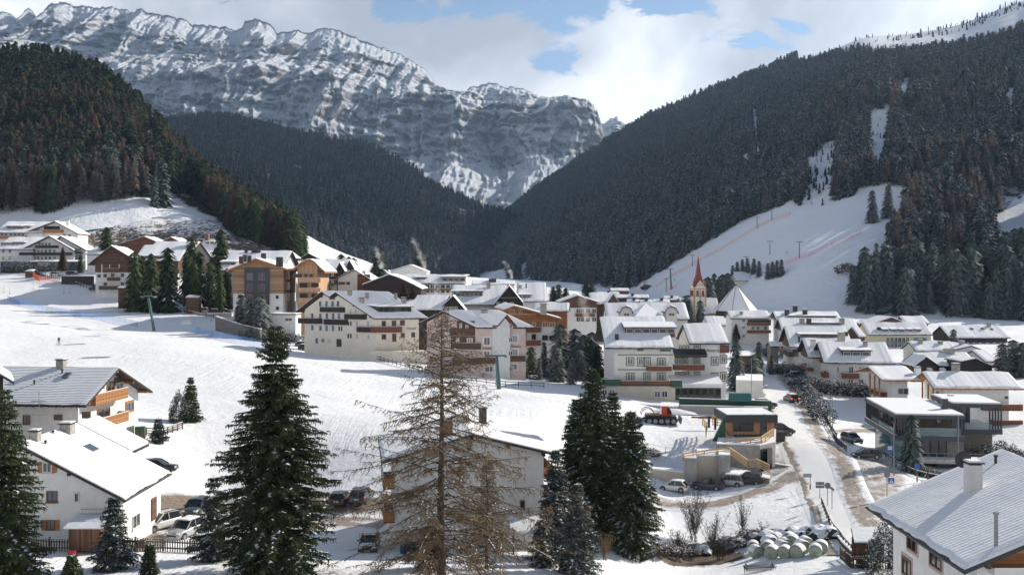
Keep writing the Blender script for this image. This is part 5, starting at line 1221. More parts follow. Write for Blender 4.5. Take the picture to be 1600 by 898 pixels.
# ---- big house, lower right
q = cr(1280, 680, 4.119)
h = house('house', 'large white house with a ribbed snowy roof filling the lower right corner', (1507, 891), 55, 0)
M_SR3 = snow_mat('snow over wavy sheets', rows=.07)
h.roof('R', [('m', 9.35, -12.45), ('m', 18.8, -16.35)], ('m', 15.2), og=1.4, oe=1.35, smat=M_SR3, snow=.2, walls=M_W, emat=M_DKM, rows_u=True, base=-26.5); h.gutter(); h.purlins(M_WB); h.rafters(M_WB); hb = h
for a in ((570,642,630,740),(715,745,790,852),(537,787,594,905)): h.win('L', *q(a[0],a[1]), *q(a[2],a[3]), fm=M_FRB, surround=simple('painted red trim',(.5,.40,.37),.8,.3,6), bars=1)
h.recess('R', *q(1100,700), *q(1600,850), M_WO, name='cladding'); h.balcony('R', q(1130,0)[0], q(1600,0)[0], q(0,858)[1], q(0,905)[1], M_W, .9)
h.chimney(*q(990,372), w=.85, h=1.9, mat=M_W2); h.pipe(*q(1138,735), h=2.0, r=.11, mat=M_METAL); h.pipe(*q(1136,192), h=.6)
p = h.onroof(*q(975,372)); mb = MB(); c = p+Vector((-.25,.5,2.1)); n_ = 20
for k in range(3): pass
for rr in range(3):
 for j in range(n_):
  a0, a1 = 6.2832*j/n_, 6.2832*(j+1)/n_; r0, r1 = .55*rr/3, .55*(rr+1)/3
  f_ = lambda r, a: c+Vector((math.cos(a)*r, .35*r*r-.05, math.sin(a)*r)); mb.poly([f_(r0,a0), f_(r1,a0), f_(r1,a1), f_(r0,a1)])
mb.tube([c, p+Vector((0,.4,1.2))], .04, n=5); mb.build('satellite_dish', M_DKM, h.root)
# ---- wood clad hotel with the wave roof
q = cr(340, 380, 5.985)
h = house('hotel', 'hotel clad in weathered boards with a dark window tower in its gable', q(78,255), 262, 4, cat='hotel')
h.roof('R', [q(355,142), q(660,245)], ('m', 26), og=1.4, oe=1.6, walls=M_W, upper=M_WL, zsplit=-(q(0,470)[1]-HY)/F*264, emat=M_WO, thick=.45, snow=.3); h.purlins(M_WO)
f = q; h.recess('R', *q(255,228), *q(486,575), M_GREY, name='window_tower', proud=.5)
for y in (278, 380, 480):
 for x in (278, 386):
  w_ = 55 if x == 278 else 60; fr = h.win('R', *q(x,y), *q(x+w_,y+66), fm=M_WO, gm=M_GLB, out=.52);
  for c_ in fr.children: c_.location.y -= .51
for (x, y) in ((203,308),(552,303),(204,407),(553,404),(557,502),(560,608),(205,495)): h.win('R', *q(x-14,y-16), *q(x+14,y+16), fm=M_FRB, mull=0)
h.win('R', *q(285,185), *q(375,222), fm=M_WO, gm=M_GLB, out=.12); h.win('R', *q(410,180), *q(480,215), fm=M_WO, gm=M_GLB, out=.12)
for x, y in ((222,160),(255,143),(298,148)): h.chimney(*q(x,y+4), w=.9, h=1.0, mat=M_DKM, cap=False)
h.chimney(*q(430,148), w=1.2, h=1.6, mat=M_DKM, cap=False); h.chimney(*q(460,128), w=1.0, h=1.2, mat=M_DKM, cap=False)
h = house('hotel', 'timber hotel wing under a curved wave shaped roof, with loggias facing the slope', q(660,245), 266, 2, cat='hotel')
h.roof('R', [q(700,240), q(740,212), q(785,172), q(830,152), q(865,150), q(905,170), q(940,205), q(975,240), q(1003,262)], ('m', 24), og=1.6, oe=2.2, walls=M_WLV, emat=M_WO, thick=.5, snow=.3)
for (x0, y0, x1, y1) in ((766,368,846,416),(874,368,948,412),(766,466,846,514),(874,466,950,512)): h.win('R', *q(x0,y0), *q(x1,y1), fm=M_WLV, gm=M_DKM, mull=0, out=.25)
for (x0, y0, x1, y1) in ((700,285,790,322),(812,286,842,316),(862,286,890,316)): h.win('R', *q(x0,y0), *q(x1,y1), fm=M_WO, gm=M_GL, out=.05)
h.balcony('R', q(755,0)[0], q(962,0)[0], q(0,322)[1], q(0,366)[1], M_WLV, 1.6); h.balcony('R', q(755,0)[0], q(962,0)[0], q(0,420)[1], q(0,455)[1], M_WLV, 1.6); h.balcony('R', q(755,0)[0], q(965,0)[0], q(0,516)[1], q(0,560)[1], M_WLV, 1.6)
for x, y in ((660,300),(660,400),(657,500)): h.win('R', *q(x-16,y-34), *q(x+16,y+36), fm=M_WLV, gm=M_GLB)
h.chimney(*q(580,190), w=1.3, h=1.4, mat=M_DKM, cap=False)
lb = house('shed', 'flat snow covered garage with one wide window below the wave roofed hotel', q(470,662), 252, 0, cat='garage')
lb.roof('L', [('r', 6, q(0,655)[1]), ('r', 7, q(0,655)[1])], q(735,0)[0], og=.2, oe=.2, thick=.2, snow=.3, walls=M_W); lb.win('R', *q(630,698), *q(698,728), gm=M_GL)
# ---- dark roof block behind that hotel
h = house('house', 'broad snowy roof with dark red dormer band behind the wood clad hotel', q(5,258), 300, 0)
h.roof('L', [('slope', .42, q(0,75)[1]), 'sym'], q(600,0)[0], walls=M_W2, emat=M_WD, og=1.2); h.wins('R', [q(75,0)[0], q(110,0)[0], q(30,0)[0]], [q(0,365)[1]], 1.0, 1.3, fm=M_WR); h.dormer(*[q(30,0)[0], q(165,0)[0]], q(0,178)[1], q(0,208)[1], n=3, mat=M_WR)
h.balcony('R', q(5,0)[0], q(120,0)[0], q(0,290)[1], q(0,310)[1], M_WD, 1.3)
for x in (332, 362, 388, 268): h.chimney(*q(x,92), w=.9, h=.8, mat=M_DKM, cap=False)
h = house('house', 'snow roofed house with a dark timber gable just behind the wave roof', q(530,140), 330, 0)
h.roof('R', [q(610,72), q(700,138)], ('m', 14), walls=M_WD, emat=M_WD)
h = house('house', 'dark gabled barn at the foot of the open white meadow', q(770,140), 360, 0, cat='barn')
h.roof('R', [q(848,95), q(975,160)], ('m', 14), walls=M_WD, emat=M_WD)
q = cr(300, 340, 5.283)
h = house('house', 'cream chalet with twin dark balconies right of the wave roofed hotel', q(1060,450), 320, 0)
h.roof('L', [('slope', .5, q(0,352)[1]), 'sym'], q(1300,0)[0], walls=M_CREAM, emat=M_WD, og=.6); h.wins('R', [q(x,0)[0] for x in (1078,1135,1185,1225)], [q(0,475)[1], q(0,535)[1]], 1.1, 1.6); h.balcony('R', q(1065,0)[0], q(1245,0)[0], q(0,487)[1], q(0,505)[1], M_WD); h.balcony('R', q(1065,0)[0], q(1160,0)[0], q(0,545)[1], q(0,562)[1], M_WD)
for i, (a, b, c_, y0, y1) in enumerate([(1180,1218,1262,372,445),(1262,1298,1345,352,430)]):
 g = house('house', ['dark pointed gable beside the cream chalet, left one of two', 'dark pointed gable beside the cream chalet, right one of two'][i], q(a, y1), 314-i*2+i*8, 0); g.roof('R', [q(b,y0), q(c_,y1)], ('m', 9), walls=M_WD, emat=M_WD, og=.8, oe=.5)
h = house('house', 'white gable house with two small red framed windows', q(1190,500), 290, 0)
h.roof('R', [q(1338,428), q(1480,515)], ('m', 22), walls=M_W, emat=M_WD, og=.7, oe=.4, snow=.3)
h.win('R', *q(1208,530), *q(1265,553), fm=M_FRB); h.win('R', *q(1275,530), *q(1305,553), fm=M_WR); h.recess('R', *q(1365,468), *q(1470,640), M_WR, name='red_boarding')
h.chimney(*q(1420,470), w=.8, h=.9)
h = house('house', 'wide black timber gable building in front of the smoking chimneys', q(1400,555), 278, 0, cat='barn')
h.roof('R', [q(1625,470), q(1690,490), q(1760,520), q(1900,590)], ('m', 20), walls=M_WD, emat=M_DKM, og=1, oe=.5)
q = cr(450, 360, 5.926)
h = house('house', 'white walled house under a low snowy gable near the rising smoke', q(945,380), 400, 0)
h.roof('R', [q(1130,322), q(1290,385)], ('m', 16), walls=M_W, emat=M_CONL, og=.3, oe=.3)
h = house('hotel', 'long dark hotel with a row of pitched dormers under the mid valley forest', q(1020,490), 330, -1, cat='hotel')
h.roof('L', [('slope', .5, q(0,415)[1]), ('r', 26, q(0,412)[1])], q(1640,0)[0], walls=M_W, emat=M_WR, og=.6)
h.dormer(q(1425,0)[0], q(1640,0)[0], q(0,432)[1], q(0,478)[1], n=4, mat=M_WR, rise=.2); h.dormer(q(1180,0)[0], q(1280,0)[0], q(0,436)[1], q(0,458)[1], n=2, mat=M_WR, rise=.2)
h.wins('R', [q(x,0)[0] for x in range(1050,1640,48)], [q(0,518)[1], q(0,560)[1]], 1.3, 1.3); h.balcony('R', q(1290,0)[0], q(1640,0)[0], q(0,538)[1], q(0,556)[1], M_WR); h.balcony('R', q(1020,0)[0], q(1160,0)[0], q(0,530)[1], q(0,552)[1], M_WD)
for x in (1048,1200,1390): h.chimney(*q(x,405), w=1.0, h=1.0, mat=M_DKM, cap=False)
# ---- cream house with black balconies
q = cr(460, 430, 5.283)
h = house('guest_house', 'cream guest house with black balconies and a glazed roof terrace above the ski slope fence', q(655,355), 226, 6, cat='guest house', yh=157)
h.roof('L', [q(335,140), q(286,178), q(220,135), q(8,300)], ('m', 12.5), og=1.3, oe=1.0, walls=M_CREAM, emat=M_WD, snow=.25, ov_far=1.4); h.purlins(M_WD); h2 = h; hc = h
for y, xs in ((237,(267,317,362)),(338,(270,322,370)),(440,(268,320))):
 for x in xs: h.win('L', *q(x-15,y-28), *q(x+15,y+24), fm=M_FR, gm=M_GLB, mull=0) if x > 285 else h2.win('L', *q(x-15,y-28), *q(x+15,y+24), fm=M_FR, gm=M_GLB, mull=0)
for (x, y) in ((215,237),(216,338),(150,335),(217,436),(150,432),(186,541)): h2.win('L', *q(x-14,y-25), *q(x+14,y+24), fm=M_FR, gm=M_GLB, mull=0)
for (x0,y0,x1,y1) in ((436,378,480,418),(508,378,528,425),(434,478,480,522),(508,482,528,524),(456,275,474,318),(498,275,516,318),(602,374,622,430),(604,486,624,528),(360,420,402,462),(222,520,252,556),(280,522,298,556)): (h if x0 > 300 else h2).win('L', *q(x0,y0), *q(x1,y1), gm=M_GL)
h.win('L', *q(350,525), *q(390,590), fm=M_FRB, gm=M_GL, door=True)
h2.balcony('L', *[q(208,0)[0], q(376,0)[0]], q(0,262)[1], q(0,304)[1], M_WD, 1.2); h2.balcony('L', q(28,0)[0], q(190,0)[0], q(0,354)[1], q(0,398)[1], M_WD, 1.2); h.balcony('L', q(240,0)[0], q(408,0)[0], q(0,363)[1], q(0,408)[1], M_WD, 1.0); h.balcony('L', q(410,0)[0], q(555,0)[0], q(0,320)[1], q(0,363)[1], M_WD, 1.2); h.balcony('L', q(512,0)[0], q(662,0)[0], q(0,426)[1], q(0,470)[1], M_WD, 1.2)
h.balcony('R', q(664,0)[0], q(888,0)[0], q(0,424)[1], q(0,472)[1], M_WR, 1.2)
for (x0,y0,x1,y1) in ((724,375,748,425),(808,372,834,420),(874,370,905,414),(724,486,750,530),(810,480,835,548),(882,475,904,518),(968,470,990,512)): h.win('R', *q(x0-4,y0), *q(x1+4,y1), gm=M_GL, fm=M_FRB)
for x, y, w_ in ((456,172,.6),(556,232,.65),(600,195,.45),(837,202,.45),(902,232,.65)): h.chimney(*q(x,y), w=w_, h=1.2)
h.dormer(q(690,0)[0], q(965,0)[0], q(0,262)[1], q(0,308)[1], n=6, mat=M_DKM, fm=M_DKM, rise=.3, wh=.8)
lbox(h, 'terrace', (7, -3.4, h.base+1.6), (16, 7.2, 3.8), M_CREAM)
# ---- snow roof behind the cream house and the larch
h = house('house', 'plain snowy roof ending in a dark open gable behind the bare larch top', q(870,285), 262, -8)
h.roof('L', [('slope', .42, q(0,168)[1]), 'sym'], q(1225,0)[0], walls=M_WD, emat=M_WD, og=.5);
h = house('house', 'black open gable with white lettered balconies right of the plain snowy roof', q(1190,280), 262, 0); h.roof('R', [q(1310,170), q(1420,300)], ('m', 8), walls=M_WD, emat=M_WD, og=1.2, oe=.5)
for x in (1250,1290,1330): h.win('R', *q(x-16,258), *q(x+16,280), gm=M_CURT)
# ---- pink guest house
q = cr(680, 450, 5.281)
h = house('guest_house', 'pink guest house with brown balconies and a white bay tower', q(340,325), 206, 4, cat='guest house', yh=160)
h.roof('L', [q(60,190), q(-140,290)], q(820,0)[0], og=.9, oe=1.0, walls=M_PINK, emat=M_WD, snow=.25); hp = h
h.recess('L', *q(140,330), *q(330,390), M_WB, name='wood_loggia', proud=.5); h.recess('L', *q(185,270), *q(325,332), M_WB, name='gable_boarding', proud=.12); h.recess('L', *q(140,395), *q(330,500), M_WB, name='wood_loggia', proud=.3)
h.balcony('L', q(142,0)[0], q(330,0)[0], q(0,452)[1], q(0,503)[1], M_WB, 1.2); h.balcony('L', q(142,0)[0], q(335,0)[0], q(0,575)[1], q(0,628)[1], M_WB, 1.2); h.balcony('R', q(336,0)[0], q(500,0)[0], q(0,572)[1], q(0,622)[1], M_WB, 1.0); h.balcony('R', q(618,0)[0], q(745,0)[0], q(0,556)[1], q(0,604)[1], M_WB, 1.0)
for (x0,y0,x1,y1) in ((398,405,452,470),(400,520,450,574),(632,390,680,448),(630,502,680,552),(405,645,488,692),(620,625,676,672)): h.win('R', *q(x0,y0), *q(x1,y1), gm=M_CURT, surround=M_W)
for (x0,y0,x1,y1) in ((206,290,226,330),(256,305,278,335),(190,408,212,445),(280,410,322,450),(98,330,125,375),(100,440,130,490),(100,560,125,600),(190,525,230,565),(300,650,330,690)): h.win('L', *q(x0,y0), *q(x1,y1), gm=M_CURT, out=.45 if x0 > 180 and y0 > 400 else .13)
# bay tower: projecting from the right face
a, b = h.along('X', q(512,0)[0], h.t0-1.1), h.along('X', q(618,0)[0], h.t0-1.1); zt_ = h.zat((a+b)/2, h.t0-1.1, q(0,300)[1]); mb = MB()
mb.prism([(a,h.base),(b,h.base),(b,zt_),((a+b)/2,zt_+1.7),(a,zt_)], h.t0-1.1, h.t0+.1); by = mb.build('bay_tower', M_W, h.root)
for k, (dy, z0, z1, m_, nm) in enumerate(((0, .05, .30, M_WR, 'bay_roof'), (.1, .304, .52, M_SNOW, 'snow'))):
 mb = MB(); o0, o1 = h.t0-1.9+dy, h.t0+4; c_ = (a+b)/2
 for s_ in (-1, 1):
  e_ = c_+s_*((b-a)/2+.7-dy); vs = [(e_,o0,zt_-.55+z0),(c_,o0,zt_+1.75+z0),(c_,o1,zt_+1.75+z0),(e_,o1,zt_-.55+z0)]; vs += [(x,y,z+z1-z0) for x,y,z in vs]; mb.mesh(vs, [(0,1,2,3),(4,5,6,7),(0,1,5,4),(1,2,6,5),(2,3,7,6),(3,0,4,7)])
 mb.build(nm, m_, h.root)
for (x0,y0,x1,y1) in ((566,292,596,332),(564,404,598,444),(562,518,598,556),(566,642,600,684)):
 fr = h.win('R', *q(x0,y0), *q(x1,y1), gm=M_GL); fr.location = (0,-1.1,0)
h.chimney(*q(405,235), w=.7, h=1.3)
# ---- orange brown chalet right of it
h = house('chalet', 'orange timber chalet with white bay windows between the pink and green-trimmed hotels', q(560,180), 238, 8, cat='chalet')
h.roof('R', [q(655,145), q(1050,255)], ('m', 18), og=1.5, oe=.9, walls=M_W, upper=M_WO, zsplit=-(q(0,320)[1]-HY)/F*240, emat=M_WO, thick=.3); h.purlins(M_WO)
for (x0,y0,x1,y1) in ((612,176,655,212),(690,176,718,206),(882,280,928,322),(940,282,988,322),(882,388,928,430),(940,390,988,430),(795,380,830,425),(800,280,828,318),(730,370,750,430)): h.win('R', *q(x0,y0), *q(x1,y1), out=.2, fm=M_FRB if y0 > 300 else M_FR)
h.recess('R', *q(875,328), *q(1000,375), M_W, name='white_panel', proud=.2); h.balcony('R', q(720,0)[0], q(872,0)[0], q(0,320)[1], q(0,365)[1], M_WR, 1.2); h.balcony('R', q(730,0)[0], q(872,0)[0], q(0,430)[1], q(0,475)[1], M_WR, 1.2); h.balcony('R', q(615,0)[0], q(840,0)[0], q(0,212)[1], q(0,250)[1], M_WO, .8, slats=True)
h.chimney(*q(893,190), w=1.1, h=1.4)
h = house('house', 'blue shaded snow roof with pointed red gable edge behind the orange chalet', q(800,190), 262, -6)
h.roof('L', [('slope', .5, q(0,128)[1]), 'sym'], q(1105,0)[0], walls=M_WR, emat=M_WR, og=.6)
h.chimney(*q(893,170), w=.9, h=1.0)
# ---- dark hotel with the dormer band, centre
q = cr(660, 400, 5.926)
h = house('hotel', 'dark timber hotel with a long window band and steep black gable, steam beside it', q(270,452), 300, 3, cat='hotel')
h.roof('L', [('slope', .5, q(0,275)[1]), 'sym'], q(800,0)[0], walls=M_W2, emat=M_WD, og=.6, snow=.35); h.dormer(q(272,0)[0], q(560,0)[0], q(0,328)[1], q(0,380)[1], n=7, mat=M_WD, rise=.2); h.chimney(*q(612,300), w=1.2, h=1.6)
h = house('hotel', 'steep black gable front with carved balcony at the centre of the village', q(660,450), 294, 0, cat='hotel'); h.roof('R', [q(805,278), q(940,445)], ('m', 12), walls=M_WD, emat=M_WD, og=1.0, oe=.3); h.balcony('R', q(725,0)[0], q(880,0)[0], q(0,385)[1], q(0,408)[1], M_WD);
for x in (700,760,830): h.win('R', *q(x-14,425), *q(x+14,446), gm=M_CURT)
h = house('house', 'wide snow roof with a brown dormer right of the steep black gable', q(875,422), 330, 0)
h.roof('L', [('slope', .5, q(0,252)[1]), 'sym'], q(1158,0)[0], walls=M_W2, emat=M_WD, og=.4); h.dormer(q(885,0)[0], q(1005,0)[0], q(0,360)[1], q(0,392)[1], n=3, mat=M_WB, rise=.2); h.chimney(*q(905,300), w=1.0, h=1.0); h.pipe(*q(962,300), h=1.5, r=.2)
h = house('house', 'long flat snow roof on the skyline behind the smoke', q(455,262), 400, 0); h.roof('L', [('slope', .25, q(0,230)[1]), 'sym'], q(860,0)[0], walls=M_W2, emat=M_WD, og=.4); h.chimney(*q(650,240), w=3, h=1.4, mat=M_DKM, cap=False)
h = house('chalet', 'brown gabled chalet with white lower wall and smoke drifting over it', q(1258,430), 290, 0); h.roof('R', [q(1440,365), q(1640,430)], ('m', 18), walls=M_W, upper=M_WB, zsplit=-(q(0,478)[1]-HY)/F*291, emat=M_WB, og=1.2, oe=.8)
h.wins('R', [q(x,0)[0] for x in (1445,1478,1532,1590)], [q(0,508)[1], q(0,586)[1]], 1.3, 1.4); h.wins('R', [q(x,0)[0] for x in (1440,1480)], [q(0,428)[1]], 1.2, 1.5); h.balcony('R', q(1420,0)[0], q(1600,0)[0], q(0,530)[1], q(0,560)[1], M_WR); h.chimney(*q(1510,375), w=1.0, h=1.2)
q = cr(870, 440, 4.277)
h = house('house', 'snowy roof ending in a brown gable right behind the smoky chalet', q(225,150), 310, 0); h.roof('L', [('slope', .45, q(0,78)[1]), 'sym'], q(390,0)[0], walls=M_WB, emat=M_WB, og=.4)
h = house('house', 'brown pointed gable between the smoky chalet and the hipped roofs', q(330,150), 306, 0); h.roof('R', [q(378,82), q(425,148)], ('m', 6), walls=M_WB, emat=M_WB, og=.8, oe=.4)
# ---- hotel with green trim (two roofs)
q = cr(930, 480, 5.283)
h = house('hotel', 'large white hotel with sage green window surrounds and a long brown dormer', q(80,335), 190, 0, cat='hotel')
h.roof('L', [('slope', .43, q(0,84)[1]), 'sym'], q(655,0)[0], og=2.0, oe=1.7, walls=M_W, emat=M_ROOFD, snow=.28, ov_far=.8); ha = h; h.rafters(M_WR, 2.9); h.gutter()
h.dormer(q(250,0)[0], q(660,0)[0], q(0,170)[1], q(0,222)[1], n=6, mat=M_WR, rise=.7); h.chimney(*q(178,275), w=.7, h=1.3, mat=M_DKM, cap=False)
for (x0,y0,x1,y1) in ((262,420,314,474),(354,420,398,478),(408,420,450,478),(518,425,572,486),(264,546,316,606),(406,546,448,598),(518,546,572,606)): h.win('R', *q(x0,y0), *q(x1,y1), gm=M_CURT, surround=M_GRNL, fw=.14)
for (x0,y0,x1,y1) in ((345,347,400,360),(535,348,625,364)): h.win('R', *q(x0,y0), *q(x1,y1), gm=M_GL, fm=M_GRNL)
for y in (392, 514): h.recess('R', *q(185,y-5), *q(640,y+5), M_GRNL, name='green_band', proud=.03)
h.balcony('R', q(430,0)[0], q(632,0)[0], q(0,486)[1], q(0,526)[1], M_WR, 1.3)
h.balcony('R', q(215,0)[0], q(625,0)[0], q(0,607)[1], q(0,640)[1], M_WR, 1.6); h.balcony('R', q(15,0)[0], q(212,0)[0], q(0,592)[1], q(0,648)[1], M_GRN, 1.7); h.balcony('R', q(628,0)[0], q(718,0)[0], q(0,603)[1], q(0,660)[1], M_GRN, 1.7); h.balcony('R', q(404,0)[0], q(436,0)[0], q(0,605)[1], q(0,641)[1], M_GRN, 1.68)
# ground storey, wider
zf = h.zat(0, h.t0-1.4, q(0,650)[1]); xa = h.along('X', q(20,0)[0], h.t0-1.2); xb = h.along('X', q(660,0)[0], h.t0-1.2)
lbox(h, 'ground_floor', ((xa+xb)/2, h.t0+6.2, (zf+h.base)/2), (xb-xa, 15, zf-h.base), M_BEI)
for (x0,y0,x1,y1) in ((52,668,94,730),(108,670,158,732),(480,682,530,736),(540,682,590,736)):
 fr = h.win('R', *q(x0,y0), *q(x1,y1), gm=M_GLB); fr.location = (0,-1.32,0)
for x in (380, 432): pass
w_ = house('hotel', 'right wing of the large white hotel with red balcony and glazed veranda', q(775,298), 197, 0, cat='hotel')
w_.roof('L', [('slope', .43, q(0,140)[1]), 'sym'], q(1110,0)[0], og=.5, oe=1.2, walls=M_W, emat=M_ROOFD, snow=.28); w_.gutter()
for (x0,y0,x1,y1) in ((820,308,862,342),(962,415,1010,470),(665,422,714,466),(820,424,860,466),(665,538,765,608),(820,540,860,592),(962,545,1010,610),(1036,400,1082,455),(1038,540,1082,604),(700,320,765,362),(722,422,760,470)): w_.win('R', *q(x0,y0), *q(x1,y1), gm=M_CURT, surround=M_GRNL, fw=.14)
w_.balcony('R', q(655,0)[0], q(905,0)[0], q(0,474)[1], q(0,520)[1], M_WR, 2.2)
HW = w_
w_.recess('R', *q(1030,312), *q(1104,376), M_WR, name='red_loggia', proud=.3)
xa = w_.along('X', q(655,0)[0], w_.t0-2.3); xb = w_.along('X', q(925,0)[0], w_.t0-2.3); z_ = w_.zat(xa, w_.t0-2.3, q(0,392)[1])
mb = MB(); vs = [(xa,w_.t0-2.4,z_-.5),(xb,w_.t0-2.4,z_-.5),(xb,w_.t0,z_+.5),(xa,w_.t0,z_+.5)]; vs += [(a,b,c+.55) for a,b,c in vs]; mb.mesh(vs, [(0,1,2,3),(4,5,6,7),(0,1,5,4),(1,2,6,5),(2,3,7,6),(3,0,4,7)]); mb.build('awning', M_DKM, w_.root)
# veranda
xa = w_.along('X', q(655,0)[0], w_.t0-5); xb = w_.along('X', q(1040,0)[0], w_.t0-5); z1 = w_.zat(xa, w_.t0-5, q(0,662)[1]); z0 = w_.zat(xa, w_.t0-5, q(0,762)[1])
lbox(w_, 'veranda', ((xa+xb)/2, w_.t0-2.5, (z0+z1)/2), (xb-xa, 4.8, z1-z0), M_DKM); lbox(w_, 'veranda_roof', ((xa+xb)/2, w_.t0-2.6, z1+.25), (xb-xa+.6, 5.4, .5), M_W); mb = MB(); vs = [(xa-.3,w_.t0-5.3,z1+.5),(xb+.3,w_.t0-5.3,z1+.5),(xb+.3,w_.t0,z1+1.7),(xa-.3,w_.t0,z1+1.7)]; vs += [(a,b,c+.3) for a,b,c in vs]; mb.mesh(vs, [(0,1,2,3),(4,5,6,7),(0,1,5,4),(1,2,6,5),(2,3,7,6),(3,0,4,7)]); mb.build('snow', M_SNOW, w_.root)
n_ = 7
for i in range(n_):
 a = xa+(xb-xa)*i/n_+.1; b = xa+(xb-xa)*(i+1)/n_-.1; o = lbox(w_, 'window', ((a+b)/2, w_.t0-4.93, (z0+z1)/2), (b-a, .08, z1-z0-.3), M_FRB); lbox(w_, 'pane', ((a+b)/2, w_.t0-4.98, (z0+z1)/2), (b-a-.2, .04, z1-z0-.5), M_GL, o)
ga = ground_at(1062, 178);
# green terrace parapet and retaining wall in front
def wall_run(name, label, pts, hgt, th, mat, cat='wall', cap=None, base=-1.0, topsnow=.12, group=None, snow=True):
 """pts: (px, D, ztop or None): a wall following the ground"""
 P3 = []
 for p in pts: g = ground_at(p[0], p[1]); zt = g.z+hgt if len(p) < 3 or p[2] is None else -(p[2]-HY)/F*p[1]; P3.append((g.x, g.y, g.z+base, zt))
 c = P3[0]; root = empty(name, (c[0], c[1], c[2]), label=label, cat=cat, group=group); mb = MB(); sn = MB()
 for a, b in zip(P3, P3[1:]):
  d = Vector((b[0]-a[0], b[1]-a[1])).normalized(); n = Vector((-d.y, d.x))*th/2; o = Vector((c[0], c[1], c[2]))
  vs = [Vector((q_[0]+s_*n.x, q_[1]+s_*n.y, z))-o for q_ in (a, b) for s_ in (-1, 1) for z in (min(a[2], b[2])-.5, q_[3])]
  mb.mesh(vs, [(0,1,3,2),(4,5,7,6),(0,1,5,4),(2,3,7,6),(1,3,7,5),(0,2,6,4)])
  vs = [Vector((q_[0]+s_*n.x*1.08, q_[1]+s_*n.y*1.08, q_[3]+z))-o for q_ in (a, b) for s_ in (-1, 1) for z in (.004, topsnow)]
  sn.mesh(vs, [(0,1,3,2),(4,5,7,6),(0,1,5,4),(2,3,7,6),(1,3,7,5),(0,2,6,4)])
 mb.build('wall_body', mat, root)
 if snow: sn.build('snow', M_SNOW, root)
 return root
wall_run('terrace_wall', 'dark green terrace parapet in front of the hotel veranda', [(1061,181,622),(1160,179,625),(1205,178,626)], 2, .3, M_GRN)
wall_run('retaining_wall', 'pale retaining wall between hotel terrace and ski slope', [(955,186,628),(1062,180,636),(1062.5,179.5,633),(1200,176.5,636)], 2, .5, M_CONL)
wall_run('retaining_wall', 'low dark stone wall beside the ski slope right of the green lift tower', [(790,200,598),(830,196,605),(868,190,612),(905,187,618)], 1.2, .6, M_STONE)
wall_run('retaining_wall', 'plastered wall below the pink guest house', [(700,207,586),(745,203,592),(790,200.5,600)], 1.2, .4, M_BEI)
wall_run('retaining_wall', 'stone wall below the three snowy spruces at the wood clad hotel', [(338,252,494),(375,246,506),(408,243,514)], 1.2, .6, M_STONE)
# hipped roofs behind the green trimmed hotel
q = cr(870, 440, 4.277)
h = house('house', 'light gabled roofs with two arched dormers behind the green-trimmed hotel', q(330,250), 235, 0)
h.roof('L', [('slope', .55, q(0,148)[1]), 'sym'], q(890,0)[0], walls=M_W2, emat=M_WD, og=.4)
for i, x in enumerate((466, 768)):
 g = house('house', ['dormer house with dark rounded gable, the left one behind the green-trimmed hotel', 'dormer house with dark rounded gable, the right one behind the green-trimmed hotel'][i], q(x-48,205), 229, 0); g.roof('R', [q(x-30,175), q(x,162), q(x+30,175), q(x+48,208)], ('m', 6), walls=M_W2, emat=M_DKM, og=.5, oe=.3, base=-16); g.win('R', *q(x-20,208), *q(x+20,230), gm=M_GL)
mb = MB(); a = P(*q(520,235), 226); b = P(*q(720,235), 226); c = P(*q(605,145), 234); d2 = Vector((0, 14, 0)); g_ = empty('house', (a.x, a.y, -25), label='pyramid shaped snowy roof in the middle behind the green-trimmed hotel', cat='house'); o_ = Vector((a.x, a.y, -25))
mb.mesh([a-o_, b-o_, b+d2-o_, a+d2-o_, c+Vector((0,3,0))-o_], [(0,1,4),(1,2,4),(2,3,4),(3,0,4),(0,1,2,3)]); mb.build('snow_roof', M_SNOW, g_); mb = MB(); mb.box(((b.x-a.x)/2, 7, (a.z+25)/2), (b.x-a.x-.6, 13, a.z+25-.1)); mb.build('wall', M_W2, g_)
# ---- village houses around the church
q = cr(1060, 380, 4.989)
h = house('house', 'white house with two red brown balconies to the right of the church', q(405,586), 330, 0); h.roof('L', [('slope', .42, q(0,530)[1]), 'sym'], q(726,0)[0], walls=M_W, emat=M_WB, og=.6); h.balcony('R', q(542,0)[0], q(722,0)[0], q(0,618)[1], q(0,640)[1], M_WR); h.balcony('R', q(542,0)[0], q(722,0)[0], q(0,677)[1], q(0,700)[1], M_WR); h.recess('R', *q(540,596), *q(722,618), M_DKM, name='loggia'); h.wins('R', [q(508,0)[0]], [q(0,602)[1], q(0,657)[1], q(0,722)[1]], .9, 1.0); h.wins('R', [q(x,0)[0] for x in (580,620,678)], [q(0,660)[1]], 1.0, 1.2); h.chimney(*q(490,560), w=.9, h=1.0)
h = house('house', 'low snowy annex roof between church and the white balcony house', q(225,640), 345, 0); h.roof('L', [('slope', .4, q(0,575)[1]), 'sym'], q(415,0)[0], walls=M_W2, emat=M_WD, og=.3)
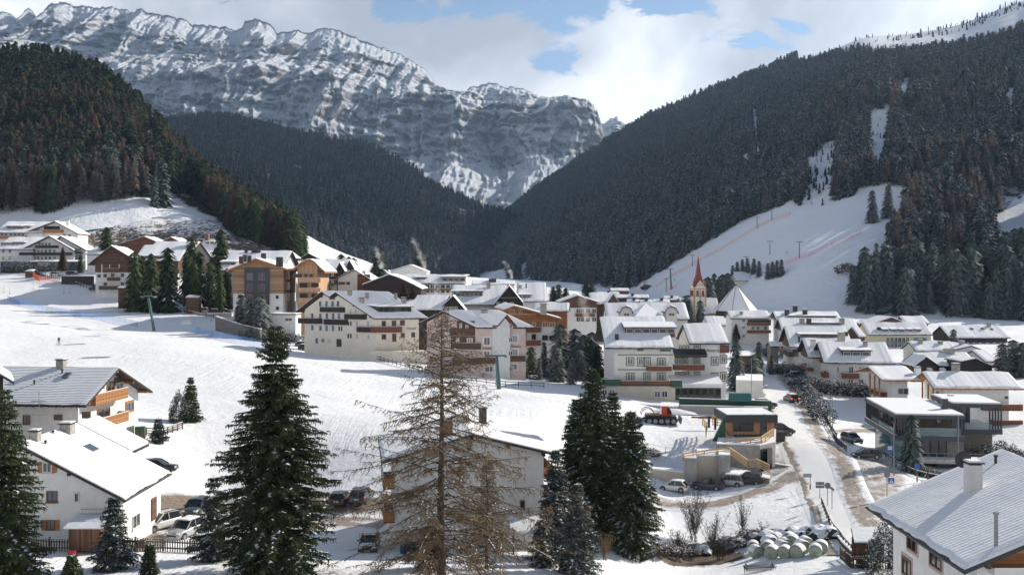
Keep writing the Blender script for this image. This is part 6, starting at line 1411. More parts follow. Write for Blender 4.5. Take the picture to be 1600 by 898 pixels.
# church tower
ct = empty('church_tower', (P(1091, 505, 390).x, 390, float(ground_at(1091,390).z)), .12, label='slim white church tower with ochre corner stones and a red spire', cat='church'); gz = ct.location.z
zz = lambda y: -(y-HY)/F*390-gz
mb = MB(); mb.box((0,0,zz(450)/2-.5), (4.9,4.9,zz(450)+1)); mb.build('tower_wall', M_CREAM, ct)
mb = MB()
for sx in (-1,1):
 for sy in (-1,1): mb.box((sx*2.3,sy*2.3,zz(450)/2-.5), (.45,.45,zz(450)+1))
 mb.box((0, -2.46, 0), (.1,.1,.1))
mb.box((0,-2.47,zz(452)/2), (.4,.1,zz(452))); mb.build('corner_stones', M_OCH, ct)
for z_ in (462.5, 451):
 mb = MB(); mb.box((0,0,zz(z_)), (5.3,5.3,.35)); mb.build('cornice', M_OCH, ct)
for face_ in range(4):
 mb = MB(); Mx = Matrix.Rotation(face_*math.pi/2, 4, 'Z')
 mb.poly([Mx @ Vector((-2.4,-2.5,zz(450))), Mx @ Vector((2.4,-2.5,zz(450))), Mx @ Vector((0,-2.5,zz(438)))]); mb.poly([Mx @ Vector((-2.4,-2.3,zz(450))), Mx @ Vector((2.4,-2.3,zz(450))), Mx @ Vector((0,-2.3,zz(438)))]); mb.build('gable', M_CREAM, ct)
 for x_ in (-1.1, 1.1):
  mb = MB(); mb.box(Mx @ Vector((x_,-2.5,zz(458.5))), (.75,.75,1.9)); mb.tube([Mx @ Vector((x_,-2.13,zz(458.5)+.95)), Mx @ Vector((x_,-2.87,zz(458.5)+.95))], .37, n=12); mb.build('bell_window', M_REDR, ct)
mb = MB(); bx_ = [(-2.5,-2.5),(0,-2.6),(2.5,-2.5),(2.6,0),(2.5,2.5),(0,2.6),(-2.5,2.5),(-2.6,0)]
vs = []
for lv, (y_, sc_) in enumerate(((449,1.03),(439,.60),(430,.36),(400,.02))):
 for i, (x_, y2) in enumerate(bx_): vs.append((x_*sc_, y2*sc_, zz(y_)+(1.2 if (i % 2 == 1 and lv == 0) else 0)))
fs = [(l*8+i, l*8+(i+1) % 8, (l+1)*8+(i+1) % 8, (l+1)*8+i) for l in range(3) for i in range(8)]; mb.mesh(vs, fs); mb.build('spire', M_REDR, ct)
mb = MB(); mb.tube([(0,0,zz(401)),(0,0,zz(393))], .09, n=5); mb.tube([(-.5,0,zz(395.5)),(.5,0,zz(395.5))], .09, n=5); mb.mesh([(math.cos(a)*.35*math.cos(b),math.sin(a)*.35*math.cos(b),zz(399.5)+.35*math.sin(b)) for b in (-1.2,0,1.2) for a in (0,1.57,3.14,4.71)], [(0,1,5,4),(1,2,6,5),(2,3,7,6),(3,0,4,7),(4,5,9,8),(5,6,10,9),(6,7,11,10),(7,4,8,11)]); mb.build('cross', M_OCH, ct)
# octagonal church roof
c0 = P(1150, 485, 378); g_ = empty('church', (c0.x, c0.y, float(ground_at(1150,378).z)), label='church hall with a tall snowy pyramid roof beside the red spire', cat='church'); gz = g_.location.z; zz = lambda y: -(y-HY)/F*378-gz
mb = MB(); rr = 35/F*378; n8 = [(math.cos(6.2832*(i+.5)/8)*rr, math.sin(6.2832*(i+.5)/8)*rr) for i in range(8)]
mb.mesh([(x,y,zz(485)) for x,y in n8]+[(0,0,zz(444))], [(i,(i+1)%8,8) for i in range(8)]+[tuple(range(8))]); mb.build('snow_roof', M_SNOW, g_)
mb = MB();
for x,y in n8: mb.bar((x,y,zz(485)+.1),(0,0,zz(444)+.1),.12,.12)
mb.build('roof_ribs', M_WB, g_); mb = MB(); mb.prism([(x*.9,y*.9) for x,y in n8], -2, zz(486), plane='xy'); mb.build('wall', M_WD, g_)
h = house('house', 'church nave roof between tower and pyramid roof', q(198,552), 385, 0, cat='church'); h.roof('L', [('slope', .9, q(0,430)[1]), 'sym'], q(330,0)[0], walls=M_CREAM, emat=M_WB, og=.3, oe=.4)
# houses on the slope
_t = np.linspace(.004, .5, 2500); _x, _y, _z = RH.at(np.full(2500, 1160.), _t); DS = float(_y[np.argmin(np.abs(HY-_z/_y*F-447))])
h = house('house', 'small house with pale gable below the pines on the ski slope', q(415,292), DS, 4); h.roof('L', [('slope', .45, q(0,252)[1]), 'sym'], q(572,0)[0], walls=M_CREAM, emat=M_WD, og=.6)
h = house('house', 'twin gabled white house with dark balconies on the ski slope', q(445,262), DS+12, 0); h.roof('L', [('slope', .45, q(0,224)[1]), 'sym'], q(650,0)[0], walls=M_W, emat=M_WD, og=.6); h.balcony('R', q(580,0)[0], q(640,0)[0], q(0,256)[1], q(0,266)[1], M_WD); h.balcony('R', q(580,0)[0], q(640,0)[0], q(0,282)[1], q(0,292)[1], M_WD)
g = house('house', 'small dark gable facing the valley on the twin gabled house', q(585,258), DS+5, 0); g.roof('R', [q(612,226), q(645,258)], ('m', 6), walls=M_W, emat=M_WD, og=.6, oe=.5)
h = house('house', 'low snowy roof at the end of the slope houses', q(640,290), DS+4, 0); h.roof('L', [('slope', .4, q(0,258)[1]), 'sym'], q(750,0)[0], walls=M_WD, emat=M_WD, og=.3)
# ---- row of long roofs right of the road
q = cr(1180, 460, 5.614)
rows_ = [('front house of the roof row, white with brown balcony and a three window dormer', (600,597), (540,420), 1232, 222), ('second roof of the row, its brown gable touching the front house', (463,550), (410,392), 1000, 233), ('third roof of the row with a long brown dormer band', (300,460), (250,280), 870, 256), ('fourth roof of the row with several dark chimneys', (232,320), (198,212), 925, 288), ('hindmost roof of the row, just below the white ski slope', (185,225), (152,150), 768, 318)]
RW = []
for lab, K_, A_, e_, D_ in rows_:
 h = house('house', lab, q(*K_), D_, -8); h.roof('L', [q(*A_), 'sym'], q(e_,0)[0], og=1.2, oe=1.2, walls=M_W2, emat=M_WD, snow=.28); RW.append(h); h.recess('L', *q(A_[0]-8, A_[1]+35), *q(K_[0]-8, K_[1]-10), M_WB, name='gable_boarding', proud=.1)
h = RW[0]
for (x0,y0,x1,y1,sh) in ((712,632,736,684,0),(818,632,864,690,1),(906,632,950,680,1),(712,745,734,796,0),(815,745,860,798,1),(905,742,952,800,1)): h.win('R', *q(x0,y0), *q(x1,y1), gm=M_GL)
h.balcony('R', q(768,0)[0], q(915,0)[0], q(0,690)[1], q(0,738)[1], M_WR, 1.3); h.balcony('L', q(575,0)[0], q(600,0)[0], q(0,675)[1], q(0,725)[1], M_WR, 1.2); h.dormer(q(765,0)[0], q(1012,0)[0], q(0,492)[1], q(0,544)[1], n=3, mat=M_WD, rise=.25); h.chimney(*q(965,460), w=.9, h=1.1); h.rafters(M_WB, 2.2)
h = RW[1]; h.chimney(*q(508,470), w=1.1, h=1.8, mat=M_W2); h.chimney(*q(755,420), w=1.5, h=2.2, mat=M_CHIM); h.balcony('L', q(400,0)[0], q(462,0)[0], q(0,620)[1], q(0,655)[1], M_WR)
h = RW[2]; h.dormer(q(385,0)[0], q(750,0)[0], q(0,352)[1], q(0,384)[1], n=5, mat=M_WB, rise=.2, fm=M_FRB); h.chimney(*q(385,420), w=.5, h=1.6, mat=M_DKM); h.balcony('L', q(205,0)[0], q(290,0)[0], q(0,478)[1], q(0,520)[1], M_WB); h.chimney(*q(795,360), w=1.0, h=1.0, mat=M_DKM, cap=False); h.win('R', *q(325,480), *q(380,545), gm=M_GL, fm=M_FRB)
h = RW[3]; h.dormer(q(500,0)[0], q(745,0)[0], q(0,252)[1], q(0,270)[1], n=3, mat=M_DKM, rise=.15, fm=M_DKM)
for x in (410, 470, 760): h.chimney(*q(x,262), w=1.3, h=1.6, mat=M_CHIM if x != 470 else M_DKM)
h = RW[4]; h.dormer(q(300,0)[0], q(710,0)[0], q(0,190)[1], q(0,206)[1], n=5, mat=M_WD, rise=.15, fm=M_FRB)
for x in (278, 436, 350): h.chimney(*q(x,185 if x != 350 else 150), w=1.4, h=1.8, mat=M_DKM)
h = house('house', 'low snow covered extension right of the third roof of the row', q(905,372), 262, 0); h.roof('L', [('slope', .4, q(0,288)[1]), 'sym'], q(975,0)[0], walls=M_WB, emat=M_WB, og=.3, oe=.3)
h = house('shed', 'tiny roofed gateway at the road below the third roof', q(132,455), 262, 0, cat='shed'); h.roof('L', [('slope', .4, q(0,418)[1]), 'sym'], q(215,0)[0], walls=M_STONE, emat=M_WD, og=.3, oe=.3)
# ---- houses above the modern villa
q = cr(1330, 460, 4.489)
h = house('chalet', 'chalet with orange timber porch posts left of the wide snowy roof', q(215,600), 192, -3); h.roof('L', [q(114,506), 'sym'], q(500,0)[0], og=2.4, oe=1.3, walls=M_W, emat=M_WO, snow=.25); h.win('R', *q(326,655), *q(402,700), gm=M_GL, mull=1); h.balcony('L', q(128,0)[0], q(205,0)[0], q(0,670)[1], q(0,705)[1], M_WR); h.chimney(*q(465,560), w=1.0, h=1.3, mat=M_W); h.rafters(M_WO, 1.5); h.skylight(*q(550,530)); h.skylight(*q(640,530))
for x in (132,165,198):
 a = h.along('Y', q(x,0)[0], .4); mb = MB(); mb.box((.4, a, (h.zk+h.base)/2+.2), (.25,.25,h.zk-h.base+.4)); mb.build('post', M_WO, h.root)
h = house('chalet', 'wide snowy roofed chalet with orange beams directly above the modern villa', q(580,658), 184, -4); h.roof('L', [q(495,546), 'sym'], q(1215,0)[0], og=2.2, oe=1.4, walls=M_W, emat=M_WO, snow=.28); h.chimney(*q(733,540), w=1.2, h=1.4, mat=M_CHIM); h.chimney(*q(946,540), w=1.4, h=1.4, mat=M_CHIM); h.rafters(M_WO, 1.6); h.balcony('R', q(930,0)[0], q(1205,0)[0], q(0,770)[1], q(0,815)[1], M_WR, 1.4); h.balcony('R', q(1000,0)[0], q(1205,0)[0], q(0,882)[1], q(0,925)[1], M_WR, 1.4); h.win('R', *q(590,672), *q(620,705), gm=M_GL); h.win('R', *q(1075,712), *q(1100,730), fm=M_FRB, mull=0)
for x in (500, 540, 575):
 a = h.along('Y', q(x,0)[0], .4); mb = MB(); mb.box((.4, a, (h.zk+h.base)/2+.2), (.25,.25,h.zk-h.base+.4)); mb.build('post', M_WO, h.root)
h = house('house', 'pale house with a hipped double roof between school and modern villa', q(455,398), 268, 0); h.roof('L', [('slope', .4, q(0,332)[1]), 'sym'], q(760,0)[0], walls=M_W2, emat=M_WD, og=.4); h.chimney(*q(485,345), w=1.0, h=1.1); h.chimney(*q(625,352), w=1.0, h=.8); h.wins('R', [q(x,0)[0] for x in (520,600)], [q(0,425)[1]], 1.0, 1.2)
h = house('house', 'white gable wall with two small windows right of the hipped double roof', q(700,392), 266, 0); h.roof('R', [q(845,358), q(950,398)], ('m', 12), walls=M_W, emat=M_WD, og=.7, oe=.7); h.win('R', *q(855,415), *q(872,430)); h.win('R', *q(900,420), *q(915,438)); h.chimney(*q(775,355), w=1.2, h=1.0, mat=M_CON)
h = house('house', 'broad low roof with a dark triangular timber gable at its left', q(505,500), 236, 0); h.roof('L', [('slope', .38, q(0,412)[1]), 'sym'], q(900,0)[0], walls=M_WD, emat=M_WD, og=.4); h.chimney(*q(684,412), w=2.0, h=1.2, mat=M_CON, cap=False)
h = house('house', 'dark triangular timber gable left of the broad low roof', q(440,505), 232, 0); h.roof('R', [q(530,438), q(620,500)], ('m', 8), walls=M_WD, emat=M_WD, og=.8, oe=.3)
h = house('house', 'dark timber gable with a snowy ornament right of the broad low roof', q(770,470), 229, 0); h.roof('R', [q(875,448), q(1010,510)], ('m', 9), walls=M_WD, emat=M_WD, og=.8, oe=.3)
h = house('house', 'plain snowy flat roof beside the dark pines at the right', q(940,470), 255, 0); h.roof('L', [('slope', .3, q(0,392)[1]), 'sym'], q(1055,0)[0], walls=M_W2, emat=M_WD, og=.3, oe=.4)
# school
h = house('school', 'pale yellow building with tall windows and a blue wall painting', q(115,282), 320, 0, cat='school building'); h.roof('L', [('slope', .55, q(0,200)[1]), 'sym'], q(575,0)[0], walls=M_YEL, emat=M_ROOFD, og=.5, oe=.5); h.wins('R', [q(x,0)[0] for x in (258,286,313,340,368,395)], [q(0,322)[1], q(0,358)[1]], 1.2, 2.0, fm=M_FR)
h.recess('R', *q(437,302), *q(530,328), simple('blue wall painting', (.10,.25,.42), .8, .7, .8), name='wall_painting')
for i, x in enumerate((240,300,357,415,473)):
 h.dormer(*[q(x-17,0)[0], q(x+17,0)[0]], q(0,246)[1], q(0,266)[1], n=1, mat=M_WB, rise=.3)
h.chimney(*q(193,250), w=.9, h=1.0, mat=M_DKM, cap=False)
h = house('house', 'brown gabled house with snowy roof rising behind the yellow building', q(120,215), 350, 0); h.roof('R', [q(285,160), q(400,205)], ('m', 14), walls=M_WB, emat=M_WB, og=.9, oe=.4)
h = house('house', 'snow roofed house right behind the yellow building', q(380,205), 352, 0); h.roof('L', [('slope', .4, q(0,155)[1]), 'sym'], q(555,0)[0], walls=M_WB, emat=M_WB, og=.4)
h = house('house', 'long dark house with snow roof lying below the right forest', q(690,305), 320, 0); h.roof('L', [('slope', .45, q(0,222)[1]), 'sym'], q(1120,0)[0], walls=M_W2, upper=M_WD, zsplit=-(q(0,335)[1]-HY)/F*321, emat=M_WD, og=.8); h.wins('R', [q(x,0)[0] for x in (800,840,880,930,980,1030,1070)], [q(0,345)[1]], 1.4, 1.2, gm=M_GLB); h.balcony('R', q(760,0)[0], q(1110,0)[0], q(0,358)[1], q(0,385)[1], M_WD); h.chimney(*q(965,228), w=1.0, h=1.2)
for x, y in ((845,245),(985,248),(920,245)): h.skylight(*q(x,y))
q = cr(870, 440, 4.277)
h = house('house', 'far small snow roofed house at the foot of the ski run', q(360,62), 600, 0); h.roof('L', [('slope', .35, q(0,44)[1]), 'sym'], q(485,0)[0], walls=M_WB, emat=M_WB, og=.3)
for i, (a, b, y0, y1, D_) in enumerate([(270,420,72,84,520),(390,620,88,108,480),(470,560,120,136,430),(555,640,124,140,420),(640,760,120,140,430),(650,840,150,190,330),(715,820,100,122,500),(820,905,108,130,470)]):
 h = house('house', 'distant low snow roofed house '+['left of the ski run foot', 'under the ski run with dark chimneys', 'between hipped roofs and ski run, left', 'between hipped roofs and ski run, right', 'just left of the church tower', 'behind the right arched dormer', 'at the foot of the orange netting', 'behind the church tower'][i], q(a,y1), D_, 0); h.roof('L', [('slope', .38, q(0,y0)[1]), 'sym'], q(b,0)[0], walls=[M_WB,M_WD,M_W2][i % 3], emat=M_WD, og=.3)
 h.chimney(*q((a+b)/2, (y0+y1)/2), w=1.2, h=1.4, mat=M_DKM)
# ---- left: brown and white apartment house, hotels
q = cr(0, 330, 6.415)
h = house('apartment_house', 'apartment house with brown shingled gable over white lower floors', q(880,530), 312, 12, cat='apartment house'); h.roof('R', [q(1112,345), q(1375,500)], ('m', 30), og=1.4, oe=2.0, walls=M_W, upper=M_WB, zsplit=-(q(0,612)[1]-HY)/F*315, emat=M_WB, snow=.3, thick=.35); h.purlins(M_WB); hap = h
for (x, y) in ((993,648),(1054,646),(1055,730),(1228,640),(1228,728),(1055,560),(1222,475),(1128,640)): h.win('R', *q(x-17,y-17), *q(x+17,y+17), fm=M_WO if x != 1054 else M_FRB, gm=M_GL, mull=1, out=.13)
h.balcony('R', q(1030,0)[0], q(1195,0)[0], q(0,572)[1], q(0,610)[1], M_WB); h.balcony('R', q(1072,0)[0], q(1196,0)[0], q(0,660)[1], q(0,697)[1], M_WB); h.balcony('R', q(990,0)[0], q(1198,0)[0], q(0,748)[1], q(0,785)[1], M_WB)
for x in (1022,1100,1195): h.recess('R', *q(x-5,532), *q(x+5,612), M_W, name='pilaster', proud=.16)
q = cr(0, 280, 4.0)
h = house('apartment_house', 'right wing of the brown apartment house, half hidden by a row of firs', q(830,512), 318, 4, cat='apartment house'); h.roof('L', [('slope', .45, q(0,415)[1]), 'sym'], q(1122,0)[0], walls=M_W, upper=M_WB, zsplit=-(q(0,590)[1]-HY)/F*320, emat=M_WD, og=.8); h.dormer(q(880,0)[0], q(1020,0)[0], q(0,482)[1], q(0,502)[1], n=3, mat=M_WB, rise=.2)
h.balcony('R', q(840,0)[0], q(1118,0)[0], q(0,560)[1], q(0,580)[1], M_WB); h.balcony('R', q(840,0)[0], q(1118,0)[0], q(0,610)[1], q(0,630)[1], M_WB); h.wins('R', [q(x,0)[0] for x in (870,940,990,1050,1100)], [q(0,548)[1], q(0,600)[1], q(0,655)[1]], 1.2, 1.4)
h = house('house', 'house with red brown pointed gable behind the apartment house, left of two', q(720,412), 400, 0); h.roof('R', [q(900,358), q(1000,400)], ('m', 14), walls=M_WR, emat=M_WR, og=1, oe=.4)
h = house('house', 'house with red brown pointed gable behind the apartment house, right of two', q(1000,395), 400, 0); h.roof('R', [q(1068,362), q(1170,415)], ('m', 14), walls=M_WR, emat=M_WR, og=1, oe=.4)
h = house('house', 'broad white roof with small chimneys under the left hillside', q(890,478), 372, 0); h.roof('L', [('slope', .4, q(0,392)[1]), 'sym'], q(1180,0)[0], walls=M_WD, emat=M_WD, og=.5)
for x in (870,935,1000,1115): h.chimney(*q(max(x,900),440), w=1.1, h=.9, mat=M_DKM, cap=False)
h = house('house', 'small steep cottage with a tall chimney at the edge of the hillside', q(1245,450), 420, 0, cat='cottage'); h.roof('L', [('slope', .9, q(0,375)[1]), 'sym'], q(1345,0)[0], walls=M_CREAM, emat=M_WD, og=.3, oe=.3); h.chimney(*q(1295,380), w=1.6, h=2.6, mat=simple('brick chimney',(.26,.13,.08),.9,.3,8)); h.dormer(q(1285,0)[0], q(1338,0)[0], q(0,390)[1], q(0,408)[1], n=2, mat=M_CREAM, rise=.2)
h = house('house', 'snowy roofs below the steep cottage on the left hill', q(1190,488), 405, 0); h.roof('L', [('slope', .4, q(0,448)[1]), 'sym'], q(1440,0)[0], walls=M_WD, emat=M_WD, og=.4)
h = house('house', 'snow covered flat annex left of the brown apartment house', q(530,468), 370, 0); h.roof('L', [('slope', .3, q(0,425)[1]), 'sym'], q(700,0)[0], walls=M_W2, emat=M_WD, og=.4)
q = cr(0, 330, 6.415)
h = house('hotel', 'white hotel with black balconies and twin black edged gables at the far left', q(0,382) and q(215,378), 405, 5, cat='hotel'); h.roof('R', [q(490,248), q(735,388)], ('m', 20), og=1.5, oe=.3, walls=M_W, emat=M_WD, snow=.3, thick=.4); h.purlins(M_WD)
for (x0, x1, y0, y1) in ((350,575,342,368),(190,720,412,440)): h.balcony('R', q(x0,0)[0], q(x1,0)[0], q(0,y0)[1], q(0,y1)[1], M_WD, 1.4)
for y, xs in ((330,(395,425,460,495)),(398,(240,272,315,350,385,420,460,500,545)),(468,(240,275,318,352,385,420,460,500,550))):
 for x in xs: h.win('R', *q(x-14,y-16), *q(x+14,y+18), gm=M_GLG if (x//7) % 3 == 0 else M_GL, mull=0)
g = house('hotel', 'lower right gable of the white hotel with black balconies', q(560,290), 409, 5, cat='hotel'); g.roof('R', [q(605,250), q(855,388)], ('m', 18), og=1.2, oe=.3, walls=M_W, emat=M_WD, snow=.3, thick=.4); g.balcony('R', q(700,0)[0], q(820,0)[0], q(0,405)[1], q(0,425)[1], M_WD); g.balcony('R', q(690,0)[0], q(800,0)[0], q(0,470)[1], q(0,492)[1], M_WD); g.wins('R', [q(x,0)[0] for x in (735,765,800)], [q(0,390)[1], q(0,455)[1]], 1.3, 1.6, gm=M_GLG)
g = house('hotel', 'long white side wing with two rows of small windows at the left edge', q(-40,382), 404, 5, cat='hotel'); g.roof('L', [('slope', .42, q(0,265)[1]), 'sym'], q(330,0)[0], walls=M_W, emat=M_WD, og=.4); g.dormer(q(10,0)[0], q(120,0)[0], q(0,318)[1], q(0,345)[1], n=4, mat=M_WD, rise=.2); g.dormer(q(130,0)[0], q(240,0)[0], q(0,312)[1], q(0,340)[1], n=4, mat=M_WD, rise=.2); g.wins('R', [q(x,0)[0] for x in (34,100)], [q(0,400)[1]], 1.1, 1.6); g.wins('R', [q(x,0)[0] for x in (34,100)], [q(0,472)[1]], 1.1, 1.6, gm=simple('yellow curtain', (.5,.40,.08), .6))  # lower window row has plain yellow panes
gb_ = house('hotel', 'low dark ground floor bar in front of the hotel with black balconies', q(0,505), 398, 5, cat='hotel'); gb_.roof('L', [('r', 4, q(0,488)[1]), ('r', 5, q(0,488)[1])], q(820,0)[0], walls=M_GREY, emat=M_GREY, og=.1, oe=.1, snow=.15); gb_.recess('R', *q(380,500), *q(500,548), M_CON, name='grey_panel'); gb_.wins('R', [q(x,0)[0] for x in (60,120,180,240,300,550,620,700,770)], [q(0,530)[1]], 2.2, 1.8, gm=M_GL, fm=M_DKM)
h = house('hotel', 'big chalet hotel with orange balcony on the snowy hillside at the far left', q(215,222), 450, 5, cat='hotel'); h.roof('R', [q(545,100), q(775,222)], ('m', 18), og=2, oe=.5, walls=M_W, emat=M_WR, snow=.3, thick=.4); h.recess('R', *q(440,150), *q(600,185), M_WD, name='loggia', proud=.1); h.balcony('R', q(435,0)[0], q(622,0)[0], q(0,184)[1], q(0,218)[1], M_WO, 1.8); h.win('R', *q(630,228), *q(662,258), gm=M_CURT, fm=M_FRB); h.win('R', *q(676,232), *q(710,262), gm=M_CURT, fm=M_FRB); h.balcony('R', q(725,0)[0], q(755,0)[0], q(0,262)[1], q(0,292)[1], M_WO, 1.4); h.chimney(*q(680,150), w=1.2, h=2.6, mat=M_W)
g = house('hotel', 'long side wing of the hillside chalet hotel with two timber dormers', q(-60,215), 448, 5, cat='hotel'); g.roof('L', [('slope', .4, q(0,108)[1]), 'sym'], q(420,0)[0], walls=M_W, emat=M_WR, og=.4); g.dormer(q(65,0)[0], q(215,0)[0], q(0,150)[1], q(0,183)[1], n=3, mat=M_WR, rise=.8); g.dormer(q(262,0)[0], q(300,0)[0], q(0,150)[1], q(0,176)[1], n=1, mat=M_WR, rise=.6); g.balcony('R', q(-40,0)[0], q(260,0)[0], q(0,245)[1], q(0,275)[1], M_WO, 1.4); g.wins('R', [q(x,0)[0] for x in (20,60,110,150,190,230)], [q(0,236)[1]], 1.4, 1.4)
for h_ in HOUSES:
 unskew(h_)
 b = h_.base+.8; h_.root.location.z = b
 for c_ in h_.root.children: c_.location.z -= b
# ================================================================ cars
def car_paint(name, col, dirty=.35):
 if name in MATS: return MATS[name]
 m, nt, b = newmat(name); pos = mapv(nt)
 s = nt.nodes.new('ShaderNodeSeparateXYZ'); nt.links.new(pos, s.inputs[0])
 low = math_n(nt, 'SUBTRACT', 1.05, s.outputs[2], clamp=True)
 f = math_n(nt, 'MULTIPLY', math_n(nt, 'MULTIPLY', ramp(nt, noise_n(nt, 3, 5, .7, pos), [(.35, 0.), (.7, 1.)]), low), dirty*1.6, clamp=True)
 nt.links.new(mixc(nt, f, col, (.30, .27, .24)), b.inputs['Base Color']); nt.links.new(math_n(nt, 'ADD', math_n(nt, 'MULTIPLY', f, .6), .28), b.inputs['Roughness'])
 b.inputs['Coat Weight'].default_value = .5; b.inputs['Coat Roughness'].default_value = .08; b.inputs['Metallic'].default_value = .1
 MATS[name] = m; return m
C_WHITE = car_paint('white car paint', (.68, .68, .67)); C_BLACK = car_paint('black car paint', (.018, .020, .023)); C_BLUE = car_paint('dark blue car paint', (.022, .040, .060)); C_SILV = car_paint('silver car paint', (.42, .43, .44)); C_GREY = car_paint('grey car paint', (.14, .15, .16)); C_GRN = car_paint('dark green grey car paint', (.045, .065, .065))
M_TYRE = simple('tyre', (.02, .02, .02), .9); M_RIM = simple('rim', (.35, .35, .36), .35, .1, 3, metal=.8); M_CGL = simple('car glass', (.018, .022, .025), .08, .2, 1, spec=.7)
M_LAMP = simple('headlight', (.75, .76, .78), .15, .05, 3); M_TAIL = simple('tail light', (.42, .015, .012), .25, .1, 3); M_PLATE = simple('number plate', (.7, .7, .68), .5)
def lit(name, col, e):
 m, nt, b = newmat(name); b.inputs['Base Color'].default_value = (*col, 1); b.inputs['Emission Color'].default_value = (*col, 1); b.inputs['Emission Strength'].default_value = e; MATS[name] = m; return m
M_BRAKE = lit('lit brake light', (.9, .05, .03), 2.5)
SHAPES = {
 'suv': dict(L=4.45, W=1.84, H=1.66, body=[(-.5,.42,.72,.80),(-.48,.30,.98,.92),(-.42,.28,1.04,.97),(-.2,.24,1.05,1),(.05,.24,1.02,1),(.20,.24,1.0,1),(.27,.26,.98,.99),(.42,.28,.90,.95),(.485,.32,.74,.86),(.5,.42,.62,.78)], cab=[(-.47,1.02,.92,1.02),(-.40,1.02,.93,1.60),(-.1,1.04,.95,1.66),(.03,1.02,.95,1.60),(.23,.99,.92,1.0)]),
 'hatch': dict(L=4.1, W=1.76, H=1.48, body=[(-.5,.40,.66,.80),(-.48,.28,.90,.92),(-.42,.25,.96,.97),(-.2,.20,.96,1),(.05,.20,.93,1),(.20,.20,.91,1),(.27,.22,.89,.99),(.42,.25,.79,.94),(.485,.28,.66,.84),(.5,.38,.56,.76)], cab=[(-.47,.94,.92,.94),(-.34,.95,.93,1.40),(-.08,.96,.95,1.48),(.04,.94,.95,1.42),(.27,.90,.92,.91)]),
 'van': dict(L=4.8, W=1.9, H=1.9, body=[(-.5,.42,.9,.86),(-.48,.30,1.12,.95),(-.42,.28,1.18,.98),(-.2,.24,1.18,1),(.05,.24,1.15,1),(.22,.24,1.12,1),(.30,.26,1.08,.99),(.42,.28,.98,.95),(.485,.32,.80,.86),(.5,.42,.68,.78)], cab=[(-.48,1.16,.92,1.2),(-.45,1.16,.93,1.84),(-.1,1.17,.95,1.90),(.10,1.14,.95,1.82),(.30,1.09,.92,1.12)])}
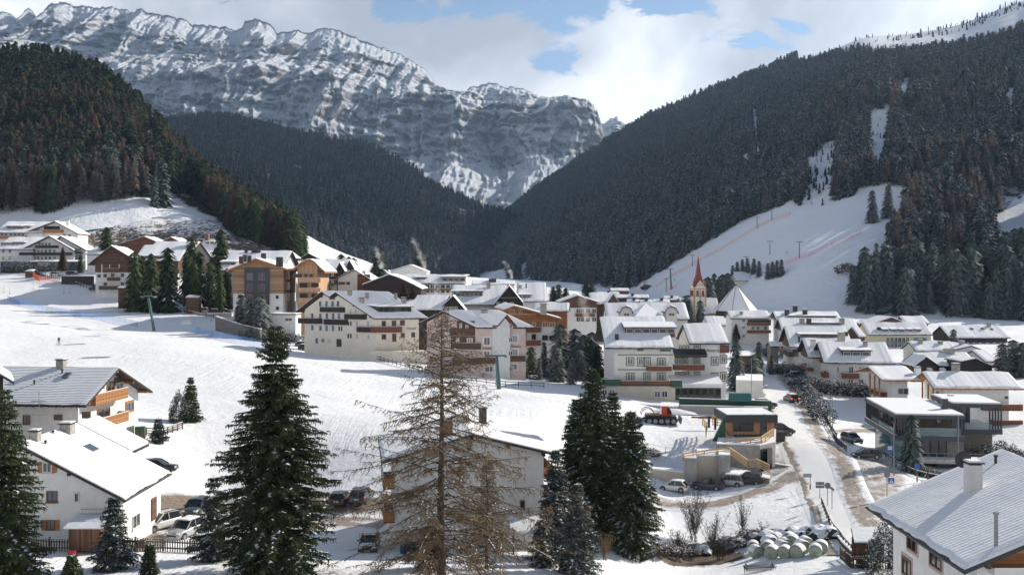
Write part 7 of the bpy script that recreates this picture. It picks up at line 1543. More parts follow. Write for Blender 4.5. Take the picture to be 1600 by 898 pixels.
def car(loc, yaw, shape, paint, label, snow=0, lit_=False, rack=False, tilt=0, name='parked_car', cat='car', group=None):
 S = SHAPES[shape]; L, Wd, H = S['L'], S['W'], S['H']; o = empty(name, loc, R(yaw), label=label, cat=cat, group=group)
 mb = MB(); vs = []; n = 9
 for x, zb, zt, w in S['body']:
  h = Wd/2*w; X = x*L; vs += [(X,-h*.90,zb),(X,-h,zb+(zt-zb)*.3),(X,-h*.995,zb+(zt-zb)*.72),(X,-h*.93,zt-.02),(X,0,zt+.03),(X,h*.93,zt-.02),(X,h*.995,zb+(zt-zb)*.72),(X,h,zb+(zt-zb)*.3),(X,h*.90,zb)]
 k = len(S['body']); fs = [(i*n+j, i*n+(j+1) % n, (i+1)*n+(j+1) % n, (i+1)*n+j) for i in range(k-1) for j in range(n)]+[tuple(range(n)), tuple(range((k-1)*n, k*n))]
 mb.mesh(vs, fs); b = mb.build('body', paint, o, True)
 mb = MB(); vs = []
 for x, zb, w, zt in S['cab']:
  h = Wd/2*w; h2 = h*(.80 if zt-zb > .2 else .97); X = x*L; vs += [(X,-h,zb-.04),(X,-h2,zt-.03),(X,0,zt+.01),(X,h2,zt-.03),(X,h,zb-.04)]
 k = len(S['cab']); fs = [(i*5+j, i*5+(j+1) % 5, (i+1)*5+(j+1) % 5, (i+1)*5+j) for i in range(k-1) for j in range(5)]+[tuple(range(5)), tuple(range((k-1)*5, k*5))]
 mb.mesh(vs, fs); mb.build('windows', M_CGL, o)
 c = S['cab']; mb = MB()                                     # roof panel and pillars
 for a_, b_ in ((1, 2), (2, 3)):
  for sg in (-1, 1):
   p = [(c[a_][0]*L, sg*Wd/2*c[a_][2]*.81, c[a_][3]-.02), (c[b_][0]*L, sg*Wd/2*c[b_][2]*.81, c[b_][3]-.02), (c[b_][0]*L, 0, c[b_][3]+.03), (c[a_][0]*L, 0, c[a_][3]+.03)]; mb.poly(p); mb.poly([(x, y, z+.02) for x, y, z in p])
 for sg in (-1, 1):
  for a_, b_ in ((0, 1), (4, 3)): mb.bar((c[a_][0]*L, sg*Wd/2*.93, c[a_][1]), (c[b_][0]*L, sg*Wd/2*c[b_][2]*.81, c[b_][3]-.02), .06, .09)
  xm = -.1*L; mb.bar((xm, sg*Wd/2*.955, c[2][1]), (xm, sg*Wd/2*.78, c[2][3]-.03), .05, .09)
  mb.box((.14*L, sg*(Wd/2+.10), c[3][1]+.08), (.14, .18, .14))
 mb.build('roof', paint, o)
 for x_ in (-.31*L, .315*L):
  for sg in (-1, 1):
   y = sg*(Wd/2-.10); t = MB(); t.tube([(x_, y-.11*sg, .33), (x_, y+.115*sg, .33)], .335, n=18); w_ = t.build('wheel', M_TYRE, o); t = MB(); t.tube([(x_, y+.10*sg, .33), (x_, y+.13*sg, .33)], .20, n=12); t.build('rim', M_RIM, w_)
   t = MB(); t.tube([(x_, sg*(Wd/2-.02), .36), (x_, sg*(Wd/2+.012), .36)], .40, n=18); t.build('wheel_arch', M_DKM, o)
 for sg in (-1, 1):
  t = MB(); t.box((L*.478, sg*Wd*.36, .72 if shape == 'hatch' else .80), (.16, .34, .14)); t.build('headlight', M_LAMP, o)
  t = MB(); t.box((-L*.482, sg*Wd*.41, .86 if shape == 'hatch' else .95), (.12, .26, .17)); t.build('tail_light', M_BRAKE if lit_ else M_TAIL, o)
 t = MB(); t.box((L*.499, 0, .56), (.03, Wd*.55, .16)); t.build('grille', M_DKM, o); t = MB(); t.box((-L*.501, 0, .70), (.02, .50, .11)); t.build('number_plate', M_PLATE, o); t = MB(); t.box((L*.505, 0, .42), (.02, .50, .11)); t.build('number_plate', M_PLATE, o)
 if snow:
  t = MB(); t.box((-.12*L, 0, H+.05), (L*.42, Wd*.70, .09), top=(.9, .85)); t.build('snow', M_SNOW, o)
  if snow > 1: t = MB(); t.box((.36*L, 0, 1.0 if shape != 'hatch' else .90), (L*.2, Wd*.8, .1), top=(.9, .85)); t.build('snow', M_SNOW, o)
 if rack:
  t = MB()
  for sg in (-1, 1): t.bar((-.36*L, sg*Wd*.34, H+.07), (0, sg*Wd*.34, H+.07), .05, .06)
  t.build('roof_rails', M_DKM, o)
 return o
def gp(px, py, **k): v = GP(px, py, **k); return (v.x, v.y, v.z+.02)
cars = [
 (gl(306,107), -92, 'suv', C_GRN, 'dark green grey car facing the camera beside the snow field', 0, {}),
 (gl(350,111), -95, 'suv', C_GREY, 'grey car facing the camera, partly hidden by the tall spruce', 1, {}),
 (gl(247,117), 5, 'suv', C_BLACK, 'dark car peeping out behind the near white house', 0, {}),
 (gl(250,101), -122, 'suv', C_WHITE, 'white off road car with roof rails beside the near white house', 0, dict(rack=True)),
 (gl(290,98.5), -108, 'suv', C_SILV, 'silver car parked in front of the white off road car', 1, {}),
 (gl(566,111), 82, 'suv', C_BLUE, 'dark blue car with red tail lights and a roof rack left of the larch', 0, dict(rack=True)),
 (gl(531,111), 88, 'hatch', C_BLACK, 'black car almost hidden behind the tall spruce', 0, {}),
 (gl(577,95), -88, 'hatch', C_BLACK, 'black car with a snow covered bonnet and roof below the larch', 2, {}),
 (gp(1053,768), 152, 'hatch', C_WHITE, 'white car, leftmost of the four cars below the concrete wall', 1, {}),
 (gp(1106,765), 154, 'suv', C_BLUE, 'dark blue car, second of the four cars below the concrete wall', 0, {}),
 (gp(1138,759), 156, 'suv', C_SILV, 'silver car, third of the four cars below the concrete wall', 1, {}),
 (gp(1167,757), 158, 'suv', C_BLACK, 'black car, rightmost of the four cars below the concrete wall', 0, {}),
 (gp(1218,679), 3, 'van', C_BLACK, 'black van behind the wooden kiosk', 0, {}),
 (gp(1236,628), 97, 'suv', C_BLACK, 'black car with lit tail lights driving up the white road', 1, dict(lit_=True)),
 (gp(1238,590), 176, 'hatch', C_BLACK, 'black car parked in front of the snowy hedge, the rear one', 1, {}),
 (gp(1243,602), 172, 'hatch', C_BLUE, 'dark car parked in front of the snowy hedge, the front one', 1, {}),
 (gp(1353,716), 178, 'hatch', C_BLACK, 'black car parked left of the modern villa', 0, {}),
 (gp(1331,692), -78, 'suv', C_GREY, 'grey car parked behind the snow heap near the villa', 1, {}),
 (gp(830,592), -70, 'hatch', C_GREY, 'grey car under the small pines beside the pink guest house', 2, {}),
 (gp(857,590), 178, 'suv', C_BLUE, 'blue grey car between the small pines by the pink guest house', 2, {}),
 (gp(903,593), 176, 'suv', C_WHITE, 'snow covered white car left of the green balcony', 2, {}),
 (gp(1162,590), -10, 'van', C_WHITE, 'snow covered white van right of the large white hotel', 2, {}),
 (gp(1153,575), -10, 'suv', C_GREY, 'snow covered grey car behind the white van', 2, {}),
 (gp(1196,637), -10, 'suv', C_BLUE, 'dark car under snow between kiosk and road', 1, {}),
 (gl(88,372), 0, 'suv', C_WHITE, 'white car behind the orange netting', 1, {}),
 (gl(62,376), 0, 'hatch', C_GREY, 'grey car left of the white car behind the orange netting', 2, {}),
 (gl(112,376), 0, 'hatch', C_BLACK, 'dark car right of the white car behind the orange netting', 2, {}),
 (gl(322,288), 5, 'suv', C_WHITE, 'white car on the parking deck left of the wood clad hotel', 1, {}),
 (gl(338,286), 5, 'suv', C_BLACK, 'black car, middle one on the parking deck of the wood clad hotel', 1, {}),
 (gl(352,288), 5, 'hatch', C_BLUE, 'dark blue car, rightmost on the parking deck of the wood clad hotel', 1, {}),
 (gl(480,240), 10, 'suv', C_BLACK, 'dark car at the left end of the cream guest house', 1, {}),
 (gl(474,246), 10, 'hatch', C_GREY, 'grey car behind the dark car left of the cream guest house', 2, {}),
]
for loc, yaw, shp, pt_, lab, sn_, kw in cars: car(loc, yaw, shp, pt_, lab, sn_, **kw)
# ================================================================ fences, walls, posts
M_FW = simple('weathered fence wood', (.10, .075, .055), .9, .35, 4); M_FWN = M_WN
def run_points(pts, step):
 out = [];
 for a, b in zip(pts, pts[1:]):
  a, b = Vector(a), Vector(b); n = max(1, round((b-a).length/step))
  for i in range(n): out.append(a+(b-a)*i/n)
 out.append(Vector(pts[-1])); return [Vector((p.x, p.y, float(G(p.x, p.y)))) for p in out]
def rail_fence(pts, h, step, label, mat=M_FW, rails=(.45, .95), post=.13, rw=.05, rh=.13, snow=True, top=None, cat='fence', name='rail_fence'):
 P3 = run_points(pts, step); o0 = P3[0]; root = empty(name, o0, label=label, cat=cat);
 for i, p in enumerate(P3):
  q = p-o0; mb = MB(); mb.box(q+Vector((0, 0, h/2-.15)), (post, post, h+.3)); mb.build('post', mat, root, fix=False)
  if i == 0: continue
 rl = MB(); sn = MB()
 for z in rails:
  for a, b in zip(P3, P3[1:]): rl.bar(a-o0+Vector((0, 0, z)), b-o0+Vector((0, 0, z)), rw, rh)
 rl.build('rails', mat, root)
 if snow:
  for a, b in zip(P3, P3[1:]): sn.bar(a-o0+Vector((0, 0, rails[-1]+rh/2+.03)), b-o0+Vector((0, 0, rails[-1]+rh/2+.03)), rw*1.2, .06)
  sn.build('snow', M_SNOW, root)
 return root
def paling(pts, label, h=1.1, gap=.22, mat=M_FW):
 P3 = run_points(pts, gap); o0 = P3[0]; root = empty('paling_fence', o0, label=label, cat='fence'); pl = MB(); rl = MB(); sn = MB()
 for i, p in enumerate(P3):
  q = p-o0; hh = h+random.uniform(-.05, .05); pl.box(q+Vector((0, 0, hh/2)), (.09, .04, hh), None, Matrix.Rotation(random.uniform(-.04, .04), 3, 'Y')); sn.box(q+Vector((0, 0, hh+.03)), (.09, .05, .05))
  if i % 11 == 0: t = MB(); t.box(q+Vector((0, .09, h/2)), (.15, .15, h+.25)); t.build('post', mat, root)
 for z in (.3, .85):
  for a, b in zip(P3[::11], P3[11::11]): rl.bar(a-o0+Vector((0, .05, z)), b-o0+Vector((0, .05, z)), .04, .1); sn.bar(a-o0+Vector((0, .06, z+.07)), b-o0+Vector((0, .06, z+.07)), .05, .05)
 pl.build('palings', mat, root); rl.build('rails', mat, root); sn.build('snow', M_SNOW, root); return root
gq = lambda *a: [tuple(GP(x, y)) for x, y in a]
paling([gl(-40, 89)[:3], gl(60, 88), gl(150, 88.5), gl(235, 90), gl(335, 90), gl(470, 91)], 'weathered paling fence running along the bottom left of the photo')
paling([gl(1314, 97), gl(1330, 92.5), gl(1410, 92)], 'short weathered paling fence left of the large house at the bottom right')
rail_fence([gl(212, 127), gl(245, 129), gl(262, 131), gl(285, 135)], 1.0, 1.6, 'garden fence running up beside the slim pointed spruce', rails=(.3, .6, .9))
rail_fence(gq((60,432),(100,440),(140,452),(175,463),(205,470),(250,479),(300,492),(345,499)), 1.2, 3.2, 'dark rail fence along the top edge of the ski slope below the apartment house')
rail_fence(gq((462,533),(500,545),(540,556),(582,562),(640,577),(660,583)), 1.2, 2.5, 'dark rail fence between cream guest house and ski slope')
rail_fence(gq((664,584),(700,592),(745,598),(790,604),(850,607)), 1.1, 2.6, 'wooden posts and rails above the wall of the pink guest house')
rail_fence([tuple(gl(1307,165)), tuple(gl(1296,176)), tuple(gl(1270,205)), tuple(gl(1256,226))], 1.1, 2.0, 'dark rail fence between the white road and the hedge', post=.16)
rail_fence([tuple(gl(1322,148)), tuple(gl(1310,156)), tuple(gl(1302,166))], 1.0, 1.5, 'dark rail fence right of the road near the grey car', post=.16)
rail_fence([tuple(gl(1384,150)), tuple(gl(1400,143)), tuple(gl(1430,138)), tuple(gl(1470,134)), tuple(gl(1500,132))], 1.0, 2.4, 'low rail fence in front of the modern villa', post=.12, rails=(.85,))
rail_fence([tuple(gl(1386,121)), tuple(gl(1415,126)), tuple(gl(1440,130))], .9, 2.2, 'single brown guard rail behind the roof of the large house', rails=(.6,), rh=.3)
rail_fence([tuple(gl(1284,124)), tuple(gl(1292,117)), tuple(gl(1303,110)), tuple(gl(1318,103)), tuple(gl(1330,99))], 1.0, 1.6, 'snowy rail fence on top of the timber retaining wall', rails=(.5, .9))
rail_fence([tuple(gl(985,150)), tuple(gl(1000,152)), tuple(gl(1040,152)), tuple(gl(1064,152))], 1.0, 4, 'thin wire fence left of the timber railing', post=.06, rails=(.95,), rh=.03, rw=.03, snow=False)
def netting(pts, h, label, col, step=2.5, name='safety_net'):
 m, nt, b = newmat('net '+label[:12]); b.inputs['Base Color'].default_value = (*col, 1); b.inputs['Roughness'].default_value = .7
 P3 = run_points(pts, step); o0 = P3[0]; root = empty(name, o0, label=label, cat='safety net'); mb = MB()
 for a, b_ in zip(P3, P3[1:]):
  for k in range(8): z = h*k/7+.1; mb.bar(a-o0+Vector((0, 0, z)), b_-o0+Vector((0, 0, z)), .035, .035)
  n = max(2, int((b_-a).length/.35))
  for k in range(n): p = a+(b_-a)*k/n-o0; mb.bar(p+Vector((0, 0, .1)), p+Vector((0, 0, h+.1)), .03, .03)
 mb.build('net', m, root)
 for p in P3: t = MB(); t.tube([p-o0-Vector((0, 0, .3)), p-o0+Vector((0, 0, h+.3))], .035, n=5); t.build('pole', m, root)
 return root
netting(gq((12,470),(60,483),(110,492),(160,500),(215,511)), 1.3, 'blue safety net across the upper ski slope', (.12, .32, .72), 3)
netting(gq((300,520),(330,527),(370,535),(410,543)), 1.5, 'blue safety net below the lift tower on the slope', (.12, .32, .72), 3)
netting(gq((52,433),(62,440),(92,443)), 1.8, 'orange safety net at the top edge of the ski slope', (.80, .16, .05), 2)
def hillnet(cols, label, col):
 P3 = []
 for a, b in cols:
  tt = np.linspace(.0, .5, 900); x, y, z = RH.at(np.full(900, float(a)), tt); row = HY-z/y*F; k = np.argmin(np.abs(row-b)+(tt < .005)*50); P3.append(Vector((x[k], y[k], z[k])))
 out = []
 for a, b in zip(P3, P3[1:]):
  n = max(1, int((b-a).length/14)); out += [a+(b-a)*i/n for i in range(n)]
 out.append(P3[-1]); m, nt, bb = newmat('slope net '+label[:9]); bb.inputs['Base Color'].default_value = (*col, 1); o0 = out[0]; root = empty('safety_net', o0, label=label, cat='safety net'); mb = MB()
 for a, b in zip(out, out[1:]):
  for z in (.4, 1., 1.6, 2.2): mb.bar(a-o0+Vector((0, 0, z)), b-o0+Vector((0, 0, z)), .12, .12)
 mb.build('net', m, root)
 for p in out: t = MB(); t.bar(p-o0, p-o0+Vector((0, 0, 2.8)), .15, .15); t.build('pole', m, root)
def on_rh(a, b):
 tt = np.linspace(.004, .9, 2500); x, y, z = RH.at(np.full(2500, float(a)), tt); row = HY-z/y*F; k = np.argmin(np.abs(row-b)); return (float(x[k]), float(y[k]), float(z[k]))
hillnet([(1025,449),(1055,430),(1090,410),(1120,394),(1145,380),(1185,355),(1235,336)], 'orange safety net up the left side of the ski run', (.75, .28, .12))
hillnet([(1188,421),(1230,412),(1265,400),(1300,385),(1345,366)], 'pink safety net across the middle of the ski run', (.70, .20, .28))
def lift_tower(loc, h, label, mat, yaw=0, arm=2.4, r=.28, lean=0, base=None, big=True, ladder=False):
 o = empty('lift_tower', loc, R(yaw), label=label, cat='lift tower'); mb = MB(); mb.tube([(0, 0, -.4), (lean, 0, h)], [r*1.25, r*.8], n=12); mb.build('mast', mat, o)
 mb = MB(); mb.bar((lean-arm, 0, h), (lean+arm, 0, h), .3, .3); mb.build('crossarm', mat, o)
 for sg in (-1, 1):
  mb = MB(); mb.bar((lean+sg*arm, -1.1, h-.25), (lean+sg*arm, 1.1, h-.25), .12, .16)
  for k in range(4): mb.tube([(lean+sg*arm-.08, -.9+k*.6, h-.1), (lean+sg*arm+.08, -.9+k*.6, h-.1)], .2, n=10)
  mb.build('pulleys', M_METAL, o)
 if ladder:
  mb = MB()
  for sx in (-.2, .2): mb.bar((sx-.02, -r*1.2, 0), (sx+lean, -r*1.0-.05, h-.4), .05, .05)
  for k in range(int(h/.4)): z = .4*k; mb.bar((-.2+lean*z/h, -r*1.15, z), (.2+lean*z/h, -r*1.15, z), .03, .03)
  mb.build('ladder', M_METAL, o)
  mb = MB(); mb.box((lean, 0, h+.15), (1.8, 1.2, .06));
  for x in (-.9, .9): mb.bar((lean+x, -.6, h+.1), (lean+x, -.6, h+1.0), .05, .05)
  mb.bar((lean-.9, -.6, h+1.0), (lean+.9, -.6, h+1.0), .05, .05); mb.build('platform', M_METAL, o)
 if base: mb = MB(); mb.tube([(0, 0, -.2), (0, 0, 2.0)], r*1.9, n=12); mb.build('padding', base, o)
 return o
v = GP(241, 517); lift_tower(tuple(v), 8.6, 'leaning green lift tower on the left ski slope', M_TEAL, 0, 1.6, .30, -1.4, ladder=True)
v = GP(780, 608); lift_tower(tuple(v), (608-556)/F*v.y, 'green lift tower in front of the pink guest house', M_TEAL, 10, 1.7, .36, -.5, ladder=True)
lift_tower(on_rh(1049, 452), 14.5, 'tall green lift tower with orange base padding left of the church', M_TEAL, 0, 2.4, .5, -.8, base=simple('orange padding', (.75, .15, .04), .7))
for (a, b, h_, l_) in ((1007,458,6,'small lift pole with orange foot at the bottom of the ski run'),(1041,455,9,'thin dark lift pole beside the tall green lift tower'),(1082,416,8,'lift pole high left of the church spire'),(1166,424,9,'lift pole behind the twin gabled house on the slope'),(1203,397,8,'blue lift structure in the middle of the ski run'),(1249,403,9,'dark lift pole at the right of the ski run'),(1183,357,8,'lift pole near the top of the ski run'),(1206,344,8,'topmost lift pole by the forest edge')):
 lift_tower(on_rh(a, b), h_, l_, M_DKM if 'blue' not in l_ else simple('blue padding', (.05, .15, .45), .7), 0, 1.5, .22)
# ---- slope poles with tow discs
for i, (x, y) in enumerate([(6,458),(15,460),(52,454),(61,455),(100,459),(109,459),(153,465),(161,464),(213,474),(267,485),(330,502)]):
 p = gp(x, y); o = empty('tow_hanger', p, label='thin hanging tow bars with red tips above the upper left ski slope', cat='ski tow', group='tow bars of the left ski slope'); t = MB(); t.bar((0, 0, 0), (0, 0, 2.4), .04, .04); t.build('line', M_DKM, o); t = MB(); t.tube([(0, 0, 0), (0, 0, .3)], .16, n=8); t.build('disc', simple('red plastic', (.5, .04, .03), .5), o)
# ================================================================ people
def person(loc, yaw, jacket, trousers, label, pose='stand', skis=False, sc=1.0):
 o = empty('person', loc, R(yaw), label=label, cat='person'); o.scale = (sc,)*3
 V = [(0,0,.95),(0,0,1.15),(0,0,1.38),(0,0,1.50),(0,0,1.56),(0,.01,1.68),(-.10,0,.90),(-.12,.02,.50),(-.13,-.03,.09),(-.13,.12,.04),(.10,0,.90),(.13,.06 if pose == 'walk' else 0,.50),(.14,.02,.09),(.14,.16,.04),(-.19,0,1.40),(-.25,.03,1.13),(-.22,.20,.95),(-.21,.25,.90),(.19,0,1.40),(.25,.02,1.13),(.22,.18,.95),(.21,.23,.90)]
 E = [(0,1),(1,2),(2,3),(3,4),(4,5),(0,6),(6,7),(7,8),(8,9),(0,10),(10,11),(11,12),(12,13),(2,14),(14,15),(15,16),(16,17),(2,18),(18,19),(19,20),(20,21)]
 Rr = [.15,.15,.17,.06,.055,.10,.095,.065,.05,.045,.095,.065,.05,.045,.07,.05,.04,.04,.07,.05,.04,.04]
 me = bpy.data.meshes.new('body'); me.from_pydata(V, E, []); b = bpy.data.objects.new('body', me); COL.objects.link(b); b.parent = o
 md = b.modifiers.new('skin', 'SKIN')
 if not me.skin_vertices:
  bpy.context.view_layer.objects.active = b
  bpy.context.view_layer.update()
  with bpy.context.temp_override(object=b, active_object=b): bpy.ops.mesh.customdata_skin_add()
 for i, r_ in enumerate(Rr): me.skin_vertices[0].data[i].radius = (r_, r_*.85)
 me.skin_vertices[0].data[0].use_root = True
 b.modifiers.new('sub', 'SUBSURF').levels = 1; b.modifiers['sub'].render_levels = 1
 m, nt, bb = newmat('clothes '+label[:16]); sx = nt.nodes.new('ShaderNodeSeparateXYZ'); nt.links.new(nt.nodes.new('ShaderNodeTexCoord').outputs['Object'], sx.inputs[0]); z = sx.outputs[2]
 c = mixc(nt, math_n(nt, 'GREATER_THAN', z, .92), trousers, jacket); c = mixc(nt, math_n(nt, 'GREATER_THAN', z, 1.52), c, (.45, .27, .20)); c = mixc(nt, math_n(nt, 'GREATER_THAN', z, 1.70), c, (.05, .05, .06)); c = mixc(nt, math_n(nt, 'LESS_THAN', z, .12), c, (.03, .03, .03)); nt.links.new(c, bb.inputs['Base Color']); bb.inputs['Roughness'].default_value = .8; me.materials.append(m)
 if skis:
  for sg in (-1, 1): t = MB(); t.bar((sg*.13, -.75, .02), (sg*.13, .85, .02), .09, .03); t.build('ski', simple('ski', (.5, .05, .05), .4), o); t = MB(); t.bar((sg*.30, .25, .95), (sg*.42, .1, .02), .02, .02); t.build('ski_pole', M_DKM, o)
 return o
person(gp(92, 539), 200, (.16, .12, .05), (.03, .03, .035), 'lone skier in olive jacket standing on the left ski slope', skis=True)
person(gl(1138, 162), 20, (.02, .02, .025), (.02, .02, .025), 'person in black standing at the left corner of the wooden kiosk')
person(gl(1421, 262), 40, (.04, .04, .06), (.03, .03, .03), 'pedestrian in dark clothes on the path left of the hipped double roof', 'walk')
for a, b, l_ in ((1054,439,'skier beside the tall green lift tower'),(1230,397,'skier in the middle of the ski run'),(1150,414,'skier left above the slope houses')): person(on_rh(a, b), 120, (.05, .08, .25) if a == 1054 else (.04,.04,.05), (.03, .03, .05), l_, skis=True, sc=1.1)
# ================================================================ snow groomer
def groomer(loc, yaw):
 o = empty('snow_groomer', loc, R(yaw), label='red snow groomer with black tracks parked on the ski slope', cat='snow groomer'); red = car_paint('red groomer paint', (.50, .045, .02));
 t = MB(); t.prism([(-2.6,.75),(2.5,.75),(2.6,1.15),(1.6,1.3),(-2.6,1.25)], -1.3, 1.3); t.build('chassis', M_DKM, o)
 t = MB(); t.prism([(.1,1.3),(1.75,1.3),(1.75,1.75),(1.35,2.75),(.25,2.85),(.1,2.6)], -1.05, 1.05); cb = t.build('cab', red, o)
 t = MB(); t.prism([(1.0,1.55),(1.80,1.6),(1.82,1.78),(1.42,2.66),(1.0,2.68)], -1.08, 1.08); t.build('cab_window', M_CGL, cb); t = MB(); t.box((.6, 0, 2.92), (1.3, 2.0, .12)); t.build('snow', M_SNOW, cb)
 t = MB(); t.box((-1.3, 0, 1.42), (2.4, 2.2, .2)); t.build('load_bed', simple('yellow brown deck', (.30, .24, .14), .8), o)
 for sg in (-1, 1):
  t = MB(); ol = [(-2.75,.45),(-2.5,.1),(2.3,.1),(2.75,.5),(2.6,.85),(2.2,1.0),(-2.4,.95)]; t.prism(ol, sg*1.3, sg*2.1)
  for k in range(22):
   x = -2.5+k*.235; t.box((x, sg*1.7, .07), (.06, .9, .10)); t.box((x, sg*1.7, 1.0), (.06, .9, .10))
  t.build('track', M_TYRE, o)
  for k in range(5): t = MB(); t.tube([(-2.0+k, sg*2.08, .52), (-2.0+k, sg*2.16, .52)], .36, n=14); t.build('track_wheel', M_METAL, o)
 t = MB(); t.prism([(3.1,.1),(3.25,.15),(3.45,1.1),(3.3,1.2),(3.15,.7)], -2.4, 2.4);
 for y in (-.8, .8): t.bar((2.4, y, .5), (3.2, y, .6), .15, .15)
 t.build('blade', M_METAL, o); t = MB(); t.box((-3.6, 0, .4), (.8, 4.2, .5)); t.bar((-2.6, 0, .9), (-3.5, 0, .5), .3, .2); t.build('tiller', M_DKM, o)
 t = MB(); pts = [(-2.2-1.0*math.cos(a)*1.1, .9, 1.4+1.1*math.sin(a)) for a in np.linspace(0, math.pi, 12)]; t.tube(pts, .06, n=6); t.tube([(p[0], -.9, p[2]) for p in pts], .06, n=6); t.build('winch_arch', M_DKM, o)
 t = MB(); t.box((-3.9, 1.8, .25), (.3, .5, .3)); t.build('flap', red, o)
groomer(gl(1032, 168), -4)
# ================================================================ wooden kiosk, concrete walls, timber railings
q = cr(980, 600, 4.489)
k = house('kiosk', 'wooden kiosk with black flat roof edge above the concrete wall', q(737,372), 150, 1.5, cat='kiosk')
W1 = k.along('X', q(1032,0)[0]); z0 = k.zk; z1 = -(q(0,262)[1]-HY)/F*150; z2 = -(q(0,226)[1]-HY)/F*149; k.base = z0-.2
lbox(k, 'wall', (W1/2, 3.2, (z0+z1)/2), (W1, 6.4, z1-z0), wood('kiosk boards', (.36,.19,.095), 7, 0, .2))
lbox(k, 'roof', (W1/2-.5, 2.9, (z1+z2)/2+.1), (W1+1.4, 8.0, z2-z1+.2), M_DKM); lbox(k, 'snow', (W1/2-.5, 2.9, z2+.24), (W1+.9, 7.4, .10), M_SNOWP)
k.gable = 'R'; k.u0 = 0; k.t0 = 0; k.prof = [(0, z1), (W1, z1)]
k.win('R', *q(745,266), *q(884,330), fm=M_DKM, gm=M_GL, mull=1); k.win('R', *q(934,270), *q(980,366), fm=M_DKM, gm=M_GL, door=True, mull=0)
for i in range(7): k.win('R', *q(750+i*28,352), *q(772+i*28,370), fm=M_DKM, gm=M_DKM, mull=0)
mb = MB(); a = Vector((-3.2,.4,z0-.3)); mb.mesh([(-3.0,-.5,z0-.5),(-1.2,-.5,z2-.2),(-1.1,-.5,z0-.5),(-3.0,.2,z0-.5),(-1.2,.2,z2-.2),(-1.1,.2,z0-.5)],[(0,1,2),(3,5,4),(0,3,4,1),(1,4,5,2),(0,2,5,3)]); mb.build('green_screen', M_GRN, k.root)
unskew(k)
# terrace deck and walls below (pixels, depth)
def slab(name, label, corners, ztop, zbot, mat, cat='wall', snow=True):
 c0 = Vector(corners[0]+(zbot,)); o = empty(name, c0, label=label, cat=cat); mb = MB(); mb.prism([(x-c0.x, y-c0.y) for x, y in corners], 0, ztop-zbot, plane='xy'); mb.build('wall_body', mat, o)
 if snow: mb = MB(); cx = sum(c[0] for c in corners)/len(corners)-c0.x; cy = sum(c[1] for c in corners)/len(corners)-c0.y; mb.prism([((x-c0.x-cx)*.985+cx, (y-c0.y-cy)*.985+cy) for x, y in corners], ztop-zbot+.004, ztop-zbot+.14, plane='xy'); mb.build('snow', M_SNOW, o)
 return o
def X(px, D): return ((px-800)/F*D, D)
zd = -(q(0,385)[1]-HY)/F*148
slab('terrace', 'concrete terrace carrying the wooden kiosk', [X(1119,144), X(1188,143), X(1211.5,146), X(1213,158), X(1125,158)], zd-.1, -31, M_CON, 'terrace')
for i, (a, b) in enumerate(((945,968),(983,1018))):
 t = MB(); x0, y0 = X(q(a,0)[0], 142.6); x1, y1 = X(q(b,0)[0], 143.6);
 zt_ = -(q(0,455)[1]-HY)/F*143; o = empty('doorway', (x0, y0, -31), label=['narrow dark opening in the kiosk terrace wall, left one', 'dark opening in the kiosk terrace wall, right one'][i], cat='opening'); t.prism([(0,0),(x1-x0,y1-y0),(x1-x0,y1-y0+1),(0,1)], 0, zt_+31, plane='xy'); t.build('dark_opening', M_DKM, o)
slab('wall', 'sloping low concrete wall right of the kiosk terrace', [X(1211,143.5), X(1243,141), X(1243,141.5), X(1211,144.2)], -27.4, -31, M_CON)
zg = -(q(0,520)[1]-HY)/F*138
slab('wall', 'grey concrete pillar left of the beige garage front', [X(1069,138.2), X(1088.5,138), X(1088.5,142), X(1069,142)], zg, -32, M_CON)
slab('wall', 'grey concrete pillar right of the beige garage front', [X(1122.5,138.2), X(1141,138), X(1141,142), X(1122.5,142)], zg+.4, -32, M_CON)
slab('garage_front', 'beige garage front between two concrete pillars', [X(1088.6,139.2), X(1122.4,139.2), X(1122.4,146), X(1088.6,146)], zg+.1, -32, M_BEI, 'garage')
slab('wall', 'long beige retaining wall behind the white parked car', [X(1016,141), X(1069,138.6), X(1069,140.2), X(1016,142.5)], -(q(0,560)[1]-HY)/F*140-.9, -33, M_BEI)
slab('wall', 'dark snow flecked stair bank between the timber railings', [X(1141,138.5), X(1202,135), X(1204,136.5), X(1141,143)], -(q(0,560)[1]-HY)/F*138-1.4, -33, M_STONE)
def trail(pts, label, h=1.15, post_step=1.6, mat=M_WN, snow=True, planks=4, name='timber_railing'):
 """pts: (px, row of the foot, D)"""
 P3 = [P(*p) for p in pts]; o0 = P3[0]; root = empty(name, o0, label=label, cat='railing'); rl = MB()
 for a, b in zip(P3, P3[1:]):
  n = max(1, round((b-a).length/post_step))
  for i in range(n+1):
   c = a+(b-a)*i/n-o0; t = MB(); t.box(c+Vector((0, 0, h/2)), (.11, .11, h)); t.build('post', mat, root)
  for k_ in range(planks): z = h*(.16+.25*k_); rl.bar(a-o0+Vector((0, -.08, z)), b-o0+Vector((0, -.08, z)), .04, .14)
  rl.bar(a-o0+Vector((0, 0, h)), b-o0+Vector((0, 0, h)), .2, .05)
 rl.build('rails', mat, root); return root
trail([(*q(385,542),138.5), (*q(540,520),140), (*q(720,498),141)], 'light timber railing on the left over the concrete pillar')
trail([(*q(628,462),146), (*q(720,446),145), (*q(940,422),144), (*q(1026,365),147)], 'light timber railing along the edge of the kiosk terrace')
trail([(*q(720,500),140.5), (*q(850,590),137.5), (*q(905,580),136.8), (*q(996,622),135.5)], 'light timber railing stepping down beside the stairs')
M_YEL2 = simple('yellow boards', (.62, .40, .10), .7, .2, 3)
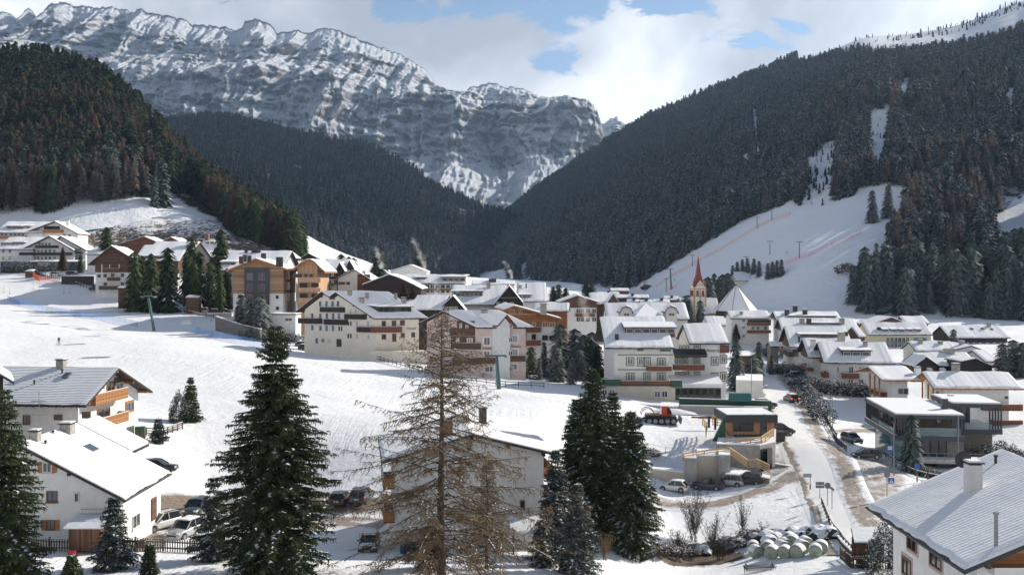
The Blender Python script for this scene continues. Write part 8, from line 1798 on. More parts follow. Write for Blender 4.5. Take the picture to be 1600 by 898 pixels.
trail([(*q(528,292),160), (*q(560,320),157), (*q(552,370),153)], 'yellow slatted queue barrier, the left one by the ski slope', mat=M_YEL2, planks=4)
trail([(*q(600,290),160), (*q(662,300),157)], 'yellow slatted queue barrier, the right one by the ski slope', 1.6, mat=M_YEL2, planks=5)
trail([(*q(662,320),157), (*q(712,398),150)], 'low yellow board leading from the barrier to the terrace', .7, mat=M_YEL2, planks=2)
for i, (x, y) in enumerate(((573,305),(617,318))):
 p = P(*q(x,y), 157); o = empty('lift_gate', p, label=['black lift gate post between the yellow barriers, left one','black lift gate post between the yellow barriers, right one'][i], cat='lift gate'); t = MB(); t.box((0,0,.9),(.3,.3,1.8)); t.build('post', M_DKM, o); t = MB(); t.box((.3,0,1.1),(.5,.08,.08)); t.build('arm', M_METAL, o)
t = MB(); p = P(*q(450,235), 164); t.bar((0,0,.1),(9,-.5,.1),.2,.25); o = tag(t.build('timber_beam', M_WR), 'reddish beam lying in the snow behind the yellow barriers', 'beam'); o.location = p
# timber retaining wall at the right of the bank, wooden stakes
wall_run('retaining_wall', 'curved timber retaining wall beside the white road at the bales', [(1297,116,None),(1303,109,None),(1318,102,None),(1332,98,None)], .5, .3, M_FW, base=-4.5)
# ================================================================ hay bales
M_BALE = simple('pale green bale wrap', (.33, .37, .29), .45, .12, 2, bumpy=.2)
def bale(loc, yaw, label, mark, s=1.0):
 o = empty('hay_bale', loc, yaw, label=label, cat='hay bale', group='wrapped hay bales on the snow'); r = .78*s; w = 1.25*s; vs = []; n = 20; pr = [(-w/2,.80),(-w/2+.03,.93),(-w/2+.12,1.0),(0,1.02),(w/2-.12,1.0),(w/2-.03,.93),(w/2,.80)]
 for x, k_ in pr:
  for j in range(n):
   a = 6.2832*j/n; rr = r*k_*(1+.02*math.sin(5*a+x*3)); zz = rr*math.sin(a)+r*.93; vs.append((x, rr*math.cos(a), max(0, zz)))
 fs = [(i*n+j, i*n+(j+1) % n, (i+1)*n+(j+1) % n, (i+1)*n+j) for i in range(len(pr)-1) for j in range(n)]+[tuple(range(n)), tuple(range((len(pr)-1)*n, len(pr)*n))]
 mb = MB(); mb.mesh(vs, fs); mb.build('wrap', M_BALE, o, True)
 mb = MB(); vs = []; m_ = 10; rnd = random.Random(hash(label) % 999)
 for i, x in enumerate(np.linspace(-w/2-.02, w/2+.03, 9)):
  for j in range(m_+1):
   a = math.pi*(.08+.84*j/m_)+rnd.uniform(-.05, .05)*(j in (0, m_)); th_ = .09*math.sin(math.pi*j/m_)**.5*(1 if 0 < i < 8 else .3)+.03; rr = r*1.01+th_; vs.append((x, rr*math.cos(a), rr*math.sin(a)+r*.93))
 mb.mesh(vs, [(i*(m_+1)+j, i*(m_+1)+j+1, (i+1)*(m_+1)+j+1, (i+1)*(m_+1)+j) for i in range(8) for j in range(m_)]); mb.build('snow', M_SNOW, o, True)
 if mark:
  mb = MB()
  for k_ in range(3): a = k_*2.094; mb.prism([(.0+.12*math.cos(a), .55+.12*math.sin(a)), (.16*math.cos(a+.5), .55+.16*math.sin(a+.5)), (.16*math.cos(a+1.3), .55+.16*math.sin(a+1.3)), (.09*math.cos(a+1.2), .55+.09*math.sin(a+1.2))], -w/2-.02, -w/2+.01, plane='yz')
  mb.build('green_mark', M_GRN, o)
BP = [(833,530,0),(945,500,0),(965,485,0),(1000,468,0),(1095,465,0),(853,570,1),(940,540,0),(970,575,1),(1040,528,0),(1065,510,0),(1120,493,0),(1063,568,1),(1160,565,0),(1190,535,0),(1215,505,0),(1290,560,1),(1330,540,0)]
names_ = ['farthest left of the heap','at the back left','behind the back left one','topmost in the back row','at the back by the dark rock','front left, green mark','in the middle of the left group','frontmost of all, green mark','in the middle, half covered','behind the middle one','back right of the middle','front centre, green mark','front right of centre, torn snow cap','right of centre','back right','large one apart at the right, green mark','last one hidden at the far right']
q2 = cr(1000, 740, 4.706)
for (x, y, mk), nm in zip(BP, names_):
 a, b = q2(x, y+45); v = GP(a, b, dmin=80, dmax=125); bale((v.x, v.y, v.z-.05), R(80+random.uniform(-45, 45)), 'snow capped pale green hay bale, '+nm, mk, random.uniform(.78, .92))
# harrow near the bottom
p = gl(1186, 96); o = empty('harrow', p, .1, label='rusty farm harrow lying in the snow in front of the hay bales', cat='harrow');
for s_ in (-1.3, 1.3): t = MB(); t.tube([(s_-.3,-.5,0),(s_-.25,-.3,.6),(s_,0,.8),(s_+.2,.4,.6),(s_+.3,.5,0)], .05, n=6); t.build('end_frame', M_DKM, o)
for y in (-.4, 0, .4): t = MB(); t.bar((-1.5,y,.45),(1.6,y,.5),.07,.07); t.build('beam', M_DKM, o)
t = MB()
for i in range(16):
 for y in (-.4, 0, .4): t.bar((-1.4+i*.19,y,.45),(-1.35+i*.19,y-.1,.02),.03,.03)
t.build('tines', M_DKM, o)
# wooden shelter
p = gl(1361, 93.5); o = empty('shelter', p, R(-6), label='small open wooden shelter with bench and snowy roof near the bales', cat='shelter');
for x, y in ((-1.45,-1),(1.35,-1),(-1.45,1),(1.35,1)): t = MB(); t.box((x,y,1.2),(.15,.15,2.4)); t.build('post', M_WB, o)
t = MB(); t.mesh([(-1.9,-1.5,2.35),(1.5,-1.5,2.45),(1.9,1.5,3.1),(-1.5,1.5,3.0)]+[(-1.9,-1.5,2.45),(1.5,-1.5,2.55),(1.9,1.5,3.2),(-1.5,1.5,3.1)],[(0,1,2,3),(4,5,6,7),(0,1,5,4),(1,2,6,5),(2,3,7,6),(3,0,4,7)]); r_ = t.build('roof', M_WD, o)
t = MB(); t.mesh([(-1.85,-1.45,2.46),(1.46,-1.45,2.56),(1.85,1.45,3.2),(-1.46,1.45,3.1)]+[(-1.85,-1.45,2.6),(1.46,-1.45,2.7),(1.85,1.45,3.34),(-1.46,1.45,3.24)],[(0,1,2,3),(4,5,6,7),(0,1,5,4),(1,2,6,5),(2,3,7,6),(3,0,4,7)]); t.build('snow', M_SNOW, r_)
t = MB(); t.box((0,1.0,1.3),(2.8,.05,2.2)); t.build('back_wall', M_WB, o); t = MB(); t.box((-1.0,-.95,.5),(.9,.06,1.0)); t.build('low_wall', M_WD, o); t = MB(); t.box((.7,.2,.5),(1.2,1.2,.07)); t.build('bench', M_WO, o); t = MB(); t.box((-.2,.3,.8),(.5,.8,.05)); t.box((-.2,.3,.4),(.1,.1,.8)); t.build('table', M_WO, o)
p = gl(1352, 92); o = tag(MB().box((0,0,.45),(.5,.5,.9),None,None,(1.1,1.1)).build('rubbish_bin', M_DKM), 'black bin at the left post of the open wooden shelter', 'bin'); o.location = p
# shed and ladder at the near white house
q3 = cr(0, 640, 3.481); p = P(*q3(372,765), 87.5); o = empty('shed', p, 0, label='wooden lean-to shed with corrugated roof at the near white house', cat='shed'); w_ = (545-368)/3.481/F*87.5
t = MB(); t.box((w_/2,1.0,1.0),(w_,2.0,2.0)); t.build('wall', wood('old shed boards', (.17,.085,.045), 3, 0), o); t = MB(); t.mesh([(-.3,-.4,2.0),(w_+.3,-.4,2.0),(w_+.1,2.1,2.75),(-.1,2.1,2.75)]+[(-.3,-.4,2.08),(w_+.3,-.4,2.08),(w_+.1,2.1,2.83),(-.1,2.1,2.83)],[(0,1,2,3),(4,5,6,7),(0,1,5,4),(1,2,6,5),(2,3,7,6),(3,0,4,7)]); t.build('roof', M_SROW2, o)
for x in (.15, w_*.35, w_*.7): t = MB(); t.box((x,-.04,1.0),(.1,.08,2.0)); t.build('post', M_FW, o)
l = empty('ladder', (p.x+.4, p.y+1.6, p.z+2.85), label='aluminium ladder lying on the shed roof', cat='ladder'); t = MB(); t.bar((0,0,0),(w_-.6,0,0),.06,.08); t.bar((0,0,.42),(w_-.6,0,.42),.06,.08); t.build('side_rails', M_METAL, l); t = MB()
for i in range(13): t.bar((.15+i*.31,0,0),(.15+i*.31,0,.42),.03,.03)
t.build('rungs', M_METAL, l)
for i, (x, y, c_) in enumerate(((700,728,(.03,.12,.40)),(395,752,(.45,.03,.03)),(545,755,(.03,.12,.40)))):
 p = P(*q3(x,y), 86.5); p.z = float(G(p.x, p.y)); o = tag(MB().box((0,0,.25),(.7,.5,.5),None,None,(.8,.8)).build('crate', simple('crate '+str(i), c_, .6)), ['blue plastic tub below the side window of the near white house','red crate in front of the wooden lean-to shed','blue crate at the right end of the lean-to shed'][i], 'crate'); o.location = p
p = gl(222, 88.5); make_bush('planter_shrub', (p[0], p[1], p[2]+.5), .5, .4, .6, 'brown bush in a wooden planter by the drive', M_LARCH, 91, 250, .1, .2)
# bins at the larch house, green tank
p = gl(637, 92.5); o = empty('rubbish_bin', p, label='black wheelie bin in front of the larch house garage', cat='bin'); MB().box((0,0,.55),(.62,.7,1.0),None,None,(1.1,1.1)).build('body', M_DKM, o); MB().box((0,0,1.1),(.72,.8,.08)).build('lid', M_DKM, o)
p = gl(630, 93); o = empty('rubbish_bin', p, label='blue bin half hidden behind the black wheelie bin', cat='bin'); MB().box((0,0,.5),(.5,.6,1.0),None,None,(1.1,1.1)).build('body', simple('blue bin', (.02,.16,.25), .5), o); MB().box((0,0,1.04),(.6,.7,.07)).build('lid', simple('blue bin', (.02,.16,.25), .5), o)
p = gl(219, 124); o = empty('tarp_box', p, R(10), label='green covered box between the grey roofed chalet and the little pine', cat='box'); MB().box((0,0,1.1),(1.1,1.0,1.5)).build('cover', M_GRN, o); MB().box((0,0,.2),(1.0,.9,.4)).build('legs', M_WB, o)
# ================================================================ signs and lamps
M_SIGNB = simple('blue sign', (.02, .10, .42), .5, .1, 3); M_SIGNG = simple('grey sign back', (.16, .18, .20), .6, .15, 3); M_WHITE = simple('sign white', (.75, .75, .75), .5, .05, 3); M_RUST = simple('rusty post', (.28, .11, .07), .8, .3, 5)
def sign(px, D, top, label, kind, lean=0):
 p = Vector(gl(px, D)); h = -(top-HY)/F*D-p.z; o = empty('road_sign', p, 0, label=label, cat='sign'); t = MB(); t.tube([(0,0,-.2),(lean,0,h)], .045, n=6); t.build('post', M_RUST if 'rust' in kind else M_METAL, o)
 if 'round' in kind: t = MB(); t.tube([(lean,-.05,h),(lean,-.01,h)], .38, n=20); t.build('disc', M_SIGNB if 'blue' in kind else M_SIGNG, o)
 if 'cross' in kind:
  t = MB(); t.box((lean+.5,-.05,h-.75),(.75,.04,.75)); d = t.build('panel', M_SIGNB, o); t = MB(); t.prism([(lean+.22,h-1.02),(lean+.78,h-1.02),(lean+.5,h-.5)], -.09, -.075); t.build('white_triangle', M_WHITE, d); t = MB(); t.tube([(lean+.5,-.10,h-.66),(lean+.5,-.092,h-.66)], .05, n=8); t.bar((lean+.5,-.096,h-.7),(lean+.5,-.096,h-.85),.01,.07); t.bar((lean+.5,-.096,h-.83),(lean+.42,-.096,h-.98),.01,.04); t.bar((lean+.5,-.096,h-.83),(lean+.58,-.096,h-.98),.01,.04); t.build('walking_figure', M_DKM, d)
 if 'bus' in kind: t = MB(); t.box((lean,-.05,h-.5),(.75,.05,1.15)); d = t.build('panel', M_SIGNB, o); t = MB(); t.box((lean,-.085,h-.38),(.55,.02,.42)); t.build('white_field', M_WHITE, d); t = MB(); t.box((lean,-.10,h-.38),(.42,.01,.16)); t.build('bus_symbol', simple('brownish sign print', (.45,.2,.15), .6), d)
 if 'boards' in kind:
  for dz in (.0,-.42): t = MB(); t.box((lean,-.06,h-.2+dz),(1.1,.04,.36)); t.build('direction_board', M_SIGNG, o)
 if 'arrow' in kind: t = MB(); t.prism([(-.8+lean,h+.1),(.2+lean,h-.5),(.3+lean,h-.25),(-.7+lean,h+.3)], -.05, -.01); t.build('direction_board', M_SIGNG, o)
 if 'plate' in kind: t = MB(); t.box((lean-.4,-.05,h-.1),(1.1,.04,.5)); t.build('name_plate', simple('pale blue plate', (.28,.34,.40), .6), o)
 if 'redband' in kind: t = MB(); t.tube([(0,0,h*.1),(0,0,h*.38)], .10, n=8); t.build('red_sleeve', simple('red sleeve', (.30,.05,.05), .6), o)
 return o
sign(1386, 124, 741, 'round sign above a blue pedestrian crossing sign right of the road', 'round cross')
sign(1433, 133, 728, 'narrow blue round sign in front of the modern villa', 'round blue redband')
sign(1390, 139, 695, 'blue bus stop sign left of the modern villa', 'bus')
sign(1266, 131, 741, 'small pale plate on a thin post at the road junction', 'plate redband')
sign(1281, 127, 752, 'double direction board on a rusty post beside the junction', 'boards rust')
sign(1293, 123, 758, 'round grey sign seen from behind next to the white road', 'round')
sign(1300, 121, 760, 'slanting direction board next to the round grey sign', 'arrow')
sign(1259, 207, 602, 'small red and blue sign at the snowy hedge', 'round blue')
def lamp(px, D, top, label, arm=0):
 p = Vector(gl(px, D)); h = -(top-HY)/F*D-p.z; o = empty('street_lamp', p, 0, label=label, cat='street lamp'); t = MB(); t.tube([(0,0,-.2),(0,0,h)], [.08,.05], n=8); t.build('pole', M_METAL, o); t = MB(); t.box((arm,0,h+.05),(.7,.3,.14));
 if arm: t.bar((0,0,h),(arm,0,h+.03),.06,.06)
 t.build('lamp_head', M_DKM, o)
lamp(1301, 168, 622, 'tall street lamp at the empty snowy parking lot', -.5); lamp(1297.5, 172, 616, 'thin pale flag pole beside the tall street lamp')
lamp(1396.5, 136, 660, 'dark lamp post left of the villa entrance'); lamp(1174, 200, 560, 'pale pole in front of the small annex of the white hotel'); lamp(1225, 236, 566, 'thin lamp post beside the parked cars at the hedge'); lamp(516, 99, 850, 'short dark post by the tall spruce at the bottom')
# ================================================================ modern villa
q = cr(1230, 590, 4.276)
v = house('villa', 'modern villa with slate grey box frame, glass front and stone walls', q(718,247), 148, -7, cat='villa'); X0 = v.along('X', q(1193,0)[0]);
zt_ = v.zk; zb_ = v.zat(0, 0, q(0,385)[1]); v.base = -28.5; Ld = 19.5
lbox(v, 'roof', (X0/2, Ld/2, zt_-.25), (X0, Ld, .5), M_GREY); lbox(v, 'snow', (X0/2, Ld/2, zt_+.12), (X0-.4, Ld-.4, .24), M_SNOW); lbox(v, 'floor_slab', (X0/2, Ld/2, zb_-.35), (X0, Ld, .7), M_GREY)
M_IN = wood('inner cladding', (.13,.095,.075), 4, 0, .2)
lbox(v, 'inner_wall', (X0/2+.8, Ld/2+1.6, (zt_+zb_)/2), (X0-1.8, Ld-3.4, zt_-zb_-.5), M_IN)
for i in range(5): lbox(v, 'fin', (.12+i*.42, .18, (zt_+zb_)/2-.1), (.14, .34, zt_-zb_-.4), M_GREY)
for i in range(3): lbox(v, 'fin', (X0-.15-i*.42, .18, (zt_+zb_)/2-.1), (.14, .34, zt_-zb_-.4), M_GREY)
for i in range(9): lbox(v, 'fin', (.12, Ld-1-i*.95, (zt_+zb_)/2-.1), (.22, .14, zt_-zb_-.4), M_GREY)
M_CLEAR = bpy.data.materials.new('clear balustrade glass'); M_CLEAR.use_nodes = True; nt_ = M_CLEAR.node_tree; b_ = nt_.nodes['Principled BSDF']; b_.inputs['Base Color'].default_value = (.25, .34, .36, 1); b_.inputs['Roughness'].default_value = .05; b_.inputs['Alpha'].default_value = .45
lbox(v, 'balustrade', (X0/2+1, .1, zb_+.62), (X0-3.4, .04, 1.2), M_CLEAR); lbox(v, 'balustrade', (.05, Ld/2-2, zb_+.5), (.04, Ld-5, 1.0), M_CLEAR); lbox(v, 'snow', (.2, Ld/2, zb_+.06), (.35, Ld-.5, .12), M_SNOW)
v.gable = 'R'; v.u0 = 1.62-.0+.0; v.t0 = 0; v.prof = [(0, zt_), (X0, zt_)]; v.u0 = Ld/2+1.6-(Ld-3.4)/2
v.win('R', *q(832,272), *q(890,305), fm=M_GREY, gm=M_GLG, mull=0); v.win('R', *q(995,272), *q(1032,305), fm=M_GREY, gm=M_GLG, mull=0); v.win('R', *q(1095,275), *q(1150,330), fm=M_GREY, gm=M_GL, mull=3)
for k_ in range(4): lbox(v, 'window', (1.7-.04, 5+k_*3.2, (zt_+zb_)/2), (.08, 1.2, 2.2), M_GL)
xs0, xs1 = v.along('X', q(1072,0)[0], 1.2), v.along('X', q(1172,0)[0], 1.2); zc = v.zat(0, 1.2, q(0,545)[1])
lbox(v, 'stone_wall', ((xs0+X0+.2)/2-.1, 5.2, (zb_-.7+v.base)/2), (X0+.2-xs0, 8, zb_-.7-v.base), M_STONE)
xg = v.along('X', q(790,0)[0], 1.2); lbox(v, 'ground_floor', ((xg+xs0)/2, 5.4, (zb_-.7+v.base)/2), (xs0-xg-.02, 7.6, zb_-.7-v.base), M_DKM)
for i in range(5): a = xg+(xs0-xg)*i/5; o = lbox(v, 'window', (a+(xs0-xg)/10, 1.55, (zb_-.75+zc)/2), ((xs0-xg)/5-.05, .08, zb_-.8-zc), M_FRD); lbox(v, 'pane', (a+(xs0-xg)/10, 1.49, (zb_-.75+zc)/2), ((xs0-xg)/5-.2, .05, zb_-1.0-zc), M_GL, o)
lbox(v, 'glass_corner', (1.0, 2.6, (zb_-.7+zc)/2), (1.5, 2.6, zb_-.75-zc), M_GLG); lbox(v, 'glass_corner', (-.3+.5, 8, (zb_-.7+zc)/2), (.2, 8, zb_-.75-zc), M_GLG); lbox(v, 'inner_core', (1.2, 9.5, (zb_-.7+v.base)/2), (1.7, 8, zb_-.75-v.base), M_STONE)
v.chimney(*q(1050,222), w=.9, h=1.4, mat=M_GREY, cap=False) if False else None
for x, y, w_, h_ in ((1050,222,.85,1.5),(1093,150,.8,1.0)):
 p = v.pt('X', *q(x,y), 6 if x == 1050 else 15)[0]; lbox(v, 'chimney', (p, 6 if x == 1050 else 15, zt_+h_/2), (w_, w_, h_+.6), M_GREY); lbox(v, 'snow', (p, 6 if x == 1050 else 15, zt_+h_+.36), (w_, w_, .1), M_SNOW)
lbox(v, 'rain_pipe', (X0-1.1, -.08, (zt_+v.base)/2), (.14, .14, zt_-v.base), M_METAL)
# right wing set back
kw = v.along('X', q(1440,0)[0], 6.5); z2_ = v.zat(X0, 6.5, q(0,172)[1]); z3_ = v.zat(X0, 6.5, q(0,372)[1])
lbox(v, 'wing_roof', ((X0+kw)/2, 12, z2_-.3), (kw-X0-.02, 11, .6), M_GREY); lbox(v, 'snow', ((X0+kw)/2, 12, z2_+.12), (kw-X0-.4, 10.6, .24), M_SNOW); lbox(v, 'wing_floor', ((X0+kw)/2, 12, z3_+.35), (kw-X0-.02, 11, .7), M_GREY)
lbox(v, 'inner_wall', ((X0+kw)/2-1, 14.5, (z2_+z3_)/2), (kw-X0-4, 5, z2_-z3_-1.3), M_GL)
for i in range(5): lbox(v, 'fin', (kw-.15-i*.42, 6.7, (z2_+z3_)/2), (.14, .34, z2_-z3_-1.2), M_GREY)
for i in range(4): lbox(v, 'fin', (X0+.3+i*.42, 6.7, (z2_+z3_)/2), (.14, .34, z2_-z3_-1.2), M_GREY)
lbox(v, 'balustrade', ((X0+kw)/2, 6.55, z3_+1.2), (kw-X0-3.5, .04, 1.1), M_CLEAR); kx = v.along('X', q(1370,0)[0], 7.5)
lbox(v, 'stone_wall', ((X0+kx)/2+.1, 12, (z3_+v.base)/2), (kx-X0-.2, 9, z3_-v.base-.02), M_STONE)
# terrace slab and railing
zt2 = v.zat(0, -1.5, q(0,548)[1]); xt = v.along('X', q(830,0)[0], -1.5); lbox(v, 'terrace', ((xt+kx+1)/2+1, .2, zt2-.2), (kx+1-xt+2, 3.6, .4), M_CONL); lbox(v, 'snow', ((xt+kx+1)/2+1, .2, zt2+.05), (kx+1-xt+1.8, 3.4, .1), M_SNOW); lbox(v, 'basement_wall', ((xs0+kx)/2, 1.6, (zt2+v.base)/2-1.2), (kx-xs0, 3.0, zt2-v.base+1.6), M_STONE)
mb = MB()
for i in range(15): x = xt+(kx+2-xt)*i/14; mb.box((x, -1.55, zt2+.55), (.05,.05,1.1))
mb.bar((xt,-1.55,zt2+1.1),(kx+2,-1.55,zt2+1.1),.06,.06); mb.bar((xt,-1.55,zt2+.15),(kx+2,-1.55,zt2+.15),.04,.04); mb.build('railing', M_METAL, v.root)
for x in (q(1015,0)[0], q(1090,0)[0]): a = v.along('X', x, .05); lbox(v, 'garage_door', (a+.5, .08, zt2-1.5), (1.6, .06, 2.2), M_GREY)
for h_ in (k, v):
 b = h_.base; h_.root.location.z = b
 for c_ in h_.root.children: c_.location.z -= b
# ================================================================ writing on the facades
def writing(h, txt, face, px, py, size, mat, out=.08, off=None):
 d, o_ = h.face(face); a = h.along(d, px, o_); q_ = h.k+(h.X if d == 'X' else h.Y)*a+(h.Y if d == 'X' else h.X)*(o_); z = -(py-HY)/F*q_.y
 c = bpy.data.curves.new('lettering', 'FONT'); c.body = txt; c.size = size; c.shear = .35; c.extrude = .015; c.align_x = 'CENTER'; c.align_y = 'CENTER'; c.materials.append(mat)
 o = bpy.data.objects.new('lettering', c); me = bpy.data.meshes.new_from_object(o); me.materials.clear(); me.materials.append(mat); o = bpy.data.objects.new('lettering', me); COL.objects.link(o); o.parent = h.root; M_ = Matrix.Rotation(-h.th, 3, 'Z'); w = q_-h.k; n_ = Vector((h.X.y, -h.X.x, 0)); w = w+n_*out; l = M_ @ w
 o.location = (l.x, l.y, z-h.root.location.z); o.rotation_euler = (R(90), 0, 0)
M_LET = simple('dark red lettering', (.20, .03, .03), .7); M_LET2 = simple('grey lettering', (.16, .16, .15), .7)
writing(hp, 'Hotel', 'R', 761, 544, .8, M_LET); writing(hp, 'Serena', 'R', 806, 541, .8, M_LET); writing(HW, 'Antares', 'R', 1114, 547.5, .95, M_LET2, .06); writing(hc, 'Hotel', 'R', 642, 513, .9, M_LET2)
# ================================================================ village trees and hedges
def vt(px, top, D, kind, label, w=1.0, pr=None, group=None):
 g = gl(px, D); h = max(2.5, -(top-HY)/F*D-g[2]); small_tree((g[0], g[1], g[2]), h, kind, label, group, pr, w)
for i, (x, t_, D, w) in enumerate([(210,395,296,1.2),(221,401,300,1.1),(236,398,294,1.25),(262,389,288,1.3),(282,400,330,1.1),(300,372,330,1.3),(302,408,292,1.1),(311,395,296,1.2),(328,410,292,1.2),(343,415,288,.9),(345,360,352,1.3),(355,420,300,.9),(166,356,375,1.4),(126,398,385,1.3),(292,396,312,1.1)]):
 vt(x, t_, D, i % 4, 'dark fir in the row '+['left of the lone full fir, first','left of the lone full fir, second','left of the lone full fir, third','standing alone with a full crown','behind the fir row, leftmost','tallest behind the fir row','just left of the parking deck','in the middle of the right group','right above the parking deck','thin one by the wood clad hotel','tall one at the cottage on the hill','thin one touching the wood clad hotel','big one left of the brown gable','dark one right of the black balconied hotel','short one between the two fir groups'][i], w*.78, PSG)
vt(98, 385, 380, 5, 'tall bare larch in front of the hotel with black balconies', 1.1, PSG)
for i, (x, t_, D, w, kk) in enumerate([(378,462,250,1.2,1),(390,468,247,1.3,0),(405,462,246,1.3,2),(415,472,250,1.1,3),(372,478,251,1.0,2)]): vt(x, t_, D, kk, 'snow dusted spruce in front of the wood clad hotel, '+['at the left','second from the left','the tallest dense one','at the right','small one at the far left'][i], w, PS)
for i, (x, t_, D, w, kk) in enumerate([(875,508,222,1.4,0),(898,515,226,1.6,2),(912,524,228,1.6,1),(925,520,230,1.4,3),(830,543,214,1.4,1),(869,541,210,1.4,0),(850,535,224,.8,2),(893,561,207,1.1,3),(842,560,212,.9,0),(883,540,224,1.3,2),(905,545,218,1.3,0),(935,540,226,1.2,1)]): vt(x, t_, D, kk, 'spruce beside the orange chalet, '+['with warm lit branch tips','full dark one at its right','third of the dense group','rightmost of the dense group','young one by the pink guest house','young one in the middle of the car park','thin one at the chalet wall','young one at the stone wall','very small one at the car park','dark one behind the lit tree','low one in front of the dense group','low one at the hotel corner'][i], w, PS if kk != 1 else PSG)
for i, (x, t_, D, w, kk) in enumerate([(592,386,430,1.3,0),(655,392,430,1.2,2),(533,398,350,1.2,1),(545,402,345,1.1,3),(552,404,345,1.1,0),(512,440,310,1.3,2),(630,438,268,1.4,4),(645,442,268,1.3,6)]): vt(x, t_, D, kk, ['pointed spruce left of the rising smoke','pointed spruce behind the smoking roof','first of three small dark firs at the meadow foot','second of three small dark firs at the meadow foot','third of three small dark firs at the meadow foot','round dark tree between wave roofed hotel and cream chalet','bare brown tree in front of the black timber building','bare brown tree right beside the black timber building'][i], w, PSG)
for i, (x, t_, D, w, kk) in enumerate([(864,448,480,1.8,0),(873,445,480,1.8,1),(884,450,470,1.6,2),(915,440,520,1.6,3),(925,443,520,1.6,0),(1075,462,395,2.0,1),(1068,470,390,1.8,2),(1079,485,370,1.2,3),(1094,470,372,1.1,0),(1106,434,430,1.1,1),(1109,440,430,1.1,3),(1129,430,440,1.1,2),(1137,428,440,1.2,0),(1142,432,440,1.1,1),(1123,436,440,1.0,2),(1116,428,470,.8,3)]): vt(x, t_, D, kk, ['olive pine in the group left of the gabled chalet, first','olive pine in the group left of the gabled chalet, second','olive pine in the group left of the gabled chalet, third','pine above the gabled chalet, left','pine above the gabled chalet, right','broad dark conifer left of the church tower','lower dark conifer left of the church tower','narrow conifer at the foot of the church tower','snowy little conifer on the right of the church tower','dark conifer right of the church tower, nearer','dark conifer right of the church tower, farther','conifer in the trio behind the pyramid roof, left','conifer in the trio behind the pyramid roof, tallest','conifer in the trio behind the pyramid roof, right','small conifer before the trio behind the pyramid roof','lone fir high behind the church tower'][i], w, PSG if i < 5 else PS)
for i, (x, t_, D, w, kk) in enumerate([(1150,525,215,.8,0),(1176,556,222,1.6,2),(1186,535,245,.9,1),(1206,556,248,.9,3),(1190,540,300,1.5,0),(1200,536,300,1.4,2),(1150,505,330,1.2,5),(1567,538,228,1.7,0),(1583,532,232,1.8,1),(1598,536,228,1.8,3),(1490,515,300,1.3,0),(1424,650,134,.9,2),(1363,298,0,1.0,0),(1388,290,0,1.0,2),(1415,300,0,1.1,3)]):
 lab = ['slim dark fir right beside the large white hotel','full dark fir at the hotel annex by the road','small fir beside the road bend','narrow dark fir at the end of the hedge','snowy bush like fir before the balcony house, left','snowy bush like fir before the balcony house, right','bare tree in front of the balcony house','dark pine at the right edge, nearest','dark pine at the right edge, middle','dark pine at the right edge, outermost','little fir left of the long dark house','small snow laden fir in front of the modern villa','single fir on the top left of the ski run','second fir on the top of the ski run','third fir on the top of the ski run'][i]
 if D: vt(x, t_, D if i != 11 else 141, kk, lab, w, PS)
 else: p = on_rh(x, t_+50); small_tree(p, 50/F*p[1], kk, lab, None, PS, w)
for i, (x, t_) in enumerate([(1152,424),(1160,420),(1168,419),(1178,420),(1186,424),(1200,428),(1207,426),(1214,424),(1221,423),(1145,430)]):
 p = on_rh(x, t_+8); small_tree(p, 9, i % 4, 'dark conifer of the small clump around the ski slope houses', 'conifers around the ski slope houses', PS, 1.15)
for i, (x, y, w) in enumerate([(1324,427,6),(1064,404,5),(1010,452,4)]): p = on_rh(x, y); make_bush('shrub', p, w, w*.7, w*.7, ['lone dark shrub on the white slope near the right forest','round leafless bush left of the church spire','dark bush at the bottom left of the ski run'][i], M_LARCH, 70+i, 300, .7, .2)
HG = foliage('hedge leaves', (.015, .022, .015), (.05, .06, .035))
for i, (x, D, sx, sy, sz, a) in enumerate([(1212,252,2.2,1.6,2.2,0),(1225,250,2.4,1.6,2.2,0),(1238,248,2.4,1.6,2.2,0),(1250,246,2.2,1.6,2.1,0),(1256,220,2.6,1.8,2.6,0),(1271,216,2.8,1.8,2.6,0),(1288,214,2.8,1.8,2.4,0),(1305,212,2.8,1.8,2.3,0),(1322,211,2.8,1.8,2.3,0),(1340,210,2.8,1.8,2.2,0),(1352,209,2.2,1.6,2.0,0),(1262,205,2.0,2.4,2.6,0),(1270,196,2.0,2.4,2.7,0),(1278,187,2.0,2.4,2.9,0),(1285,179,2.0,2.4,3.0,0)]):
 make_bush('hedge_bush', gl(x, D), sx, sy, sz, 'snow covered evergreen bush in the long hedge beside the white road', HG, 120+i, 420, .26, .75, 'bushes of the hedge beside the white road', 'hedge', 0)
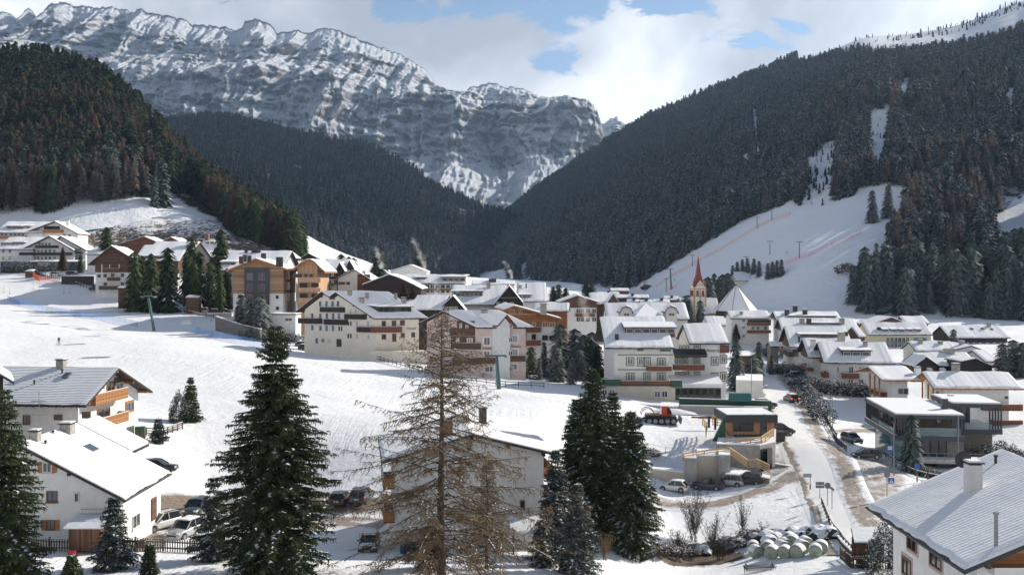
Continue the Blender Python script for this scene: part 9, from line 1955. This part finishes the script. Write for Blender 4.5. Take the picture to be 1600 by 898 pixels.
for i, (x, D, s_, lab) in enumerate([(1560,150,3.0,'round snowy bush right of the modern villa'),(1578,146,2.2,'smaller snowy bush at the right edge by the villa'),(1450,139,1.2,'snow laden low shrub left of the villa basement'),(1462,138,1.0,'pointed snow laden shrub at the villa basement'),(20,395,5.0,'dark snowy hedge before the hotel with black balconies, left part'),(35,392,5.0,'dark snowy hedge before the hotel with black balconies, right part'),(75,388,4.5,'frosted shrubs in front of the dark hotel ground floor'),(152,324,2.0,'low shrub at the foot of the apartment house'),(460,252,2.4,'dark hedge left of the cream guest house'),(446,250,2.2,'dark hedge below the white garage'),(395,243,2.0,'brush below the snow dusted spruces'),(1160,262,2.4,'snowy shrub beside the upper road'),(1215,290,2.6,'snowy garden shrubs below the balcony house'),(1195,296,2.6,'dark garden shrubs left of the upper road bend'),(975,160,1.3,'dark boulders and brush behind the spruce clump'),(1015,150,1.2,'snow dusted building rubble left of the timber railing')]):
 make_bush('evergreen_bush', gl(x, D), s_*1.2, s_, s_*.8, lab, HG, 200+i, 420, .12+.05*s_, .5)
for i, (x, D) in enumerate([(330,296),(287,300)]): make_shrub('bare_tree', gl(x, D), 5.5, 3, ['pale leafless tree with snowy limbs near the parking deck','small leafless tree behind the row of firs'][i], 80+i, 14, simple('frosted branches', (.42,.38,.36), .8))
# snow heaps
for i, (x, D, a, b, h_) in enumerate([(1333,150,2.4,1.3,1.0),(1240,114,2.2,1.2,.7),(1225,116,1.2,.8,.4),(562,236,3.0,1.8,1.2),(293,262,1.6,1.2,1.2),(1045,178,5,1.5,.8),(50,246,4,2,.7),(110,243,4,2,.6),(1172,150,2,1,.5)]):
 mb = MB(); vs = []; n = 18; m_ = 6
 for k_ in range(m_):
  f = k_/(m_-1)
  for j in range(n): an = 6.2832*j/n; rr = (1-f)**.6*(1+.18*math.sin(3*an+i)+.1*math.sin(7*an)); vs.append((a*rr*math.cos(an)*1.15, b*rr*math.sin(an)*1.15, h_*f**.8*(1+.12*math.sin(4*an+i))-.12))
 mb.mesh(vs, [(k_*n+j, k_*n+(j+1) % n, (k_+1)*n+(j+1) % n, (k_+1)*n+j) for k_ in range(m_-1) for j in range(n)]); o = mb.build('snow_heap', M_SNOWP if i in (1, 2) else M_SNOW, None, True); o.location = gl(x, D)
 tag(o, ['heap of ploughed snow behind the black car near the villa','grey brown snow pile on the bank above the stream','small dirty snow pile on the bank','snow covered mound in front of the cream guest house','snow heap around the red and yellow slope sign','long snow bank behind the red groomer','ploughed snow ridge on the left slope, lower','ploughed snow ridge on the left slope near the skier','snow left beside the stairs of the kiosk terrace'][i], 'snow heap')
# small slope sign, huts, boulders
p = gp(312, 489); o = empty('slope_sign', p, label='red and yellow sign board at the upper edge of the left ski slope', cat='sign'); MB().box((0,0,1.3),(1.3,.35,2.6)).build('frame', M_WHITE, o); MB().box((0,-.19,1.5),(.8,.03,1.9)).build('red_field', simple('sign red', (.6,.04,.02), .6), o); MB().box((0,-.215,1.8),(.6,.02,.6)).build('yellow_field', simple('sign yellow', (.8,.5,.03), .6), o)
for i, (a, b, y, D, hh, lab) in enumerate([(289,311,473,284,3.0,'small brown hut with snowy roof left of the parking deck'),(38,51,432,372,2.4,'tiny brown hut at the orange netting'),(183,198,458,300,2.6,'small brown hut at the corner of the apartment house')]):
 h = House('hut', lab, (a, y-8), D, 0, 'hut'); h.roof('L', [('slope', .25, y-10.5), 'sym'], b, walls=M_WB, emat=M_WB, og=.2, oe=.3); h.root.location.z = h.base
 for c_ in h.root.children: c_.location.z -= h.base
# parking deck beside the wood clad hotel
slab('parking_deck', 'flat concrete parking deck with snow left of the wood clad hotel', [X(300,282), X(362,280), X(362,296), X(300,298)], float(gl(330,284)[2])+.6, -16, M_CONL, 'parking deck', False)
slab('carport', 'carport roof with snow between apartment house and ski slope', [X(96,338), X(147,334), X(147,342), X(96,346)], float(gl(120,338)[2])+2.6, -9, M_WD, 'carport')
# white annex with flat roof by the road
slab('annex', 'small grey garage with snowy flat roof at the road below the fir', [X(1150,205), X(1192,203), X(1192,216), X(1150,218)], -(594-HY)/F*205, -27, M_W2, 'garage')
slab('annex', 'snow covered carport roof behind the parked van', [X(1150,232), X(1172,232), X(1172,246), X(1150,246)], -(556-HY)/F*232, -25.5, M_WB, 'carport')
t = MB(); t.box((0,0,.9),(2.4,1.3,1.4),None,None,(.95,.95)); o = t.build('container', M_TEAL); tag(o, 'green covered snow making equipment on the hotel terrace', 'container'); o.location = P(1156, 628, 178); o.scale = (1.6,1,1)
o = empty('advert_board', gl(1207,158), 0, label='dark framed menu board standing between kiosk and road', cat='board'); MB().box((0,0,2.6),(1.6,.3,1.9)).build('frame', simple('brown board', (.16,.12,.08), .7), o); MB().box((0,-.17,2.6),(1.1,.03,1.4)).build('panel', M_DKM, o); MB().box((0,0,.9),(.25,.25,1.8)).build('post', M_DKM, o)
o = empty('skip_container', gl(1214,156), 0, label='black waste container right of the kiosk roof', cat='container'); MB().box((0,0,.8),(2.0,1.6,1.5),None,None,(1.1,1.1)).build('body', M_DKM, o)
# the stream
mb = MB(); c_ = [(1000,104),(1030,108),(1062,112.5),(1095,114.5),(1130,115.5),(1165,116),(1200,116),(1250,113),(1292,110)]; vs = []
for a, D in c_:
 for w in (-1.3, 1.3): p = gl(a, D+w); vs.append((p[0], p[1], gl(a, D)[2]+.12))
mb.mesh(vs, [(2*i, 2*i+2, 2*i+3, 2*i+1) for i in range(len(c_)-1)]); m, nt, b = newmat('dark stream water'); b.inputs['Base Color'].default_value = (.02, .024, .026, 1); b.inputs['Roughness'].default_value = .12; nt.links.new(bump(nt, noise_n(nt, 3, 4, .6, mapv(nt)), .5, .1), b.inputs['Normal'])
tag(mb.build('stream', m), kind='structure')
for i, (a, D, s_) in enumerate([(1180,114.5,1.1),(1200,113.5,1.4),(1222,112.5,1.2),(1245,111,1.5),(1262,110,1.3),(1282,108.5,1.6),(1050,110,.9),(1075,112,.8),(1100,112.8,1.0),(1140,113.5,.9),(1160,114,1.0),(1292,107,1.8)]):
 bm = bmesh.new(); bmesh.ops.create_icosphere(bm, subdivisions=3, radius=s_)
 for v_ in bm.verts: n_ = fbm(v_.co.x*.9+i, v_.co.y*.9, v_.co.z*.9, 3); v_.co *= 1+.45*float(n_); v_.co.z *= .75
 me = bpy.data.meshes.new('boulder'); bm.to_mesh(me); bm.free(); rm = MATS.get('boulder rock')
 if not rm:
  rm, nt, b = newmat('boulder rock'); g = nt.nodes.new('ShaderNodeNewGeometry'); sx = nt.nodes.new('ShaderNodeSeparateXYZ'); nt.links.new(g.outputs['Normal'], sx.inputs[0]); f = ramp(nt, math_n(nt, 'ADD', sx.outputs[2], math_n(nt, 'MULTIPLY', noise_n(nt, 2, 4, .7, mapv(nt)), .8)), [(.95, 0.), (1.1, 1.)]); nt.links.new(mixc(nt, f, (.045, .038, .033), (.83, .85, .88)), b.inputs['Base Color']); b.inputs['Roughness'].default_value = .9; nt.links.new(bump(nt, noise_n(nt, 4, 4, .7, mapv(nt)), .7, .2), b.inputs['Normal']); MATS['boulder rock'] = rm
 me.materials.append(rm); o = bpy.data.objects.new('boulder', me); COL.objects.link(o); o.location = gl(a, D); tag(o, 'dark snow topped boulder along the stream beside the hay bales', 'boulder', 'boulders along the stream')
# ================================================================ chimney smoke
def smoke(px, py, D, h, w, dx, label, dens=.35, seed=0):
 o = empty('smoke_plume', P(px, py, D), label=label, cat='smoke'); m = bpy.data.materials.new('smoke'); m.use_nodes = True; nt = m.node_tree; nt.nodes.clear(); out = nt.nodes.new('ShaderNodeOutputMaterial'); v = nt.nodes.new('ShaderNodeVolumePrincipled'); v.inputs['Color'].default_value = (.99, .99, 1, 1)
 tc = nt.nodes.new('ShaderNodeTexCoord').outputs['Object']; s = nt.nodes.new('ShaderNodeSeparateXYZ'); nt.links.new(tc, s.inputs[0]); M2 = lambda op, a, b=None, **k: math_n(nt, op, a, b, **k)
 mp = nt.nodes.new('ShaderNodeMapping'); nt.links.new(tc, mp.inputs['Vector']); mp.inputs['Location'].default_value = (seed*3.1, 0, 0)
 t = M2('DIVIDE', s.outputs[2], h, clamp=True); xc = M2('MULTIPLY', M2('POWER', t, 1.3), dx); wz = M2('MULTIPLY', M2('ADD', M2('MULTIPLY', M2('POWER', t, .7), .75), .25), w)
 ex = M2('SUBTRACT', s.outputs[0], xc); r = M2('DIVIDE', M2('SQRT', M2('ADD', M2('MULTIPLY', ex, ex), M2('MULTIPLY', s.outputs[1], s.outputs[1]))), wz)
 nz = M2('SUBTRACT', noise_n(nt, .55, 5, .6, mp.outputs[0], .5), .5); f = M2('SUBTRACT', M2('ADD', M2('SUBTRACT', 1, r), M2('MULTIPLY', nz, 3.2)), M2('MULTIPLY', t, .75)); f = M2('MULTIPLY', f, M2('GREATER_THAN', M2('SUBTRACT', 1, t), .01), clamp=True)
 nt.links.new(M2('MULTIPLY', f, dens), v.inputs['Density']); nt.links.new(v.outputs[0], out.inputs['Volume'])
 mb = MB(); x0, x1 = min(0, dx)-w*1.5, max(0, dx)+w*1.5; mb.box(((x0+x1)/2, 0, h/2), (x1-x0, w*3, h)); mb.build('plume', m, o); return o
for a in [(596,420,330,8,2.6,-2.0,'thick white smoke puff above the black timber building',.5,1),(664,426,330,12,2.6,-4.5,'tall smoke column rising before the dark valley forest',.4,2),(681,418,335,5,1.6,2.0,'thin wisp of smoke right of the tall smoke column',.25,3),(683,470,292,6,3.0,-1,'steam cloud in front of the red brown dormer hotel',.45,4),(690,474,290,4,3.4,4.5,'low drifting steam beside the dark central hotel',.35,8),(800,436,395,9,2.2,-4.0,'twisting smoke over the long flat roof on the skyline',.35,5),(765,476,292,8,2.0,-1.5,'faint steam in front of the steep black gable',.22,6),(917,500,280,10,3.4,-3.0,'steam drifting up in front of the brown gabled chalet',.2,7),(362-3,396,420,3,1.5,0,'small steam puff behind the wave roofed hotel',.4,9),(508,408,355,4,2.2,0,'round white puff at the foot of the open meadow',.5,10)]: smoke(*a)
